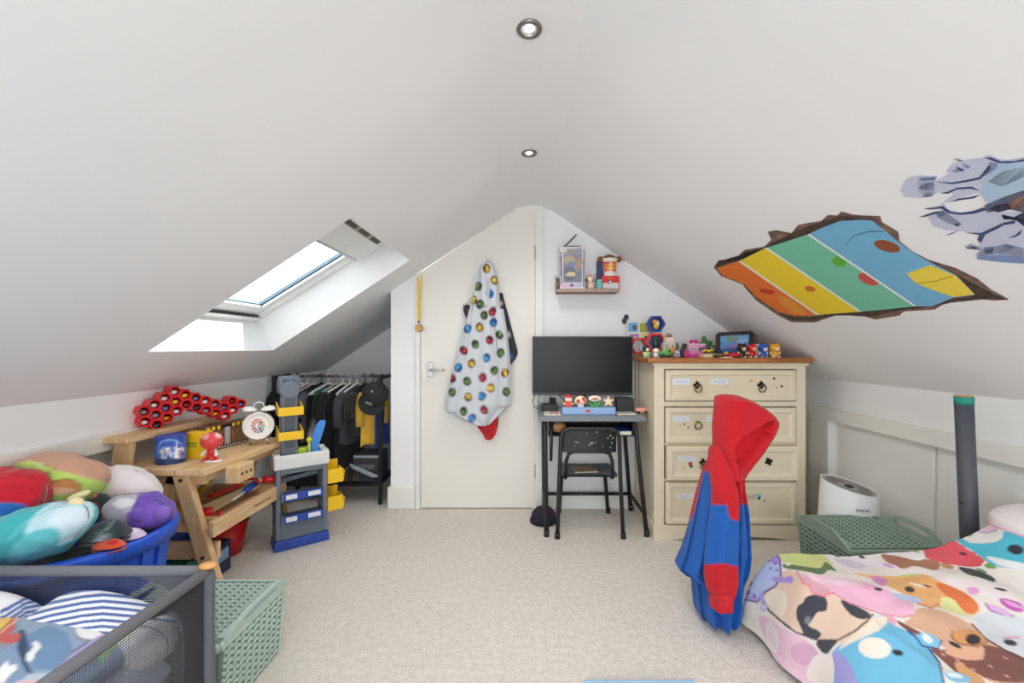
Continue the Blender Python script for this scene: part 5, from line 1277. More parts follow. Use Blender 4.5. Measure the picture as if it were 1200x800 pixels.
obj('hat', MB().bx(c0.x - 0.020, c0.x + 0.026, c0.y - 0.009, c0.y + 0.009, c0.z + 0.058, c0.z + 0.068).bx(c0.x - 0.015, c0.x + 0.012, c0.y - 0.009, c0.y + 0.009, c0.z + 0.068, c0.z + 0.076), m_red, t1, 0.002)
c0 = Vector((sx_(680.5), qY + 0.03, ST))
t2 = thing('toy_dome', 'cream domed toy with red discs, second from the left on the powder blue stand', 'toy', c0, 'small toys on the powder blue stand')
obj('dome', MB().lathe([(0.0, 0.018), (0.030, 0.018), (0.040, 0.026), (0.040, 0.040), (0.030, 0.058), (0.015, 0.068), (0.0, 0.070)], c0, 28, None, 1.0, 0.5, cap=False), m_cream, t2)
obj('stem', MB().lathe([(0.0, 0.0), (0.020, 0.0), (0.022, 0.010), (0.018, 0.02), (0.0, 0.02)], c0, 20, None, 1, 0.6, cap=False), m_white_p, t2)
for ox, oz, r_ in ((-0.018, 0.038, 0.012), (0.016, 0.052, 0.011), (0.026, 0.034, 0.009)):
    obj('disc', MB().cyl(c0 + Vector((ox, -0.010 - 0.006, oz)), c0 + Vector((ox, -0.022, oz)), r_, n=16), m_red, t2)
c0 = Vector((sx_(697), qY + 0.03, ST))
t3 = thing('toy_flower', 'toy flower with a white oval bloom and green leaves on the powder blue stand', 'toy', c0, 'small toys on the powder blue stand')
obj('bloom', MB().ell(c0 + Vector((0, 0, 0.052)), (0.041, 0.010, 0.019), None, 28, 14), m_white_p, t3)
obj('centre', MB().ell(c0 + Vector((0, -0.006, 0.053)), (0.028, 0.007, 0.011), None, 20, 10), mat('pale_peach_plastic', '#f0cfa8', 0.45), t3)
obj('dot', MB().box(c0 + Vector((0, -0.012, 0.053)), (0.030, 0.004, 0.007)), m_red, t3, 0.001)
obj('stem', MB().cyl(c0, c0 + Vector((0, 0, 0.04)), 0.006, n=10), m_green, t3)
for s in (-1, 1): obj('leaf', MB().prism([(0, 0.0), (0.018 * s, 0.002), (0.042 * s, 0.032), (0.030 * s, 0.030), (0.018 * s, 0.022), (0.006 * s, 0.012)], c0 + Vector((0, -0.006, 0)), (1, 0, 0), (0, 0, 1), (0, 0.012, 0)), m_green, t3, 0.002)
c0 = Vector((sx_(713), qY + 0.03, ST))
t4 = thing('toy_star', 'plain cream toy star, rightmost on the powder blue stand', 'toy', c0, 'small toys on the powder blue stand')
star = [((0.040 if q % 2 == 0 else 0.018) * math.sin(PI * q / 5), 0.034 + (0.040 if q % 2 == 0 else 0.018) * math.cos(PI * q / 5)) for q in range(10)]
obj('star', MB().prism(star, c0 + Vector((0, -0.007, 0)), (1, 0, 0), (0, 0, 1), (0, 0.014, 0)), mat('pale_gold_plastic', '#f0d9a6', 0.45), t4, 0.002)
obj('star_rim', MB().prism([(x * 0.6, 0.034 + (z - 0.034) * 0.6) for x, z in star], c0 + Vector((0, -0.010, 0)), (1, 0, 0), (0, 0, 1), (0, 0.004, 0)), m_cream, t4)
# boxes and papers on the desk
m_con = mat('matt_black_case', '#25272b', 0.5, 0.05)
deskbox('console', 'black game console at the left back of the school desk', 'console', W(635, 0, 2.80).x, W(654, 0, 2.80).x, 2.78, 2.90, 0.042, m_con, [('slot', MB().bx(W(638, 0, 2.80).x, W(651, 0, 2.80).x, 2.778, 2.782, DT + 0.022, DT + 0.026), m_black)], 0.006)
tbx = deskbox('speaker_box', 'black rectangular box standing at the right back of the school desk', 'box', W(722.5, 0, 2.78).x, W(742, 0, 2.78).x, 2.76, 2.85, 0.085, m_con, [('top_plate', MB().bx(W(723, 0, 2.78).x, W(741.5, 0, 2.78).x, 2.758, 2.85, DT + 0.083, DT + 0.089), mat('dark_grey_bezel', '#2a2b2e', 0.4))], 0.004)
deskbox('paper_pile', 'loose papers on the left of the school desk beside the stand', 'paper', W(638, 0, 2.64).x, W(657, 0, 2.64).x, 2.62, 2.74, 0.008, mat('cream_paper', '#d8d2c6', 0.8, 0.1, 60), [('coloured_sheet', MB().bx(W(645, 0, 2.64).x, W(655, 0, 2.64).x, 2.625, 2.70, DT + 0.0085, DT + 0.012), mat('pinkish_print', '#c08a86', 0.7, 0.5, 60))], 0.001)
deskbox('magazine', 'cream folded magazine on the right of the school desk', 'magazine', W(723, 0, 2.66).x, W(745, 0, 2.66).x, 2.64, 2.73, 0.007, mat('cream_paper', '#d8d2c6', 0.8, 0.1, 60), [('cover', MB().bx(W(723.5, 0, 2.66).x, W(744, 0, 2.66).x, 2.642, 2.728, DT + 0.007, DT + 0.009), mat('grey_green_cover', '#b3b6a8', 0.6, 0.2, 50))], 0.001)
pkx = W(752, 0, 2.70).x
pk = thing('toy_car', 'pink toy car at the right edge of the school desk', 'toy', (pkx, 2.72, DT))
obj('body', MB().ell((pkx, 2.72, DT + 0.020), (0.038, 0.035, 0.016), None, 18, 10, 0.7), mat('salmon_plastic', '#e8a48c', 0.45), pk)
for s in (-1, 1):
    for s2 in (-1, 1): obj('wheel', MB().cyl((pkx + 0.022 * s, 2.72 + 0.030 * s2, DT + 0.009), (pkx + 0.022 * s, 2.72 + 0.036 * s2, DT + 0.009), 0.009, n=12), m_black, pk)
# in the tray under the top
TZ_ = dz - 0.0975
br = W(652, 505, 2.70)
bl = thing('brown_ball', 'tan and brown soft ball in the left of the desk tray', 'ball', (br.x, 2.70, TZ_))
o = obj('shell', MB().ell((br.x + 0.012, 2.70, TZ_ + 0.036), (0.052, 0.05, 0.036), None, 32, 20), print_mat('ball_print', 0.7), bl); paint(o, '#b98a5a', [('v', lambda x, y: y > 508, '#4c3a2c'), ('e', 648, 500, 3, 2, 0, '#d9b98a')])
obj('seam', MB().tube([(br.x + 0.012 + 0.052 * math.cos(a), 2.70 + 0.05 * math.sin(a), TZ_ + 0.036) for a in [2 * PI * q / 28 for q in range(28)]], 0.0015, 6, closed=True), mat('brown_thread', '#6a4a30', 0.8), bl)
bk = W(735, 508, 2.66)
bt = thing('picture_book', 'blue and green picture book in the right of the desk tray', 'book', (bk.x - 0.02, 2.70, TZ_))
obj('pages', MB().bx(bk.x - 0.062, bk.x + 0.02, 2.635, 2.78, TZ_, TZ_ + 0.022), mat('page_edges', '#dfe3c8', 0.8, 0.15, 200), bt)
obj('cover', MB().bx(bk.x - 0.064, bk.x + 0.022, 2.633, 2.782, TZ_ + 0.022, TZ_ + 0.026), mat('blue_cover', '#2f58b8', 0.4, 0.3, 30), bt, 0.001)

# chair, tucked under the desk
CHX0, CHX1 = W(654, 0, 2.60).x, W(729, 0, 2.60).x
ch = thing('school_chair', 'black tubular child\'s chair with chipped backrest tucked under the school desk', 'chair', ((CHX0 + CHX1) / 2, 2.74, 0))
yb_, yt_ = 2.56, 2.60
lx, rx = W(653, 0, 2.57).x, W(730, 0, 2.57).x
tlx, trx = W(657.5, 0, 2.60).x, W(725.5, 0, 2.60).x
ztp = EYE - (502 - CY) / F * 2.60
obj('back_frame', MB().tube([(lx, yb_, 0.0), (lx + 0.012, yb_ + 0.02, 0.33), (tlx, yt_, ztp - 0.05), (tlx + 0.012, yt_, ztp - 0.015), (tlx + 0.05, yt_, ztp), (trx - 0.05, yt_, ztp), (trx - 0.012, yt_, ztp - 0.015), (trx, yt_, ztp - 0.05), (rx - 0.012, yb_ + 0.02, 0.33), (rx, yb_, 0.0)], 0.0125, 12), m_chip, ch)
for x in (lx, rx): obj('rubber_foot', MB().cyl((x, yb_, 0.0), (x, yb_, 0.035), 0.017, 0.0155, 12), m_black, ch)
# backrest panel with paint chips
bz0, bz1 = EYE - (530 - CY) / F * 2.62, EYE - (503 - CY) / F * 2.62
bpn = obj('backrest', MB().grid(lambda u, v: (tlx + 0.012 + (trx - tlx - 0.024) * u, 2.615 - 0.02 * math.sin(PI * u) + 0.012, bz0 + (bz1 - bz0) * v), 14, 5).grid(lambda u, v: (tlx + 0.012 + (trx - tlx - 0.024) * u, 2.624 - 0.02 * math.sin(PI * u) + 0.012, bz0 + (bz1 - bz0) * v), 14, 5), m_black, ch)
rc = random.Random(4); cm = mat('chipped_white', '#cfc9c0', 0.7)
for px, py, w_, h_ in ((676, 519, 3.2, 1.6), (679, 520, 2.0, 1.0), (694, 520, 4, 1.6), (691, 522, 2.2, 2.2), (698, 519, 2.4, 1), (713, 514, 1.6, 2.0), (716, 511, 2.2, 2.6), (719, 514, 1.6, 4), (718, 520, 1.8, 3), (716, 525, 2.4, 1.4), (688, 508, 1.6, 1.2), (700, 507, 2.2, 1.2), (707, 524, 2.0, 0.9), (674, 523, 1.6, 1.0)):
    p = W(px, py, 2.588 if px < 710 else 2.598)
    u_ = (p.x - tlx - 0.012) / (trx - tlx - 0.024); p.y = 2.627 - 0.02 * math.sin(PI * u_) - 0.0006
    obj('paint_chip', MB().prism([(w_ * 0.0026 * math.cos(a) * rc.uniform(0.6, 1.1), h_ * 0.0026 * math.sin(a) * rc.uniform(0.6, 1.1)) for a in [2 * PI * q / 7 for q in range(7)]], p, (1, 0, 0), (0, 0, 1), (0, 0.0012, 0)), cm, bpn)
# inner hoop carrying the seat
hz = EYE - (528 - CY) / F * 2.66
obj('seat_hoop', MB().tube([(tlx + 0.030, 2.64, 0.335), (tlx + 0.034, 2.64, hz - 0.06), (tlx + 0.050, 2.64, hz - 0.015), (tlx + 0.085, 2.64, hz), (trx - 0.085, 2.64, hz), (trx - 0.050, 2.64, hz - 0.015), (trx - 0.034, 2.64, hz - 0.06), (trx - 0.030, 2.64, 0.335)], 0.0115, 12), m_chip, ch)
sy0, sy1, sz = 2.62, 2.94, 0.362
obj('seat', MB().grid(lambda u, v: (CHX0 + 0.02 + (CHX1 - CHX0 - 0.04) * u + 0.02 * (0.5 - u) * v, sy0 + (sy1 - sy0) * v, sz - 0.014 * math.sin(PI * u) * math.sin(PI * min(1, v * 1.1)) - 0.02 * max(0, v - 0.85) / 0.15), 14, 14).grid(lambda u, v: (CHX0 + 0.02 + (CHX1 - CHX0 - 0.04) * u + 0.02 * (0.5 - u) * v, sy0 + (sy1 - sy0) * v, sz - 0.012 - 0.014 * math.sin(PI * u) * math.sin(PI * min(1, v * 1.1)) - 0.02 * max(0, v - 0.85) / 0.15), 14, 14), mat('slate_plastic', '#5b646d', 0.45, 0.06), ch)
for x0, x1 in ((CHX0 + 0.05, CHX0 + 0.03), (CHX1 - 0.05, CHX1 - 0.02)):
    obj('leg', MB().tube([(x0, 2.66, 0.335), (x0, 2.88, 0.335), (x0, 2.915, 0.30), (x1, 2.955, 0.0)], 0.0125, 12), m_chip, ch)
    obj('rubber_foot', MB().cyl((x1, 2.955, 0.0), (x1, 2.955, 0.035), 0.017, 0.0155, 12), m_black, ch)
bkp = W(686, 551, 2.70)
bko = thing('comic_book', 'small brown and grey comic lying on the chair seat', 'book', (bkp.x, 2.74, sz - 0.004))
BMk = Matrix.Rotation(0.08, 3, 'Z')
obj('pages', MB().box((bkp.x, 2.745, sz - 0.001), (0.145, 0.13, 0.006), BMk), mat('cream_paper', '#d8d2c6', 0.8, 0.1, 60), bko)
obj('cover', MB().box((bkp.x, 2.745, sz + 0.003), (0.147, 0.132, 0.002), BMk), mat('comic_cover_print', '#8a7456', 0.5, 0.7, 40), bko)

# cap dropped on the carpet
cpx = W(637, 600, 2.80)
fc_ = thing('woollen_hat', 'navy and purple round hat on the carpet under the desk', 'hat', (cpx.x, 2.80, 0))
hm = print_mat('knit_print', 0.95, weave=0.6, scale=200)
o = obj('crown', MB().lathe([(0.075, 0.0), (0.082, 0.03), (0.078, 0.06), (0.055, 0.088), (0.02, 0.10), (0.0, 0.102)], (cpx.x, 2.80, 0.0), 40, cap=False), hm, fc_); paint(o, '#23202e', [('e', 641, 592, 6, 5, 20, '#5a2f62'), ('e', 646, 598, 4, 5, 0, '#4a2c58')])
o = obj('brim', MB().tube([(cpx.x + 0.078 * math.cos(a), 2.80 + 0.078 * math.sin(a), 0.014) for a in [2 * PI * q / 32 for q in range(32)]], 0.013, 8, closed=True), hm, fc_); paint(o, '#1b1a24')
obj('bobble', MB().ell((cpx.x + 0.01, 2.80, 0.112), 0.016, None, 14, 10), mat('purple_wool', '#4d2a55', 0.95), fc_)
# ================================================================= CHEST OF DRAWERS
m_cab = mat('cream_furniture_paint', '#e3d9c0', 0.5, 0.02, 6, 0.02)
m_cabp = mat('cream_drawer_panel', '#e1d6bb', 0.5, 0.02, 6, 0.02)
m_honey = wood('honey_pine', '#b87a3e', '#8f5626', 0, 10, 0.4)
m_gap = mat('dark_gap', '#3a2a1c', 0.9)
m_iron = mat('dark_iron', '#2b2320', 0.45, 0.2, 80, metallic=0.6)
m_brass = mat('aged_brass_ring', '#7d6a45', 0.35, 0.2, 80, metallic=0.7)
KY = 2.544; KB = 3.02
kx0, kx1 = W(767, 0, KY).x, W(944.5, 0, KY).x
def kz(py): return EYE - (py - CY) / F * KY
def kx(px): return W(px, 0, KY).x
ktop = kz(425)
chest = thing('chest_of_drawers', 'cream painted chest of four drawers with a honey pine top', 'chest of drawers', ((kx0 + kx1) / 2, (KY + KB) / 2, 0))
obj('carcass_side', MB().bx(kx0 + 0.006, kx0 + 0.028, KY + 0.03, KB, 0.07, ktop), m_cab, chest, 0.002)
obj('carcass_side', MB().bx(kx1 - 0.028, kx1 - 0.006, KY + 0.03, KB, 0.07, ktop), m_cab, chest, 0.002)
obj('back_panel', MB().bx(kx0 + 0.02, kx1 - 0.02, KB - 0.012, KB, 0.07, ktop), m_cab, chest)
for x0, x1 in ((kx0, kx(778.5)), (kx(933.5), kx1)):
    obj('corner_post', MB().bx(x0, x1, KY, KY + 0.05, 0.0, ktop), m_cab, chest, 0.004)
for x0, x1 in ((kx0, kx0 + 0.05), (kx1 - 0.05, kx1)):
    obj('corner_post', MB().bx(x0, x1, KB - 0.05, KB, 0.0, ktop), m_cab, chest, 0.004)
for y0, y1 in ((425, 432.2), (470.5, 476.2), (519.5, 521.2), (561.5, 563.4)):
    obj('rail', MB().bx(kx(778), kx(934), KY + 0.002, KY + 0.04, kz(y1), kz(y0)), m_cab, chest, 0.001)
obj('dark_filler', MB().bx(kx0 + 0.03, kx1 - 0.03, KY + 0.045, KB - 0.02, kz(616), kz(430)), m_gap, chest)  # solid dark block in the carcass, puts shade into the gaps between drawers
# plinth with a shallow arch
x0, x1 = kx0 - 0.010, kx1 + 0.006
arch = [(x0, 0.0), (x0 + 0.10, 0.0)] + [(x0 + 0.10 + (x1 - x0 - 0.20) * q / 16, 0.022 * math.sin(PI * q / 16) ** 0.7) for q in range(1, 16)] + [(x1 - 0.10, 0.0), (x1, 0.0), (x1, 0.082), (x1 - 0.008, 0.09), (x0 + 0.008, 0.09), (x0, 0.082)]
obj('plinth', MB().prism(arch, (0, KY - 0.012, 0), (1, 0, 0), (0, 0, 1), (0, 0.022, 0)), m_cab, chest)
obj('plinth_side', MB().bx(x0, x0 + 0.02, KY, KB, 0.0, 0.085), m_cab, chest, 0.004)
obj('plinth_side', MB().bx(x1 - 0.02, x1, KY, KB, 0.0, 0.085), m_cab, chest, 0.004)
tl = 0.702; tr2 = W(954, 0, 2.51).x
obj('top', MB().bx(tl, tr2, 2.508, KB, ktop, ktop + 0.030), m_honey, chest, 0.006, 3)
obj('cornice', MB().bx(kx0 - 0.012, kx1 + 0.012, KY - 0.014, KY + 0.03, ktop - 0.018, ktop), m_cab, chest, 0.005)
m_lab = mat('white_sticker', '#e4e8f0', 0.6, 0.03); m_ink = mat('faint_blue_ink', '#9fb4d6', 0.7)
def drawer(y0, y1, off, labels, handles, stickers, xo=0.0):
    X0, X1 = kx(780) + xo, kx(932.5) + xo
    z0, z1 = kz(y1), kz(y0)
    yf = KY - off
    d = obj('drawer', MB().bx(X0, X1, yf + 0.006, yf + 0.03 + off, z0, z1).bx(X0 + 0.02, X1 - 0.02, yf + 0.03, KB - 0.06, z0 + 0.01, z1 - 0.03), m_cab, chest, 0.004)
    b = 0.030
    fr = MB()
    o_ = [(X0 + 0.004, z0 + 0.004), (X1 - 0.004, z0 + 0.004), (X1 - 0.004, z1 - 0.004), (X0 + 0.004, z1 - 0.004)]
    def rg(k, y): return [Vector((x + (k if i in (0, 3) else -k), y, z + (k if i < 2 else -k))) for i, (x, z) in enumerate(o_)]
    rings = [rg(0.0, yf + 0.006), rg(0.0, yf - 0.004), rg(0.010, yf - 0.006), rg(b - 0.006, yf - 0.006), rg(b, yf + 0.002), rg(b + 0.012, yf + 0.0035)]
    fr.loft(rings, cap=False, smooth=False)
    obj('panel_moulding', fr, m_cab, d)
    obj('field', MB().add(rg(b + 0.010, yf + 0.0035), [(0, 1, 2, 3)]), m_cabp, d)
    for px, py, ring_ in handles:
        c = Vector((kx(px), yf + 0.002, kz(py)))
        h = MB()
        for q in range(4):
            a = PI / 2 * q + (0.35 if ring_ == 2 else 0.0)
            v = Vector((math.cos(a), 0, math.sin(a))); w_ = Vector((-v.z, 0, v.x))
            h.prism([(0.0, -0.006), (0.014, -0.010), (0.026, 0.0), (0.014, 0.010), (0.0, 0.006)], c + Vector((0, -0.006, 0)), v, w_, (0, 0.005, 0))
        h.ell(c + Vector((0, -0.010, 0)), (0.008, 0.009, 0.008), None, 10, 8)
        if ring_ != 3: obj('handle_plate', h, m_iron, d)
        else: obj('handle_plate', MB().cyl(c + Vector((0, -0.012, 0.020)), c + Vector((0, 0.002, 0.020)), 0.007, n=12), m_iron, d)
        if ring_ in (1, 3):
            rc_ = c + Vector((0.004 if ring_ == 1 else 0, -0.013, -0.020 if ring_ == 1 else 0.0))
            obj('ring_pull', MB().tube([rc_ + Vector((0.0205 * math.cos(a), -0.004 * math.sin(a), 0.0215 * math.sin(a))) for a in [2 * PI * q / 24 for q in range(24)]], 0.0036, 8, closed=True), m_brass, d)
    for px0, px1, py0, py1 in labels:
        l = MB().bx(kx(px0), kx(px1), yf + 0.001, yf + 0.004, kz(py1), kz(py0))
        obj('sticker_label', l, m_lab, d)
        w_ = MB(); rq = random.Random(int(px0 * 7 + py0)); zc = (kz(py0) + kz(py1)) / 2
        pts = [Vector((kx(px0 + 4) + (kx(px1 - 4) - kx(px0 + 4)) * q / 16, yf + 0.0006, zc + 0.006 * math.sin(q * 2.1 + rq.random()) + 0.003 * rq.uniform(-1, 1))) for q in range(17)]
        obj('handwriting', w_.tube(pts, 0.0012, 5), m_ink, d)
    for px, py, w_, h_, cl in stickers:
        c = Vector((kx(px), yf + 0.001, kz(py)))
        obj('sticker', MB().prism([(w_ * 0.005 * math.cos(a) * (1 + 0.25 * math.sin(3 * a)), h_ * 0.005 * math.sin(a)) for a in [2 * PI * q / 10 for q in range(10)]], c, (1, 0, 0), (0, 0, 1), (0, 0.0025, 0)), mat('sticker_%s' % cl[1:], cl, 0.5, 0.1), d)
    return d
drawer(433.4, 469.8, 0.004, [(788, 809, 443.5, 450.5), (832, 853, 443.5, 450)], [(816.5, 451, 1), (891.5, 451, 1)], [(880, 446, 1.8, 1.3, '#d9a04a'), (907, 443.5, 1.3, 1.6, '#3b3a38'), (910, 454, 1.4, 1.8, '#d8a9b8'), (916, 452.5, 1.6, 1.4, '#7a4038'), (851, 453, 0.9, 0.7, '#9a9488')])
drawer(477.6, 519.2, 0.004, [(788, 808, 487.5, 493.5), (828, 842, 487.5, 493.5)], [(817.5, 498, 3), (893, 498, 3)], [(797, 498, 0.9, 0.9, '#a89a7e'), (802, 497, 1.2, 1.2, '#b8504a'), (806.5, 500.5, 1.1, 1.2, '#7d8a80')])
drawer(521.8, 561.2, 0.030, [(793, 813, 533, 538.5)], [(821.5, 540, 1), (897.5, 539, 2)], [(807, 542.5, 2.4, 3.2, '#b4484a'), (808, 545, 1.8, 1.3, '#37416a'), (799, 546, 0.9, 1.6, '#b4a98c')], 0.004)
drawer(564.2, 613.5, 0.010, [(792, 812, 578, 583.5)], [], [(888, 581, 3.0, 3.6, '#8fb8cf'), (889, 583, 1.4, 2.2, '#5a8fb8'), (895, 586, 1.0, 1.0, '#8a4a44')])
lb = chest.children[-1]
o = Vector((kx(878), KY - 0.009, kz(581.5)))
obj('picture_sticker', MB().box(o, (0.058, 0.002, 0.024)), mat('dusty_pink_print', '#cfae96', 0.6, 0.2, 90), lb)
obj('sticker_edge', MB().box(o + Vector((0, 0.0006, 0)), (0.062, 0.001, 0.028)), mat('pale_blue_edge', '#bfd0dc', 0.6), lb)
pl_ = W(881.5, 520.5, KY)
pp = thing('fallen_ring_pull', 'small dark piece of a handle lying on the edge of the third drawer', 'handle piece', (pl_.x, KY - 0.02, kz(521.5)))
obj('piece', MB().tube([(pl_.x - 0.03, KY - 0.02, kz(521.4) + 0.004), (pl_.x, KY - 0.022, kz(521.4) + 0.007), (pl_.x + 0.03, KY - 0.02, kz(521.4) + 0.004)], [0.003, 0.007, 0.003], 8), m_iron, pp)
obj('knob', MB().ell((pl_.x + 0.006, KY - 0.024, kz(521.4) + 0.008), 0.008, None, 10, 8), m_iron, pp)

# ================================================================= TOYS ON THE CHEST
TT = ktop + 0.030
GT = 'toys on top of the chest of drawers'
def pm(c, r=0.42): return mat('toy_paint_%s' % c[1:], c, r, 0.03)
def tpos(px, Y): return Vector((W(px, 0, Y).x, Y, TT))
def toy(name, label, c, cat='toy'): return thing(name, label, cat, c, GT)
def figurine(label, px, Y, hpx, wpx, head, body, face=None, ears=False, feet=None):
    c = tpos(px, Y); s = Y / F; h = hpx * s; w = wpx * s
    t = toy('toy_figurine', label, c)
    obj('body', MB().lathe([(0.0, 0.0), (w * 0.30, 0.0), (w * 0.36, h * 0.12), (w * 0.30, h * 0.36), (w * 0.16, h * 0.45), (0.0, h * 0.46)], c + Vector((0, 0, h * 0.06)), 16, None, 1, 0.8, cap=False), pm(body), t)
    obj('head', MB().ell(c + Vector((0, 0, h * 0.70)), (w * 0.46, w * 0.40, h * 0.30), None, 20, 14), pm(head), t)
    if face: obj('face', MB().ell(c + Vector((w * 0.05, -w * 0.22, h * 0.64)), (w * 0.28, w * 0.22, h * 0.17), None, 16, 10), pm(face), t)
    if ears:
        for sd in (-1, 1): obj('ear', MB().lathe([(w * 0.14, 0), (0.0, h * 0.20)], c + Vector((sd * w * 0.30, 0, h * 0.88)), 8, None, cap=False), pm(head), t)
    for sd in (-1, 1):
        obj('foot', MB().ell(c + Vector((sd * w * 0.22, -w * 0.12, h * 0.055)), (w * 0.19, w * 0.26, h * 0.065), None, 12, 8), pm(feet or body), t)
        obj('arm', MB().ell(c + Vector((sd * w * 0.38, -w * 0.05, h * 0.33)), (w * 0.10, w * 0.10, h * 0.13), None, 10, 8), pm(face or head), t)
    return t
figurine('black toy figurine with a red crest, leftmost of four along the chest front', 869.5, 2.57, 16.5, 11.5, '#27201f', '#1d1a1b', '#d8b89a', True, '#e8e4e0')
figurine('red toy figurine with a round head, second of four along the chest front', 881.5, 2.57, 16.5, 12.5, '#cf1f28', '#c41e28', '#dba98c', False, '#d9d2cc')
figurine('blue toy figurine, third of four along the chest front', 894.5, 2.57, 16, 11.5, '#2358bd', '#2a5cc0', '#e2d6cc', True, '#c9b0c8')
figurine('yellow toy figurine with pointed ears, rightmost on the chest', 908, 2.57, 16.5, 13.5, '#e2a52a', '#e0a836', '#f0d6ae', True, '#e8dcd0')
figurine('pale green toy figurine with black hair standing in a black cup on the chest', 757.5, 2.60, 15, 9, '#1d1c1e', '#a8cf8c', '#dfe6b8')
cup = tpos(757.5, 2.60)
figurine('small white toy figurine beside the green toy car on the chest', 769, 2.60, 11, 8.5, '#e8e6e0', '#dedcd6')
figurine('small lilac and grey toy figurine in front of the black wedge on the chest', 793.5, 2.58, 9, 7.5, '#a59ac8', '#8c92b0', '#d8d2e0')
figurine('tiny orange toy figurine between the green car and the wedge on the chest', 788, 2.68, 12, 6, '#e0913a', '#c8742c', '#f0c088')
figurine('green toy figurine standing behind the orange one on the chest', 791, 2.80, 17, 9, '#5d8f33', '#3f6a2c', '#8ab04a')
# brick figure with a brown hat
c = tpos(783.5, 2.74); s = 2.74 / F
t = toy('brick_figure', 'pale grey building brick figure with a brown hat on the chest', c)
obj('legs', MB().box(c + Vector((0, 0, 4 * s)), (12 * s, 8 * s, 8 * s)), pm('#4a4034'), t, 0.002)
obj('body', MB().box(c + Vector((0, 0, 12.5 * s)), (14 * s, 9 * s, 9 * s)), pm('#c9c6bd'), t, 0.003)
obj('head', MB().box(c + Vector((0, 0, 20 * s)), (10 * s, 8 * s, 6 * s)), pm('#d9cfc0'), t, 0.003)
obj('hat', MB().lathe([(0, 0), (4 * s, 0), (3.6 * s, 3 * s), (2 * s, 5 * s), (0, 5.4 * s)], c + Vector((0, 0, 22.5 * s)), 14, cap=False), pm('#9a6a4c'), t)
for sd in (-1, 1): obj('panel', MB().box(c + Vector((sd * 3.4 * s, -4.6 * s, 13 * s)), (2 * s, 1 * s, 3 * s)), pm('#b08a5a'), t)
# hexagon frames
def hexframe(label, px, py, R, Y, col, ins):
    c = W(px, py, Y); s = Y / F; R *= s
    t = toy('toy_hexagon', label, Vector((c.x, Y, c.z - R * 0.87)), 'frame')
    mb = MB(); vs = []
    for yy in (0.0, 0.045):
        for rad in (R, R * 0.74):
            for k in range(6): vs.append(c + Vector((rad * math.cos(PI / 3 * k), yy, rad * math.sin(PI / 3 * k))))
    f = []
    for k in range(6):
        l = (k + 1) % 6
        f += [(k, l, 6 + l, 6 + k), (12 + k, 18 + k, 18 + l, 12 + l), (k, 12 + k, 12 + l, l), (6 + k, 6 + l, 18 + l, 18 + k)]
    mb.add(vs, f); obj('ring', mb, pm(col, 0.35), t, 0.002)
    obj('backing', MB().prism([(R * 0.8 * math.cos(PI / 3 * k), R * 0.8 * math.sin(PI / 3 * k)) for k in range(6)], c + Vector((0, 0.04, 0)), (1, 0, 0), (0, 0, 1), (0, 0.004, 0)), pm(ins[0]), t)
    for n_, ox, oz, rx, rz, cl in ins[1]:
        obj(n_, MB().ell(c + Vector((ox * R, 0.02, oz * R)), (rx * R, 0.014, rz * R), None, 16, 10), pm(cl), t)
    return t
hexframe('red hexagon display frame with a dark green toy inside, below the blue one', 769, 400.8, 12.2, 2.80, '#cf2a2a', ('#3a4f96', [('toy_body', 0.05, -0.15, 0.26, 0.46, '#2f4a38'), ('toy_head', 0.05, 0.32, 0.26, 0.2, '#3f6a3c')]))
hexframe('blue hexagon display frame with a yellow toy inside, stacked on the red one', 769.3, 379.5, 11.0, 2.80, '#1f4494', ('#2a3f8a', [('toy_body', 0.05, -0.2, 0.32, 0.34, '#e3b13c'), ('toy_head', -0.08, 0.25, 0.32, 0.26, '#e0a04a'), ('toy_chest', 0.2, 0.05, 0.2, 0.35, '#ece2c8')]))
hexframe('red hexagon display frame half hidden behind the monitor corner', 749.5, 405.5, 11.0, 2.90, '#d23a30', ('#c9ccd4', [('toy_body', 0.3, -0.2, 0.3, 0.4, '#b8bcc8')]))
# picture card with coloured squares, dark topper
c = tpos(749, 2.98)
t = toy('picture_card', 'white card with four coloured squares standing at the back left of the chest', c, 'card')
cz0 = EYE - (417 - CY) / F * 2.98
obj('card', MB().hexa([W(736, 417, 2.98), W(763, 417, 2.98), W(763, 417, 2.99), W(736, 417, 2.99), W(735, 377.5, 2.98), W(761, 378.5, 2.98), W(761, 378.5, 2.99), W(735, 377.5, 2.99)]), pm('#e9e6df', 0.7), t)
for (x0, x1, y0, y1, cl, bl_) in ((736.5, 747.5, 378, 388.5, '#5fb0dc', '#6a3a2a'), (749.5, 760.5, 378.5, 389, '#a4c23a', '#c98a6a'), (738, 748.5, 391, 402, '#a47fc8', '#e2bcae'), (751, 761, 390.5, 402, '#ecdc9a', '#5a3a3a')):
    sq = obj('square', MB().hexa([W(x0, y1, 2.977), W(x1, y1, 2.977), W(x1, y1, 2.981), W(x0, y1, 2.981), W(x0, y0, 2.977), W(x1, y0, 2.977), W(x1, y0, 2.981), W(x0, y0, 2.981)]), pm(cl, 0.6), t)
    obj('oval', MB().cyl(W((x0 + x1) / 2 + 1, (y0 + y1) / 2 + 0.5, 2.975), W((x0 + x1) / 2 + 1, (y0 + y1) / 2 + 0.5, 2.979), 0.018, n=16), pm(bl_, 0.6), sq)
c = W(733.5, 378, 2.975)
t = toy('card_topper', 'dark purple paper topper on a stick above the picture card', Vector((c.x, 2.975, TT)), 'decoration')
obj('silhouette', MB().ell(W(734, 371.5, 2.975), (0.017, 0.004, 0.019), None, 16, 10).ell(W(731.8, 376, 2.975), (0.017, 0.004, 0.022), None, 16, 10), pm('#3a3148', 0.7), t)
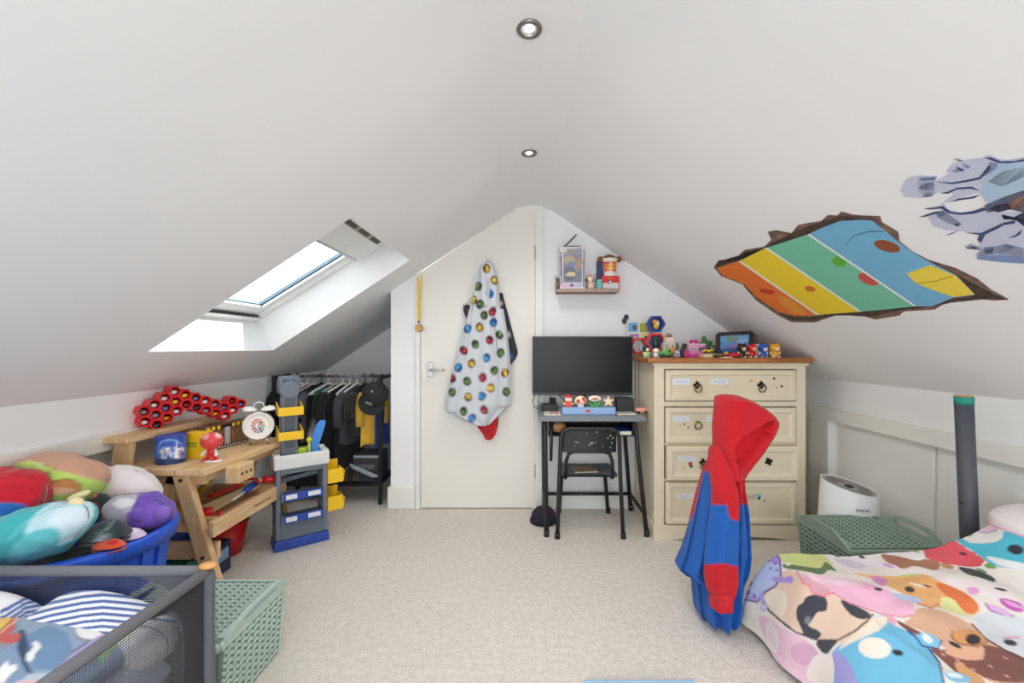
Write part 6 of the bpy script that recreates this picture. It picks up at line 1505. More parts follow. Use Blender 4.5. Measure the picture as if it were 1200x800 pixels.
obj('beak', MB().ell(W(736.5, 374, 2.973), (0.008, 0.004, 0.008), None, 10, 8), pm('#d9b8a0', 0.7), t)
obj('stick', MB().cyl(W(733.5, 378, 2.976), Vector((c.x, 2.976, TT)), 0.0022, n=8), pm('#d8d2c8', 0.7), t)
# cup under the black haired figurine is its base; green car, wedge, house, cacti ...
def toycar(label, px, Y, wpx, hpx, body, cabin, lift=0.0):
    c = tpos(px, Y); s = Y / F; w = wpx * s; h = hpx * s; c = c + Vector((0, 0, lift))
    t = toy('toy_car', label, c)
    obj('body', MB().box(c + Vector((0, 0, h * 0.40)), (w, w * 0.55, h * 0.42)), pm(body, 0.35), t, min(h, w) * 0.12)
    obj('cabin', MB().lathe([(w * 0.30, 0.0), (w * 0.25, h * 0.34), (w * 0.16, h * 0.44), (0.0, h * 0.46)], c + Vector((0, 0, h * 0.56)), 14, None, 1, 0.75, cap=False), pm(cabin, 0.35), t)
    for sx2 in (-1, 1):
        for sy2 in (-1, 1): obj('wheel', MB().cyl(c + Vector((sx2 * w * 0.30, sy2 * w * 0.24, h * 0.22)), c + Vector((sx2 * w * 0.30, sy2 * w * 0.31, h * 0.22)), h * 0.22, n=14), pm('#2b2a2c'), t)
    return t
toycar('rounded green toy car at the front left of the chest top', 780, 2.58, 14.5, 10.5, '#4aa04c', '#5fb45e')
toycar('dark red toy car left of the longer red one on the chest', 851, 2.58, 9.5, 7, '#b3222a', '#d8a23a')
toycar('long bright red toy car in front of the framed picture', 861, 2.56, 14, 6.5, '#d1202a', '#c41c26')
toycar('yellow toy car on a wooden block in the middle of the chest', 829.5, 2.60, 11, 8, '#e6bf24', '#3a3426', 0.0235)
c = tpos(829, 2.60); t = toy('wooden_block', 'flat wooden block under the yellow toy car', c)
obj('block', MB().box(c + Vector((0, 0, 0.0115)), (0.075, 0.07, 0.023)), wood('light_toy_wood', '#e9d4ae', '#d8bb8c', 1), t, 0.003); obj('end_cap', MB().box(c + Vector((0.036, 0, 0.0115)), (0.006, 0.066, 0.019)), pm('#e3d6c4'), t, 0.002)
c = tpos(800, 2.64); s = 2.64 / F
t = toy('toy_wedge', 'black and magenta toy launcher leaning at the left of the pink house', c)
obj('rail', MB().bar(c + Vector((-2 * s, 0, 0)), c + Vector((2.5 * s, 0, 16 * s)), 4.5 * s, 5 * s, (0, 1, 0)), pm('#1d1b20'), t, 0.003)
obj('base', MB().box(c + Vector((3.5 * s, -0.005, 4.0 * s)), (6 * s, 7 * s, 8 * s)), pm('#b8287a'), t, 0.004)
c = tpos(813.5, 2.72); s = 2.72 / F
t = toy('toy_house', 'pink toy house with a magenta bow on the roof, middle of the chest', c, 'toy house')
obj('base', MB().box(c + Vector((0, -0.01, 2 * s)), (24 * s, 16 * s, 4 * s)), pm('#e05aa8'), t, 0.004)
obj('wall', MB().box(c + Vector((1 * s, 0, 9 * s)), (19 * s, 12 * s, 10 * s)), pm('#e39ac8'), t, 0.003)
obj('sign', MB().box(c + Vector((-3 * s, -6.3 * s, 10 * s)), (9 * s, 1 * s, 6 * s)), pm('#d9c4d8'), t, 0.002)
for k, ox in enumerate((-6, -3.5, -1)): obj('sign_stroke', MB().box(c + Vector((ox * s, -7.0 * s, (9.2 + k % 2) * s)), (0.7 * s, 0.6 * s, 3.6 * s)), pm('#6a5a78'), t)
for ox in (4.5, 8): obj('window', MB().box(c + Vector((ox * s, -6.2 * s, 9.5 * s)), (2.2 * s, 0.8 * s, 3.6 * s)), pm('#4a3a62'), t)
obj('roof', MB().box(c + Vector((1 * s, 0, 14.8 * s)), (21 * s, 13 * s, 1.6 * s)), pm('#efc6de'), t, 0.002)
for sd in (-1, 1): obj('bow', MB().ell(c + Vector((-1.5 * s + sd * 2.8 * s, -2 * s, 18 * s)), (2.8 * s, 1.6 * s, 2.4 * s), Matrix.Rotation(0.4 * sd, 3, 'Y'), 14, 10), pm('#c2277f'), t)
c = tpos(826, 2.86); s = 2.86 / F
t = toy('toy_cactus', 'green toy cactus plants in a blue pot behind the pink house', c, 'toy plant')
obj('pot', MB().lathe([(0, 0), (5.5 * s, 0), (7 * s, 12 * s), (6 * s, 12 * s), (0, 11 * s)], c, 18, cap=False), pm('#6a7cab'), t)
for ox, h0, h1, r_ in ((-6, 9, 17, 2.2), (-1, 10, 25, 2.8), (3.4, 10, 19, 2.8), (7, 10, 19, 1.7)):
    obj('stem', MB().ell(c + Vector((ox * s, 0, (h0 + h1) / 2 * s)), (r_ * s, r_ * s, (h1 - h0) / 2 * s), None, 12, 10), pm('#2f8f3f' if ox > 0 else '#4b7a4a'), t)
c = tpos(836.5, 2.78); s = 2.78 / F
t = toy('toy_crate', 'small grey toy crate left of the framed picture', c)
obj('crate', MB().box(c + Vector((0, 0, 6 * s)), (10.5 * s, 9 * s, 12 * s)), pm('#a6a8a8'), t, 0.003)
obj('lid', MB().box(c + Vector((0.5 * s, -1 * s, 12.5 * s)), (9 * s, 8 * s, 2.2 * s)), pm('#6b5138'), t, 0.003)
obj('hatch', MB().box(c + Vector((1 * s, -4.8 * s, 7 * s)), (4 * s, 1 * s, 4 * s)), pm('#3a3a3a'), t)
c = tpos(840, 2.57); s = 2.60 / F
t = toy('toy_boat', 'flat brown toy boat left of the red toy cars', c)
obj('hull', MB().hexa([c + Vector(v) * s for v in ((-4, -3, 0), (4, -3, 0), (4, 3, 0), (-4, 3, 0), (-6, -4, 3.6), (6, -4, 3.6), (6, 4, 3.6), (-6, 4, 3.6))]), pm('#5a3e2a'), t, 0.002)
obj('deck', MB().box(c + Vector((0, 0, 3.8 * s)), (10 * s, 7 * s, 0.8 * s)), pm('#b8a98a'), t)
c = tpos(851, 2.545)
t = toy('paper_slip', 'slip of cream paper at the front edge of the chest top', c, 'paper')
obj('sheet', MB().box(c + Vector((0, 0, 0.002)), (0.065, 0.04, 0.004), Matrix.Rotation(0.3, 3, 'Z')), pm('#e6ddcc', 0.8), t); obj('fold', MB().box(c + Vector((0.01, 0, 0.005)), (0.035, 0.03, 0.003), Matrix.Rotation(0.45, 3, 'Z')), pm('#ddd2be', 0.8), t)
# framed picture
Yp = 2.655
t = toy('framed_picture', 'dark framed blue picture leaning at the right back of the chest top', tpos(861, Yp), 'picture')
a_, b_, c_, d_ = W(841.5, 419, Yp), W(879, 419, Yp), W(881, 389.5, Yp + 0.02), W(841.5, 391.5, Yp + 0.02)
a_.z = b_.z = TT
fr = MB()
for p, q in ((a_, b_), (b_, c_), (c_, d_), (d_, a_)): fr.bar(p, q, 0.022, 0.022, (0, 1, 0))
obj('frame', fr, pm('#2a2420', 0.5), t, 0.002)
pg_ = obj('picture', MB().grid(lambda u, v: (a_.lerp(b_, u)).lerp(d_.lerp(c_, u), v) + Vector((0, 0.006, 0)), 60, 50), print_mat('poster_print', 0.4), t)
paint(pg_, '#5e9ad0', [('p', [(840, 388), (884, 388), (884, 398), (840, 400)], '#78aede'), ('e', 858, 397, 8, 3, 0, '#7d9a8a'), ('e', 870, 400, 7, 3, -10, '#8fbce4'), ('e', 856, 407, 8, 3, 0, '#8a78b8'), ('e', 862, 405, 5, 2.5, 0, '#a88cc0'), ('p', [(842, 409), (880, 407), (880, 416), (842, 416)], '#3f6aa8')])
obj('bent_flap', MB().hexa([c_ + Vector((0, 0, -0.01)), c_ + Vector((0.03, -0.02, -0.02)), b_ + Vector((0.03, -0.02, 0)), b_ + Vector((0, 0, 0)), c_ + Vector((0, 0.004, -0.01)), c_ + Vector((0.03, -0.016, -0.02)), b_ + Vector((0.03, -0.016, 0)), b_ + Vector((0, 0.004, 0))]), pm('#322a26', 0.5), t)
c = tpos(890.5, 2.645); s = 2.645 / F * 0.86
t = toy('white_pot', 'pale grey tub with a domed lid behind the blue toy figurine', c, 'pot')
obj('tub', MB().box(c + Vector((0, 0, 8 * s)), (14 * s, 11 * s, 16 * s)), pm('#d5d8d8'), t, 0.004)
obj('lid', MB().box(c + Vector((0, 0, 17 * s)), (12.5 * s, 10 * s, 2.4 * s)), pm('#e8ebea'), t, 0.005)
for k in range(5): obj('lid_rib', MB().box(c + Vector(((-4.6 + 2.3 * k) * s, -5.6 * s, 12 * s)), (0.9 * s, 0.8 * s, 7 * s)), pm('#c4c9c9'), t)

# ================================================================= WALL SHELF
SY0 = 2.90
sl_ = thing('wall_shelf', 'small brown wall shelf with a raised edge above the monitor', 'shelf', W(689, 343, 3.0))
m_br = wood('dark_shelf_wood', '#8a6a58', '#6a4d3f', 0)
x0, x1 = W(652.5, 0, SY0).x, W(726, 0, SY0).x
zb = W(0, 340, SY0).z
obj('board', MB().bx(x0, x1, SY0, D, zb - 0.010, zb + 0.006), m_br, sl_, 0.002)
obj('front_edge', MB().bx(x0, x1, SY0 - 0.004, SY0 + 0.004, zb - 0.012, zb + 0.010), wood('pale_edge_wood', '#b59a88', '#9a7f6d', 0), sl_, 0.002)
obj('end_bracket', MB().hexa([(x0, SY0, zb), (x0 + 0.006, SY0, zb), (x0 + 0.006, D, zb), (x0, D, zb), (x0, SY0 + 0.0, zb + 0.06), (x0 + 0.006, SY0, zb + 0.06), (x0 + 0.006, D, zb + 0.12), (x0, D, zb + 0.12)]), m_br, sl_, 0.001)
obj('back_rail', MB().bx(x0, x1, D - 0.008, D, zb + 0.08, zb + 0.10), m_br, sl_)
zs = zb + 0.0065
# boxed collectable: white carton with a window
Yb = 2.925
bx0, bx1, bz = W(656, 0, Yb).x, W(685.5, 0, Yb).x, W(0, 289, Yb).z
t = thing('collector_box', 'white windowed toy carton standing on the left of the wall shelf', 'box', ((bx0 + bx1) / 2, Yb + 0.05, zs))
obj('carton', MB().bx(bx0, bx1, Yb, Yb + 0.10, zs, bz), mat('white_card', '#dcd9de', 0.6, 0.02), t, 0.002)
o = obj('front_print', MB().grid(lambda u, v: (bx0 + (bx1 - bx0) * u, Yb - 0.0012, zs + (bz - zs) * v), 70, 110), print_mat('poster_print', 0.4), t)
paint(o, '#ddd9e2', [('p', [(656.5, 295), (658, 295), (659, 334), (657, 334)], '#4a4660'), ('p', [(683.6, 293), (685, 293), (685, 336), (683, 336)], '#4a4660'), ('p', [(660, 292), (682, 291), (682, 331), (660, 331)], '#8f8ca0'),
    ('p', [(660, 292), (682, 291), (682, 298), (660, 299)], '#9f9aa8'), ('e', 667, 304, 7, 5, 0, '#b8a88a'), ('e', 673, 311, 8, 4, 20, '#7f8fae'), ('e', 667, 318, 7, 6, 0, '#6d7484'), ('e', 678, 309, 4, 8, 20, '#b09484'), ('p', [(660, 320), (682, 318), (682, 331), (660, 331)], '#7a808e'), ('e', 669, 321.5, 5.5, 3, -8, '#dcc79a'), ('e', 668, 326, 6, 2.6, 0, '#5d6474'),
    ('p', [(658, 332), (668, 332), (668, 337), (658, 337)], '#d9b4cc'), ('p', [(670, 333), (682, 332), (682, 336), (670, 336)], '#b9b4cc'), ('e', 670, 334, 2, 2, 0, '#6a4a7a'), ('e', 662, 294, 2.5, 2, 0, '#e6d2b0')])
obj('lid_flap', MB().bx(bx0 + 0.006, bx1 - 0.006, Yb + 0.01, Yb + 0.09, bz, bz + 0.003), mat('white_card', '#dcd9de', 0.6), t)
# black folding bracket resting on the carton
p0, p1, p2 = W(661.5, 287.5, 2.96), W(675.5, 275, 2.96), W(681, 289, 2.96)
p0.z = bz + 0.008; p2.z = bz + 0.008
t = thing('folding_stand', 'black V-shaped folding stand lying on top of the white carton', 'stand', (p0.x, 2.96, bz + 0.003))
obj('upper_arm', MB().bar(p0, p1 , 0.020, 0.008, (0, 0, 1)), m_black, t, 0.002)
obj('lower_arm', MB().bar(p0, p2, 0.020, 0.009, (0, 0, 1)), m_black, t, 0.002)
obj('pivot', MB().cyl(p0 + Vector((0, -0.013, 0.002)), p0 + Vector((0, 0.013, 0.002)), 0.007, n=12), m_black, t)
# red and white box with the printed cup on it
Yr = 2.94
rx0, rx1, rz = W(705, 0, Yr).x, W(726, 0, Yr).x, W(0, 323, Yr).z
t = thing('red_box', 'small red and white box on the right of the wall shelf under the cup', 'box', ((rx0 + rx1) / 2, Yr + 0.03, zs))
obj('carton', MB().bx(rx0, rx1, Yr, Yr + 0.07, zs, rz), mat('bright_red_card', '#d42a2c', 0.5, 0.03), t, 0.002)
obj('white_band', MB().bx(rx0 + 0.008, rx1 - 0.008, Yr - 0.0012, Yr + 0.002, zs + 0.010, zs + (rz - zs) * 0.50), mat('white_card', '#dcd9de', 0.6), t)
cc_ = Vector(((rx0 + rx1) / 2 - 0.002, Yr - 0.001, zs + (rz - zs) * 0.56))
obj('badge', MB().cyl(cc_ + Vector((0, 0.003, 0)), cc_ + Vector((0, -0.002, 0)), 0.014, n=20), mat('navy_card', '#1c2748', 0.5), t)
obj('badge_centre', MB().cyl(cc_ + Vector((0, 0.0, 0)), cc_ + Vector((0, -0.0032, 0)), 0.0095, n=20), mat('white_card', '#dcd9de', 0.6), t)
obj('orange_print', MB().box(cc_ + Vector((0, -0.0005, 0.026)), (0.035, 0.002, 0.006)), mat('orange_print', '#e0803a', 0.5), t)
cu_ = Vector((cc_.x + 0.002, Yr + 0.036, rz))
t = thing('printed_cup', 'white tapered cup with red panels standing on the red box', 'cup', cu_)
ct = W(0, 302.5, Yr).z
o = obj('cup', MB().loft([[cu_ + Vector(((0.040 + 0.012 * q / 24) * math.cos(2 * PI * k / 72), (0.034 + 0.008 * q / 24) * math.sin(2 * PI * k / 72), (ct - rz) * q / 24)) for k in range(72)] for q in range(25)]), print_mat('poster_print', 0.4), t)
paint(o, '#eae3da', [('p', [(706, 306.5), (715, 306), (715, 317), (708.5, 318.5)], '#cf3326'), ('p', [(716.5, 306), (724.5, 306.5), (722.5, 318), (716.5, 317)], '#d2382a'), ('p', [(708, 309), (723, 308), (722, 315.5), (709, 316)], '#e8a04a'), ('e', 715.8, 312, 2.0, 5, 0, '#f0cf6a'), ('l', [(708, 312.3), (723, 312)], 0.9, '#cf3326')])
obj('rim', MB().tube([cu_ + Vector((0.053 * math.cos(a), 0.043 * math.sin(a), ct - rz)) for a in [2 * PI * q / 30 for q in range(30)]], 0.004, 7, closed=True), m_white_p, t)
br_ = cu_ + Vector((0, 0, ct - rz))
m_fur = mat('brown_fur', '#8a5a2c', 0.95, 0.25, 80, 0.6)
t = thing('brown_plush', 'small brown fluffy soft toy peeping out of the cup on the wall shelf', 'soft toy', br_)
obj('head', MB().ell(br_ + Vector((0, 0, 0.006)), (0.044, 0.036, 0.026), None, 20, 14), m_fur, t)
for sd in (-1, 1): obj('ear', MB().ell(br_ + Vector((sd * 0.062, 0, 0.0)), (0.024, 0.018, 0.021), None, 14, 10), m_fur, t)
obj('strap', MB().tube([br_ + Vector((0.05, 0, 0.012)), br_ + Vector((0.08, 0.01, 0.005)), br_ + Vector((0.11, 0.02, -0.006))], 0.004, 7), mat('tan_strap', '#a08a70', 0.8), t)
nb0, nb1 = W(699.5, 0, 3.0).x, W(707, 0, 3.0).x
t = thing('notebook', 'dark navy notebook standing behind the red box on the wall shelf', 'book', ((nb0 + nb1) / 2, 3.0, zs))
obj('cover', MB().bx(nb0, nb1, 2.985, 3.025, zs, W(0, 306, 3.0).z), mat('indigo_cover', '#34386e', 0.5), t, 0.002); obj('pages', MB().bx(nb0 + 0.006, nb1 - 0.004, 2.989, 3.021, zs + 0.01, W(0, 305.4, 3.0).z), mat('page_edges', '#dfe3c8', 0.8), t)
c = W(702, 338, 2.93); c.z = zs
t = thing('turquoise_pot', 'little turquoise pot beside the red box on the wall shelf', 'pot', c)
obj('pot', MB().box(c + Vector((0, 0, 0.032)), (0.034, 0.03, 0.064)), mat('turquoise_plastic', '#58bfb2', 0.45), t, 0.004); obj('lid', MB().box(c + Vector((0, 0, 0.066)), (0.036, 0.032, 0.006)), mat('pale_turquoise', '#8fd6cc', 0.45), t, 0.002)
c = W(692.5, 338, 2.93); c.z = zs
t = thing('small_figurine', 'small cream and orange figurine in the middle of the wall shelf', 'toy', c)
obj('body', MB().lathe([(0, 0), (0.022, 0), (0.024, 0.03), (0.014, 0.055), (0, 0.058)], c, 16, cap=False), mat('blush_ceramic', '#e3c2ae', 0.5), t)
obj('head', MB().ell(c + Vector((-0.004, 0, 0.074)), (0.020, 0.018, 0.020), None, 16, 12), mat('cream_plastic', '#f1dfc0', 0.45), t)
obj('cap', MB().ell(c + Vector((-0.008, 0, 0.092)), (0.013, 0.012, 0.009), None, 12, 8), mat('orange_print', '#e0803a', 0.5), t)
obj('sword', MB().bar(c + Vector((0.014, 0, 0.02)), c + Vector((0.034, 0, 0.115)), 0.010, 0.004, (0, 1, 0)), mat('grey_blade', '#8f949a', 0.4, metallic=0.4), t)

# ================================================================= WALL DECALS ON THE RIGHT SLOPE
m_dec = print_mat('vinyl_print', 0.75)
RN = Vector((-0.682, 0, -1)).normalized()
def decal_piece(name, poly, off, col, parent, thick=0.0006):
    P = [on_right_slope(x, y) + RN * off for x, y in poly]; n = len(P)
    mb = MB().add(P + [p - RN * thick for p in P], [list(range(n)), list(range(2 * n - 1, n - 1, -1))] + [[i, (i + 1) % n, n + (i + 1) % n, n + i] for i in range(n)])
    return obj(name, mb, col if not isinstance(col, str) else mat('vinyl_%s' % col[1:], col, 0.7, 0.02), parent)
def z5(pts): return [(820 + x / 3.158, 230 + y / 3.158) for x, y in pts]
def z6d(pts): return [(1030 + x / 5, 160 + y / 5) for x, y in pts]
dec = thing('striped_wall_sticker', 'wall sticker of orange, yellow, green and blue stripes in a torn brown hole', 'wall sticker', on_right_slope(1000, 315) + RN * 0.001)
outl = z5([(52,262),(70,235),(130,232),(165,198),(240,185),(265,160),(252,130),(285,125),(340,135),(365,105),(400,98),(450,90),(475,68),(510,70),(525,55),(560,65),(600,70),(668,72),(675,95),(735,130),(740,165),(790,205),(850,235),(950,265),(1030,305),(1080,345),(1145,380),(1090,385),(1000,375),(900,400),(870,418),(755,425),(740,440),(650,455),(600,440),(500,440),(430,465),(340,465),(290,440),(210,385),(170,340),(160,325),(80,295)])
m_torn = mat('torn_plaster_print', '#7a6054', 0.8, 0.5, 28)
decal_piece('torn_edge', outl, 0.0012, m_torn, dec)
m_torn2 = mat('torn_dark_print', '#4a3a34', 0.8, 0.5, 40)
for pl2 in ([(60,262),(70,240),(130,240),(165,205),(240,195),(262,172),(400,110),(480,85),(525,72),(605,72),(590,90),(525,86),(400,138),(243,188),(140,236)], [(840,235),(950,285),(1030,330),(1140,382),(1000,372),(1020,360),(950,288)], [(290,428),(350,448),(430,445),(600,428),(790,408),(860,408),(940,374),(1080,376),(900,395),(750,418),(640,445),(500,436),(430,455),(345,458)]):
    decal_piece('torn_dark_edge', z5(pl2), 0.0018, m_torn2, dec)  # darker printed band along the torn edge
decal_piece('stripe', z5([(66,264),(140,240),(145,240),(430,436),(420,440),(350,440),(290,425),(210,370),(165,322),(85,292)]), 0.0024, '#ec7a2c', dec)
decal_piece('stripe', z5([(145,240),(243,190),(590,425),(430,437)]), 0.0024, '#f4d62c', dec)
decal_piece('stripe', z5([(243,190),(400,140),(795,405),(700,416),(592,425)]), 0.0024, '#76c6a8', dec)
decal_piece('stripe', z5([(400,140),(450,116),(520,90),(590,86),(640,88),(690,128),(740,170),(800,212),(850,240),(950,290),(1020,362),(940,372),(860,405),(795,405)]), 0.0024, '#74b6dc', dec)
decal_piece('yellow_patch', z5([(768,283),(855,252),(950,292),(1018,360),(940,370),(850,338),(800,318)]), 0.0029, '#f0d84a', dec)
def ell_pts(cx, cy, rx, ry, an=0, n=20):
    a0 = math.radians(an)
    return [(cx + rx * math.cos(t) * math.cos(a0) - ry * math.sin(t) * math.sin(a0), cy + rx * math.cos(t) * math.sin(a0) + ry * math.sin(t) * math.cos(a0)) for t in [2 * PI * q / n for q in range(n)]]
decal_piece('orange_oval', z5([(285,368),(320,370),(360,395),(395,430),(385,438),(350,430),(310,405)]), 0.0029, '#e89a34', dec)
decal_piece('orange_oval', z5(ell_pts(250, 350, 30, 9, 10)), 0.0029, '#c9401f', dec)
decal_piece('red_disc', z5(ell_pts(410, 340, 20, 10, 10)), 0.0029, '#d9782c', dec)
decal_piece('leaf_patch', z5([(488,235),(510,218),(545,238),(538,258),(505,256)]), 0.0029, '#5cb53c', dec)
decal_piece('red_oval', z5(ell_pts(625, 305, 40, 18, 25)), 0.0029, '#c8564a', dec)
decal_piece('brown_oval', z5(ell_pts(695, 182, 50, 20, 15)), 0.0029, '#8f4f2c', dec)
for a, b in (((145, 240), (432, 437)), ((243, 190), (590, 425)), ((400, 140), (795, 405))):
    decal_piece('white_line', z5([a, (a[0] + 9, a[1] - 2), (b[0] + 9, b[1] - 1), b]), 0.0031, '#e6ecea', dec)
for ln in ([(540,175),(575,140),(630,125),(680,125)], [(800,318),(870,310),(940,290)]):
    for (ax1, ay1), (bx1, by1) in zip(ln[:-1], ln[1:]):
        decal_piece('dark_line', z5([(ax1, ay1), (bx1, by1), (bx1, by1 + 3.5), (ax1, ay1 + 3.5)]), 0.0034, '#3f6f96' if ln[0][0] < 780 else '#b89a2a', dec)
# cracked-stone sticker
dec2 = thing('cracked_wall_sticker', 'lavender cracked stone wall sticker at the right edge of the slope', 'wall sticker', on_right_slope(1140, 240) + RN * 0.001)
LV, LV2, NV, SLt = '#c3c9de', '#aab3cf', '#3f4a78', '#8a92ae'
pieces = [
 ([(128,310),(150,260),(190,232),(245,226),(345,230),(330,262),(420,212),(395,200),(425,165),(470,145),(520,132),(600,122),(650,105),(705,130),(760,135),(850,118),(1010,110),(1010,330),(850,330),(640,270),(610,330),(560,330),(470,360),(430,380),(380,385),(400,420),(470,440),(520,440),(620,425),(640,440),(850,440),(1010,420),(1010,740),(850,740),(720,735),(580,715),(570,690),(605,660),(510,655),(505,640),(540,625),(590,635),(575,600),(600,565),(480,552),(390,545),(320,520),(290,470),(340,440),(370,432),(360,400),(400,370),(450,335),(350,320),(310,350),(240,358),(150,350)], 0.0012, LV)]
for pl3, off, cl in pieces: decal_piece('sticker_base', z6d(pl3), off, cl, dec2)
for pl3, cl in (
 ([(225,275),(245,228),(340,230),(325,260),(330,330),(265,355),(240,325)], LV2), ([(240,240),(335,232),(330,250),(245,258)], SLt), ([(250,270),(325,262),(325,305),(270,320),(235,300)], '#7f88a8'), ([(262,325),(310,318),(318,342),(268,354)], NV),
 ([(455,172),(505,192),(490,200),(460,185)], NV), ([(495,155),(540,170),(525,185),(500,172)], SLt), ([(430,195),(470,185),(490,200),(450,208)], SLt),
 ([(340,260),(430,266),(520,250),(590,235),(650,160),(660,185),(600,245),(520,262),(430,275)], NV), ([(360,328),(400,322),(460,296),(545,290),(590,312),(540,302),(460,306),(405,332)], NV), ([(420,380),(470,360),(540,352),(590,340),(560,358),(480,368)], NV),
 ([(265,420),(330,412),(380,405),(420,435),(480,445),(560,432),(615,412),(640,425),(560,448),(480,455),(410,445),(370,418),(300,424)], NV), ([(235,470),(280,455),(330,438),(400,430),(330,450),(280,465)], NV),
 ([(335,445),(385,435),(470,495),(485,510),(465,525),(400,500),(345,470)], SLt), ([(455,500),(485,508),(465,525),(445,515)], NV), ([(340,448),(400,440),(380,460),(350,470)], '#7f88a8'),
 ([(510,560),(600,562),(680,525),(735,500),(800,488),(800,505),(735,515),(690,540),(625,570),(600,620),(580,600),(590,572)], NV), ([(720,452),(730,475),(790,470),(850,440),(1010,430),(1010,520),(850,520),(800,480),(735,482)], '#2f3656'),
 ([(508,645),(540,628),(605,650),(590,662),(520,655)], SLt), ([(545,635),(580,645),(565,655),(530,650)], NV), ([(575,690),(620,645),(690,640),(745,625),(850,650),(850,705),(700,680),(600,700)], SLt), ([(620,660),(675,640),(670,680),(625,682)], '#5a678f'), ([(690,680),(745,628),(800,640),(720,690)], '#9aa2c0'), ([(575,700),(700,690),(1010,715),(1010,740),(850,740),(700,730),(580,716)], '#7f93c0'),
 ([(600,330),(610,270),(700,160),(850,140),(1010,130),(1010,330),(850,310),(760,340),(660,390),(620,370)], '#a9c6dd'), ([(640,260),(720,200),(860,170),(860,230),(720,290)], '#c8b9cf'), ([(620,400),(680,370),(760,340),(850,310),(1010,300),(1010,440),(850,440),(760,420),(640,440)], '#5c5f78'), ([(760,380),(850,340),(1010,330),(1010,400),(850,420),(780,425)], '#b98f80'), ([(640,420),(700,395),(760,385),(780,420),(700,440)], '#2f3450'),
 ([(620,120),(660,118),(720,142),(800,140),(850,128),(1010,118),(1010,132),(850,142),(760,152),(700,150),(650,130)], NV), ([(650,145),(700,155),(690,185),(600,240),(590,225),(640,195)], '#7f8fb4'), ([(440,128),(475,132),(500,142),(470,138)], NV), ([(390,578),(430,560),(470,548),(430,568)], SLt), ([(760,590),(800,575),(840,540),(830,570),(800,585)], NV)):
    decal_piece('sticker_facet', z6d(pl3), 0.0020, cl, dec2)
# ================================================================= RED AND BLUE DRESSING GOWN
def z2(x, y): return 780 + x / 2.857, 450 + y / 2.857
def rows2(t): return [(450 + y / 2.857, 780 + a / 2.857, 780 + b / 2.857) for y, a, b in t]
GYY = 1.79
RED, BLU = '#b80f1e', '#0d55a6'
gw = thing('dressing_gown', 'red and blue child\'s hooded dressing gown draped upright over the foot end of the bed', 'robe', W(830, 722, GYY))
body_sh = [('p', [z2(x, y) for x, y in ((20, 960), (20, 560), (95, 430), (128, 288), (160, 298), (162, 402), (205, 405), (232, 455), (242, 455), (250, 402), (290, 402), (300, 800))], BLU), ('l', [z2(236, 290), z2(238, 380), z2(234, 452)], 1.1, '#5a5a66')]
garment('body', rows2([(232, 168, 246), (262, 150, 246), (295, 132, 248), (340, 118, 250), (430, 93, 262), (520, 72, 268), (560, 60, 270), (600, 44, 266), (612, 40, 262), (628, 60, 258), (640, 90, 250), (655, 96, 246), (700, 98, 244), (745, 102, 235), (765, 108, 222), (776, 128, 205)]), GYY, 0.105, RED, body_sh, gw, N=150, sub=12, fold=0.22, nf=9, seed=1.2)
hood_open = [z2(x, y) for x, y in ((236, 210), (258, 185), (300, 158), (345, 128), (364, 122), (352, 172), (318, 215), (278, 262), (250, 292), (238, 260))]
garment('hood', rows2([(37, 188, 238), (46, 178, 262), (60, 172, 292), (80, 168, 326), (100, 166, 352), (120, 164, 367), (135, 163, 366), (165, 163, 352), (200, 164, 326), (230, 165, 302), (260, 166, 276), (285, 168, 256), (303, 172, 246)]), GYY - 0.03, 0.105, RED, [('l', [z2(236, 215), z2(262, 183), z2(302, 156), z2(350, 127)], 1.0, '#8e0c18'), ('p', hood_open, '#c41320'), ], gw, N=130, sub=14, fold=0.10, nf=4, seed=0.3, dent=(hood_open, 0.055))
garment('sleeve', rows2([(225, 186, 208), (258, 170, 220), (300, 161, 230), (340, 158, 236), (400, 156, 240), (450, 148, 239), (520, 138, 240), (585, 132, 238), (600, 130, 238), (650, 131, 240), (685, 138, 232), (700, 148, 222), (705, 150, 220), (742, 150, 218), (747, 152, 216)]), GYY - 0.125, 0.055, RED, [('p', [z2(x, y) for x, y in ((120, 402), (205, 404), (215, 450), (250, 460), (260, 615), (200, 600), (120, 605))], BLU), ('l', [z2(146, 703), z2(222, 703)], 1.2, '#8e0c18')] + [('l', [z2(150 + 8 * k, 708), z2(150 + 8 * k, 744)], 0.5, '#e03a44') for k in range(9)], gw, N=110, sub=12, fold=0.10, nf=5, seed=3.1, yoff=lambda y: 0.085 * max(0.0, 1 - (y - 528.0) / 45.0))
garment('front_edge', rows2([(285, 232, 246), (340, 236, 252), (430, 238, 264), (520, 240, 270), (570, 242, 271), (600, 244, 262)]), GYY - 0.10, 0.018, RED, [('v', lambda x, y: y > 591.0, BLU), ('p', [z2(x, y) for x, y in ((240, 402), (290, 402), (290, 700), (236, 700), (236, 455), (240, 455))], BLU)], gw, N=50, sub=10, fold=0.2, nf=3, seed=4.4)

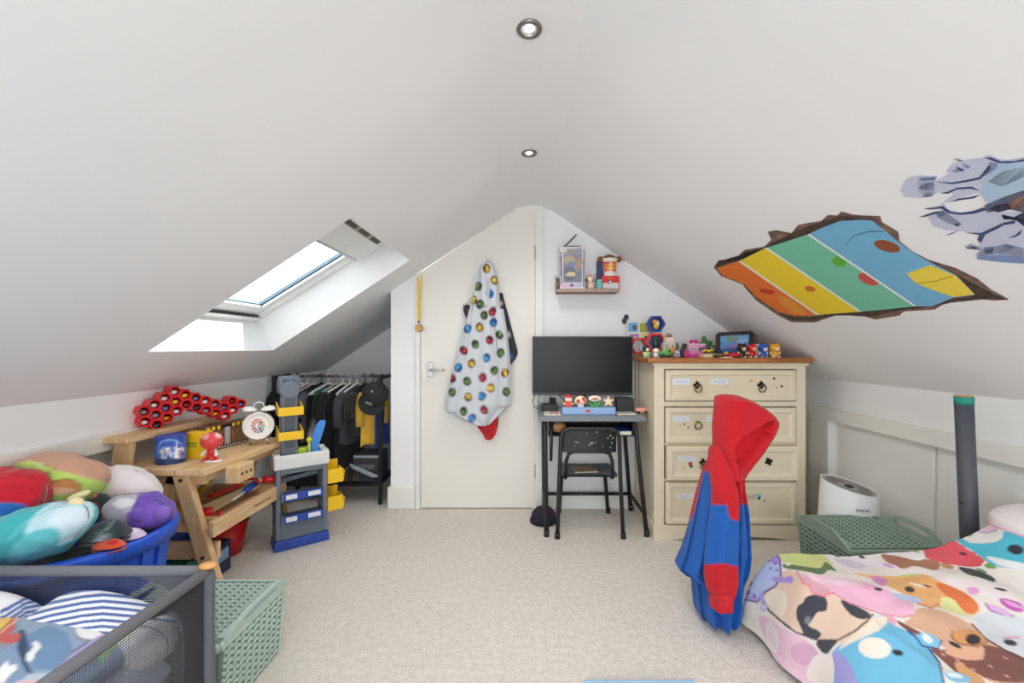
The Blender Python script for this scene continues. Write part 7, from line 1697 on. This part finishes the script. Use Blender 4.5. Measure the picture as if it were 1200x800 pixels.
# ================================================================= AIR PURIFIER
ac_ = Vector((1.655, 2.21, 0))
ap = thing('air_purifier', 'white cylindrical air purifier with a grey slanted top by the right knee wall', 'air purifier', ac_)
R0 = 0.132
def apz(x, y=0.0): return 0.434 - 0.20 * x + 0.13 * y   # slanted rim falls towards the right and the front
rings = []
for q in range(26):
    t = q / 25
    rr = R0 * (0.985 + 0.05 * math.sin(PI * min(1, t * 1.05)) - 0.06 * t)
    rings.append([Vector((ac_.x + rr * math.cos(2 * PI * k / 56), ac_.y + rr * math.sin(2 * PI * k / 56), t * apz(rr * math.cos(2 * PI * k / 56), rr * math.sin(2 * PI * k / 56)))) for k in range(56)])
obj('shell', MB().loft(rings, cap=False), mat('satin_white_plastic', '#e9ebec', 0.35, 0.01), ap)
top = rings[-1]; ctr = Vector((ac_.x, ac_.y, apz(0)))
ins = [ctr + (p - ctr) * 0.965 - Vector((0, 0, 0.002)) for p in top]; in2 = [ctr + (p - ctr) * 0.28 - Vector((0, 0, 0.009)) for p in top]; in3 = [ctr + (p - ctr) * 0.05 - Vector((0, 0, 0.009)) for p in top]
obj('rim', MB().loft([top, [ctr + (p - ctr) * 0.98 + Vector((0, 0, 0.0005)) for p in top], ins], cap=False), mat('satin_white_plastic', '#e9ebec', 0.35), ap)
gr = obj('grille', MB().loft([ins, in2, in3], cap=False), mat('warm_grey_plastic', '#b4aeab', 0.5, 0.04), ap)
for q in range(3, 14):
    f_ = q / 15
    obj('grille_ring', MB().tube([ctr + (p - ctr) * (0.955 - 0.675 * f_) - Vector((0, 0, 0.0015 + 0.006 * f_)) for p in top[::2]], 0.0013, 5, closed=True), mat('grille_grey', '#8f8a88', 0.5), gr)
obj('button', MB().lathe([(0.0, 0.0), (0.022, 0.0), (0.020, 0.006), (0.0, 0.008)], ctr - Vector((0, 0, 0.009)), 24, cap=False), mat('dark_grey_bezel', '#2a2b2e', 0.4), ap)
lp_ = W(1010.5, 598, 2.085)
dirn = Vector((lp_.x - ac_.x, -0.125, 0)).normalized(); tng = Vector((-dirn.y, dirn.x, 0)); 
pos = ac_ + dirn * (R0 * 1.026) + Vector((0, 0, lp_.z))
text('PHILIPS', 0.019, pos, tng, (0, 0, 1), mat('black_lettering', '#2a2a2c', 0.5), ap)
cbl = thing('power_cord', 'white power cord running down beside the chest of drawers', 'cord', (1.70, 2.42, 0))
obj('cord', MB().tube([(1.735, 2.47, 0.20), (1.72, 2.46, 0.17), (1.70, 2.43, 0.10), (1.69, 2.40, 0.02), (1.67, 2.34, 0.006)], 0.004, 8), m_white_p, cbl)
obj('plug', MB().bx(1.735, 1.78, 2.44, 2.49, 0.18, 0.23), m_white_p, cbl, 0.004)

# ================================================================= POST BEHIND THE BED
px_, py_ = 1.716, 1.662
pt = thing('padded_post', 'tall dark grey post with a teal band standing behind the bed', 'post', (px_, py_, 0))
topx = W(1129.5, 462, py_).x; zt = W(0, 463, py_).z
obj('tube', MB().cyl((px_ + 0.018, py_, 0.0), (topx, py_, zt - 0.03), 0.0285, n=28), mat('charcoal_tube', '#4b4f57', 0.6, 0.08, 30), pt)
obj('band', MB().cyl((topx + 0.0006, py_, zt - 0.034), (topx, py_, zt - 0.004), 0.0297, n=28), mat('teal_tape', '#1f8f82', 0.6), pt)
obj('wooden_end', MB().cyl((topx, py_, zt - 0.006), (topx, py_, zt), 0.0275, n=28), wood('orange_peg_wood', '#dba56a', '#c98d4e', 0), pt)
hp = W(1126, 589, py_ - 0.028)
obj('bolt_hole', MB().cyl(hp, hp + Vector((0, -0.004, 0)), 0.0045, n=12), m_black, pt)

# ================================================================= BED
FLx, FLy, FRx, FRy = 0.862, 1.785, 1.85, 1.56
NY_ = 0.35
bed = thing('low_bed', 'low bed along the right wall under a printed duvet', 'bed', (1.38, 1.05, 0))
obj('mattress', MB().hexa([(1.19, NY_, 0.05), (1.76, NY_, 0.05), (1.76, 1.46, 0.05), (1.10, 1.58, 0.05), (1.19, NY_, 0.20), (1.76, NY_, 0.20), (1.76, 1.46, 0.20), (1.10, 1.58, 0.20)]), mat('mattress_white', '#d9d6d0', 0.9), bed, 0.02)
obj('base', MB().hexa([(1.22, NY_, 0.0), (1.74, NY_, 0.0), (1.74, 1.44, 0.0), (1.14, 1.55, 0.0), (1.22, NY_, 0.05), (1.74, NY_, 0.05), (1.74, 1.44, 0.05), (1.14, 1.55, 0.05)]), mat('dark_bed_base', '#3a3836', 0.8), bed, 0.005)
ztab = [(0.86, 0.325), (1.08, 0.345), (1.30, 0.365), (1.52, 0.415), (1.61, 0.475), (1.72, 0.56), (1.80, 0.57)]
def duv(u, v):
    # u across from the open side to the wall, v from the far end towards the camera; edges hang down
    eu = u ** 1.6
    yf = FLy + (FRy - FLy) * eu
    y = yf + (NY_ - yf) * (v ** 1.25)
    xl = FLx + 0.13 * (FLy - y)
    x = xl + (FRx - xl) * eu
    ztop = float(np.interp(x, [a for a, b in ztab], [b for a, b in ztab]))
    k = max(0.0, min(1.0, (1.46 - y) / 0.52)); k = k * k * (3 - 2 * k)
    zz = ztop * (1 - k) + (0.30 + 0.02 * math.sin(6 * x)) * k
    dl, df = x - xl, yf - y
    el = max(0.0, 1 - dl / 0.12); ef = max(0.0, 1 - df / 0.075)
    drop = min(1.0, (el ** 2.6 + ef ** 3.0)) ** 0.62
    zlo = 0.028
    z = zlo + (zz - zlo) * (1 - drop)
    w = 0.014 * mnoise.noise(Vector((x * 5 + y * 3, y * 4 - x * 2, 0.4))) + 0.009 * math.sin(x * 26 + y * 11 + 2 * mnoise.noise(Vector((x * 3, y * 3, 1)))) * (0.4 + 0.6 * mnoise.noise(Vector((x * 2, y * 2, 7))))
    w += 0.006 * mnoise.noise(Vector((x * 16, y * 16, 3)))
    bulge = 0.020 * math.sin(PI * min(1, drop * 1.1)) * (1 if el > ef else 0)
    return (x - bulge + 0.010 * math.sin(y * 24) * el, y + 0.008 * math.sin(x * 30) * ef, max(0.012, z + w * (1 - 0.5 * drop)))
def c3(pts): return [(860 + x / 3.53, 640 + y / 3.53) for x, y in pts]
def c4(pts): return [(1000 + x / 6, 590 + y / 6) for x, y in pts]
def E3(x, y, rx, ry, an, c): return ('e', 860 + x / 3.53, 640 + y / 3.53, rx / 3.53, ry / 3.53, an, c)
def E4(x, y, rx, ry, an, c): return ('e', 1000 + x / 6, 590 + y / 6, rx / 6, ry / 6, an, c)
def P3_(pts, c): return ('p', rounded(c3(pts)), c)
def P4_(pts, c): return ('p', rounded(c4(pts)), c)
def L3(pts, w, c): return ('l', c3(pts), (w + 2.5) / 3.53, c)
def L4(pts, w, c): return ('l', c4(pts), (w + 4) / 6, c)
DKc = '#2f2f38'
bsh = [
 # cream and white underneath
 P3_([(0, 230), (60, 230), (130, 400), (240, 565), (160, 700), (-60, 400)], '#e2dccb'),
 P3_([(100, 270), (180, 330), (330, 395), (420, 565), (240, 565), (150, 430), (105, 330)], '#e3bfd2'), P3_([(130, 290), (190, 350), (180, 460), (130, 400)], '#ecdfe6'), P3_([(230, 400), (330, 400), (360, 470), (300, 500), (240, 470)], '#d6a8c6'), P3_([(330, 440), (400, 450), (450, 565), (280, 565)], '#e9e1dc'),
 # pug-coloured blob with dark patches
 P3_([(110, 205), (150, 170), (210, 90), (265, 110), (420, 195), (540, 235), (575, 285), (560, 320), (490, 375), (430, 410), (350, 390), (260, 360), (180, 300), (135, 255)], '#e3c9b4'), P3_([(120, 210), (160, 175), (215, 180), (225, 240), (200, 300), (150, 260)], '#e6dfcd'),
 L3([(115, 212), (145, 265), (190, 305), (255, 355), (345, 388), (430, 388), (500, 350), (545, 315), (575, 280)], 5, DKc),
 P3_([(255, 290), (262, 245), (285, 235), (300, 205), (345, 198), (385, 210), (388, 270), (340, 270), (330, 300), (300, 330), (360, 350), (360, 375), (330, 390), (290, 370), (278, 335)], '#40424c'), E3(305, 305, 14, 16, 0, '#7b7d88'),
 P3_([(435, 215), (480, 235), (575, 280), (545, 305), (500, 295), (460, 260)], '#40424c'), P3_([(330, 388), (440, 385), (405, 420), (385, 450), (355, 430)], '#40424c'),
 # lavender blob
 P3_([(5, 205), (8, 120), (30, 60), (90, 25), (165, 12), (190, 50), (192, 120), (170, 165), (130, 185), (95, 230), (50, 222), (10, 210)], '#b9a4d8'), P3_([(85, 75), (150, 40), (188, 70), (188, 125), (165, 160), (110, 190), (100, 215), (60, 205), (50, 170), (70, 120)], '#b4c4e6'), P3_([(100, 40), (165, 14), (190, 50), (190, 80), (150, 60), (110, 75)], '#a58cd2'),
 L3([(165, 12), (190, 50), (195, 120), (172, 165), (130, 188), (98, 230), (50, 222), (10, 208)], 4, '#5a4a94'), E3(170, 70, 9, 6, 0, '#8a6cc4'), E3(152, 90, 7, 5, 0, '#8a6cc4'), E3(178, 98, 7, 5, 0, '#8a6cc4'), E3(60, 190, 8, 10, 0, '#8a6cc4'), E3(85, 205, 8, 8, 0, '#8a6cc4'), E3(116, 72, 10, 9, 0, DKc), E3(69, 150, 6, 12, 0, DKc),
 L3([(168, 135), (200, 138), (228, 140)], 20, '#a892d4'), E3(232, 137, 14, 16, 0, '#a892d4'), L3([(112, 195), (122, 240)], 12, '#a9a4dc'), E3(125, 252, 15, 16, 0, '#a9b4dc'), E3(125, 252, 8, 9, 0, '#c9d2ea'),
 # lime strip with green shade
 P3_([(175, 15), (330, 8), (380, 40), (420, 75), (365, 95), (300, 85), (200, 70), (190, 40)], '#ced88c'), P3_([(198, 68), (300, 85), (365, 92), (375, 58), (410, 85), (432, 108), (390, 92), (370, 122), (300, 102), (205, 92)], '#5f7a52'), E3(225, 72, 12, 8, 0, '#dfe3c4'),
 # white and lilac folds
 P3_([(330, 8), (480, 18), (640, 60), (600, 100), (480, 100), (420, 75), (375, 40)], '#e6e2e6'), P3_([(395, 45), (520, 60), (560, 90), (470, 88)], '#d2cbdc'), E3(428, 34, 14, 9, 10, DKc), E3(530, 44, 14, 5, 15, DKc),
 # pink whale-like blob with red outlined fins
 P3_([(262, 108), (330, 130), (470, 130), (600, 165), (720, 215), (752, 250), (745, 285), (690, 290), (600, 270), (480, 235), (400, 190), (330, 160)], '#eab6d2'), P3_([(275, 108), (420, 130), (560, 150), (480, 160), (380, 165)], '#ebccdd'),
 P3_([(278, 140), (300, 125), (350, 150), (410, 185), (380, 205), (320, 190), (300, 160)], '#d9a9b4'), L3([(262, 105), (285, 150), (310, 160), (325, 192), (370, 205), (410, 192)], 6, '#e58a96'), L3([(410, 190), (480, 235), (600, 275), (690, 292), (745, 285)], 3, '#d87f9c'),
 E3(597, 177, 18, 6, 10, DKc), E3(550, 172, 14, 3, 5, '#e58ab0'),
 E3(800, 308, 34, 24, 15, '#e98fa8'), E3(800, 306, 26, 17, 15, '#e4b4b0'), E3(640, 305, 34, 22, 20, '#e3a6b8'),
 # orange blob with rainbow mane
 P3_([(470, 105), (560, 118), (690, 125), (790, 110), (850, 145), (960, 190), (1020, 245), (1010, 285), (930, 280), (840, 245), (770, 250), (720, 205), (630, 160), (560, 130)], '#ecb376'), P3_([(850, 145), (960, 190), (1020, 245), (1000, 280), (950, 270), (900, 220), (830, 160)], '#e07844'), P3_([(840, 215), (900, 205), (950, 270), (980, 290), (900, 280), (850, 250)], '#dfe0a0'), P3_([(690, 115), (780, 108), (740, 126), (690, 128)], '#c8d684'), P3_([(560, 120), (640, 130), (630, 170), (580, 150)], '#d793c8'), P3_([(630, 190), (760, 205), (790, 240), (700, 225)], '#b4c4e2'),
 P3_([(715, 145), (800, 165), (790, 172), (740, 160)], '#f0e8dc'), E3(727, 178, 21, 12, 12, '#3a2a2a'), E3(800, 164, 20, 4, 15, '#6a4030'), L3([(760, 235), (820, 255), (850, 235), (850, 210)], 5, '#e08a5c'),
 # white band with lilac
 P3_([(660, 120), (760, 85), (880, 110), (1000, 140), (1140, 170), (1180, 220), (1080, 230), (1000, 190), (860, 140), (790, 108)], '#ece2e4'), P3_([(960, 165), (1010, 170), (1020, 195), (970, 200)], '#e2a4d4'), E3(1105, 178, 28, 5, 12, DKc), P3_([(1085, 205), (1200, 235), (1200, 280), (1120, 255)], '#c25ab4'), P3_([(1100, 212), (1200, 248), (1200, 262), (1140, 245)], '#dba0d0'), P3_([(1040, 235), (1110, 250), (1155, 285), (1140, 295), (1060, 265)], '#d9b4dc'), L3([(1040, 235), (1060, 265), (1140, 295), (1158, 285)], 4, '#a0559a'),
 # grey-white expanse
 P3_([(1000, 285), (1060, 265), (1140, 295), (1260, 290), (1260, 480), (1130, 440), (1050, 390), (990, 320)], '#d3d8e0'), E3(1143, 398, 29, 12, 14, DKc), L3([(1115, 378), (1180, 376)], 6, '#dba4b8'),
 # tan and brown blob
 P3_([(750, 250), (860, 262), (985, 320), (1040, 380), (1140, 440), (1260, 490), (1260, 620), (1050, 560), (960, 500), (880, 430), (800, 355), (690, 320), (745, 290)], '#d6ab90'), P3_([(1020, 400), (1140, 430), (1260, 490), (1260, 560), (1080, 565), (960, 500), (930, 470), (1030, 470), (1040, 430)], '#7a4f48'), P3_([(800, 415), (880, 425), (1000, 480), (960, 510), (1050, 565), (1020, 580), (940, 540), (860, 470)], '#7f5148'), P3_([(850, 430), (960, 420), (1040, 460), (1020, 472), (930, 468)], '#dba98c'), L3([(985, 320), (1040, 380), (1140, 440), (1200, 470)], 4, '#5a2f38'),
 P3_([(660, 295), (760, 350), (800, 365), (760, 370), (700, 340)], '#7a4f48'), P3_([(905, 350), (950, 338), (1010, 350), (1050, 390), (1010, 412), (930, 400), (900, 375)], '#d69a62'), L3([(905, 350), (900, 375), (930, 402), (1010, 414), (1050, 392)], 3.5, '#8a5030'), E3(990, 385, 32, 22, 10, '#352a2c'), E3(915, 407, 30, 8, 28, '#352a2c'),
 P3_([(905, 478), (945, 475), (960, 500), (1060, 565), (985, 575), (940, 540)], '#d6a06c'),
] + [L3([(850 + (k * 67) % 330, 425 + (k * 41) % 130), (862 + (k * 67) % 330, 430 + (k * 41) % 130)], 4, '#d99a9a') for k in range(12)] + [
 # blue blob with a cream face patch
 P3_([(400, 430), (480, 385), (560, 330), (600, 280), (625, 285), (645, 320), (720, 350), (790, 400), (850, 480), (865, 565), (880, 640), (400, 640), (420, 500)], '#6fb9dc'), P3_([(400, 430), (450, 440), (500, 520), (520, 600), (420, 600), (415, 480)], '#9d9ad6'), P3_([(590, 290), (625, 282), (640, 315), (600, 350), (480, 400), (420, 440), (470, 385)], '#e9dfd0'), E3(582, 420, 68, 44, 8, '#efe6da'), E3(677, 439, 24, 12, 12, DKc), L3([(720, 350), (790, 400), (850, 480), (868, 560), (875, 640)], 6, '#274a86'), P3_([(745, 365), (800, 352), (860, 390), (845, 420), (780, 410)], '#7fc0e2'), P3_([(770, 365), (800, 358), (830, 395), (800, 405)], '#e2eef4'), L3([(745, 365), (780, 412), (845, 422), (860, 388)], 4, '#274a86'), P3_([(860, 515), (940, 520), (1000, 560), (900, 565)], '#7fc0e2'), P3_([(870, 520), (920, 520), (960, 545), (900, 545)], '#e2eef4'),
 # far right: red melon slice, turquoise, dark strip, brown
 P4_([(170, 340), (360, 370), (520, 390), (620, 410), (600, 465), (560, 470), (430, 430), (350, 465), (240, 420)], '#a9745c'), P4_([(610, 405), (720, 440), (690, 465), (620, 445)], '#c08a62'),
 P4_([(120, 330), (300, 300), (380, 320), (420, 340), (500, 350), (500, 395), (430, 400), (330, 370), (190, 350)], '#ece9ee'), P4_([(220, 305), (300, 300), (320, 325), (270, 340)], '#d869a8'), P4_([(120, 400), (280, 420), (350, 470), (220, 450)], '#ebe2ea'), P4_([(190, 415), (280, 430), (300, 460), (220, 440)], '#d6aadb'),
 P4_([(380, 295), (430, 275), (560, 262), (640, 245), (690, 240), (760, 290), (850, 345), (935, 400), (915, 440), (800, 445), (700, 430), (560, 400), (500, 380), (500, 330), (450, 320), (420, 315)], '#d95560'), P4_([(425, 285), (450, 330), (480, 345), (430, 345), (400, 315)], '#8fb46a'), P4_([(530, 275), (585, 265), (575, 285), (545, 290)], '#e6c93a'), P4_([(735, 340), (770, 338), (810, 362), (760, 362)], DKc), P4_([(895, 440), (925, 400), (940, 402), (910, 450)], '#e9e2d8'), P4_([(910, 448), (940, 405), (1010, 440), (1005, 462)], '#6fa354'),
 P4_([(700, 232), (760, 215), (820, 240), (1050, 185), (1260, 220), (1260, 460), (1010, 450), (930, 400), (850, 340), (760, 290)], '#4db5cc'), P4_([(750, 220), (860, 195), (1000, 205), (1055, 190), (1050, 240), (1000, 275), (830, 280), (780, 255)], '#e3dfde'), P4_([(870, 180), (930, 110), (1000, 112), (1025, 150), (1000, 190), (930, 205)], '#dcb8cc'), L4([(865, 195), (940, 205), (1000, 190), (1025, 155), (1010, 120)], 4, '#8f93ae'), P4_([(745, 212), (790, 180), (890, 150), (850, 205), (820, 238)], '#7aa84c'), P4_([(1030, 150), (1260, 190), (1260, 222), (1060, 186)], '#e6cfda'),
 E4(1140, 322, 58, 34, 8, DKc), P4_([(920, 360), (1080, 395), (1260, 430), (1260, 465), (1060, 450), (960, 400)], '#e0e6e8'),
 P4_([(720, 440), (800, 450), (880, 470), (1000, 520), (1000, 560), (900, 520), (800, 500)], '#33373f'), P4_([(850, 450), (920, 462), (950, 495), (880, 475)], '#5f8f74'), P4_([(940, 470), (1260, 460), (1260, 640), (1100, 600), (1010, 560), (1010, 520)], '#e2ddd8')]
dv = obj('duvet', MB().grid(duv, 520, 560), print_mat('duvet_print', 0.9, sheen=0.1, weave=0.2, scale=160), bed)
far = []; rq = random.Random(21)              # the print goes on over the rest of the duvet
cols_ = ['#eab6d2', '#6fb9dc', '#e3c9b4', '#b9a4d8', '#ced88c', '#ecb376', '#d95560', '#4db5cc', '#a9745c', '#d3d8e0', '#e98fa8']
for k in range(90):
    cx_, cy_ = rq.uniform(900, 2600), rq.uniform(640, 1400)
    if cy_ < 860 and cx_ < 1290: continue
    r_ = (cy_ - 406) * rq.uniform(0.12, 0.22); cl_ = rq.choice(cols_); an_ = rq.uniform(-40, 40)
    far += [('e', cx_, cy_, r_ * 1.05, r_ * 0.75, an_, DKc), ('e', cx_, cy_, r_, r_ * 0.7, an_, cl_), ('e', cx_ + r_ * 0.2, cy_ - r_ * 0.1, r_ * 0.45, r_ * 0.3, an_, rq.choice(['#efe6da', '#ecdfe6', '#e2eef4']))]
    far += [('e', cx_ + dx_ * r_, cy_ + 0.2 * r_, r_ * 0.08, r_ * 0.08, 0, DKc) for dx_ in (-0.35, 0.45)]
far = [f_ for f_ in far if not (f_[2] - f_[4] < 802 and f_[1] - f_[3] < 1202)]
paint(dv, '#e6dfda', far + bsh)
# white pillow showing behind the bunched duvet at the right edge
pw = thing('pillow', 'white and pale pink pillow behind the bunched duvet at the right edge', 'pillow', (1.735, 1.475, 0.49))
o = obj('case', MB().ell((1.735, 1.475, 0.535), (0.085, 0.10, 0.05), Matrix.Rotation(-0.25, 3, 'Y'), 48, 28, 0.75), m_plush, pw); paint(o, '#e9e2e4', [])
obj('seam', MB().tube([Vector((1.735, 1.475, 0.535)) + Matrix.Rotation(-0.25, 3, 'Y') @ Vector((0.086 * math.copysign(abs(math.cos(a)) ** 0.75, math.cos(a)), 0.101 * math.copysign(abs(math.sin(a)) ** 0.75, math.sin(a)), 0)) for a in [2 * PI * q / 48 for q in range(48)]], 0.004, 6, closed=True), mat('pink_piping', '#dcb4c4', 0.8), pw)

# pale blue mat edge just entering the bottom of the frame
mt = Vector((0.24, 1.35, 0))
fm = thing('play_mat', 'thin blue mat lying on the carpet at the bottom edge of the photo', 'mat', (0.30, 1.30, 0))
obj('foam', MB().bx(0.19, 0.56, 1.05, 1.455, 0.001, 0.012), mat('dusty_blue_foam', '#7f9dbd', 0.8, 0.08, 40), fm, 0.004)
obj('edge_binding', MB().bx(0.186, 0.564, 1.445, 1.459, 0.0, 0.014), mat('paler_blue_edge', '#9bb8d4', 0.8), fm, 0.003)
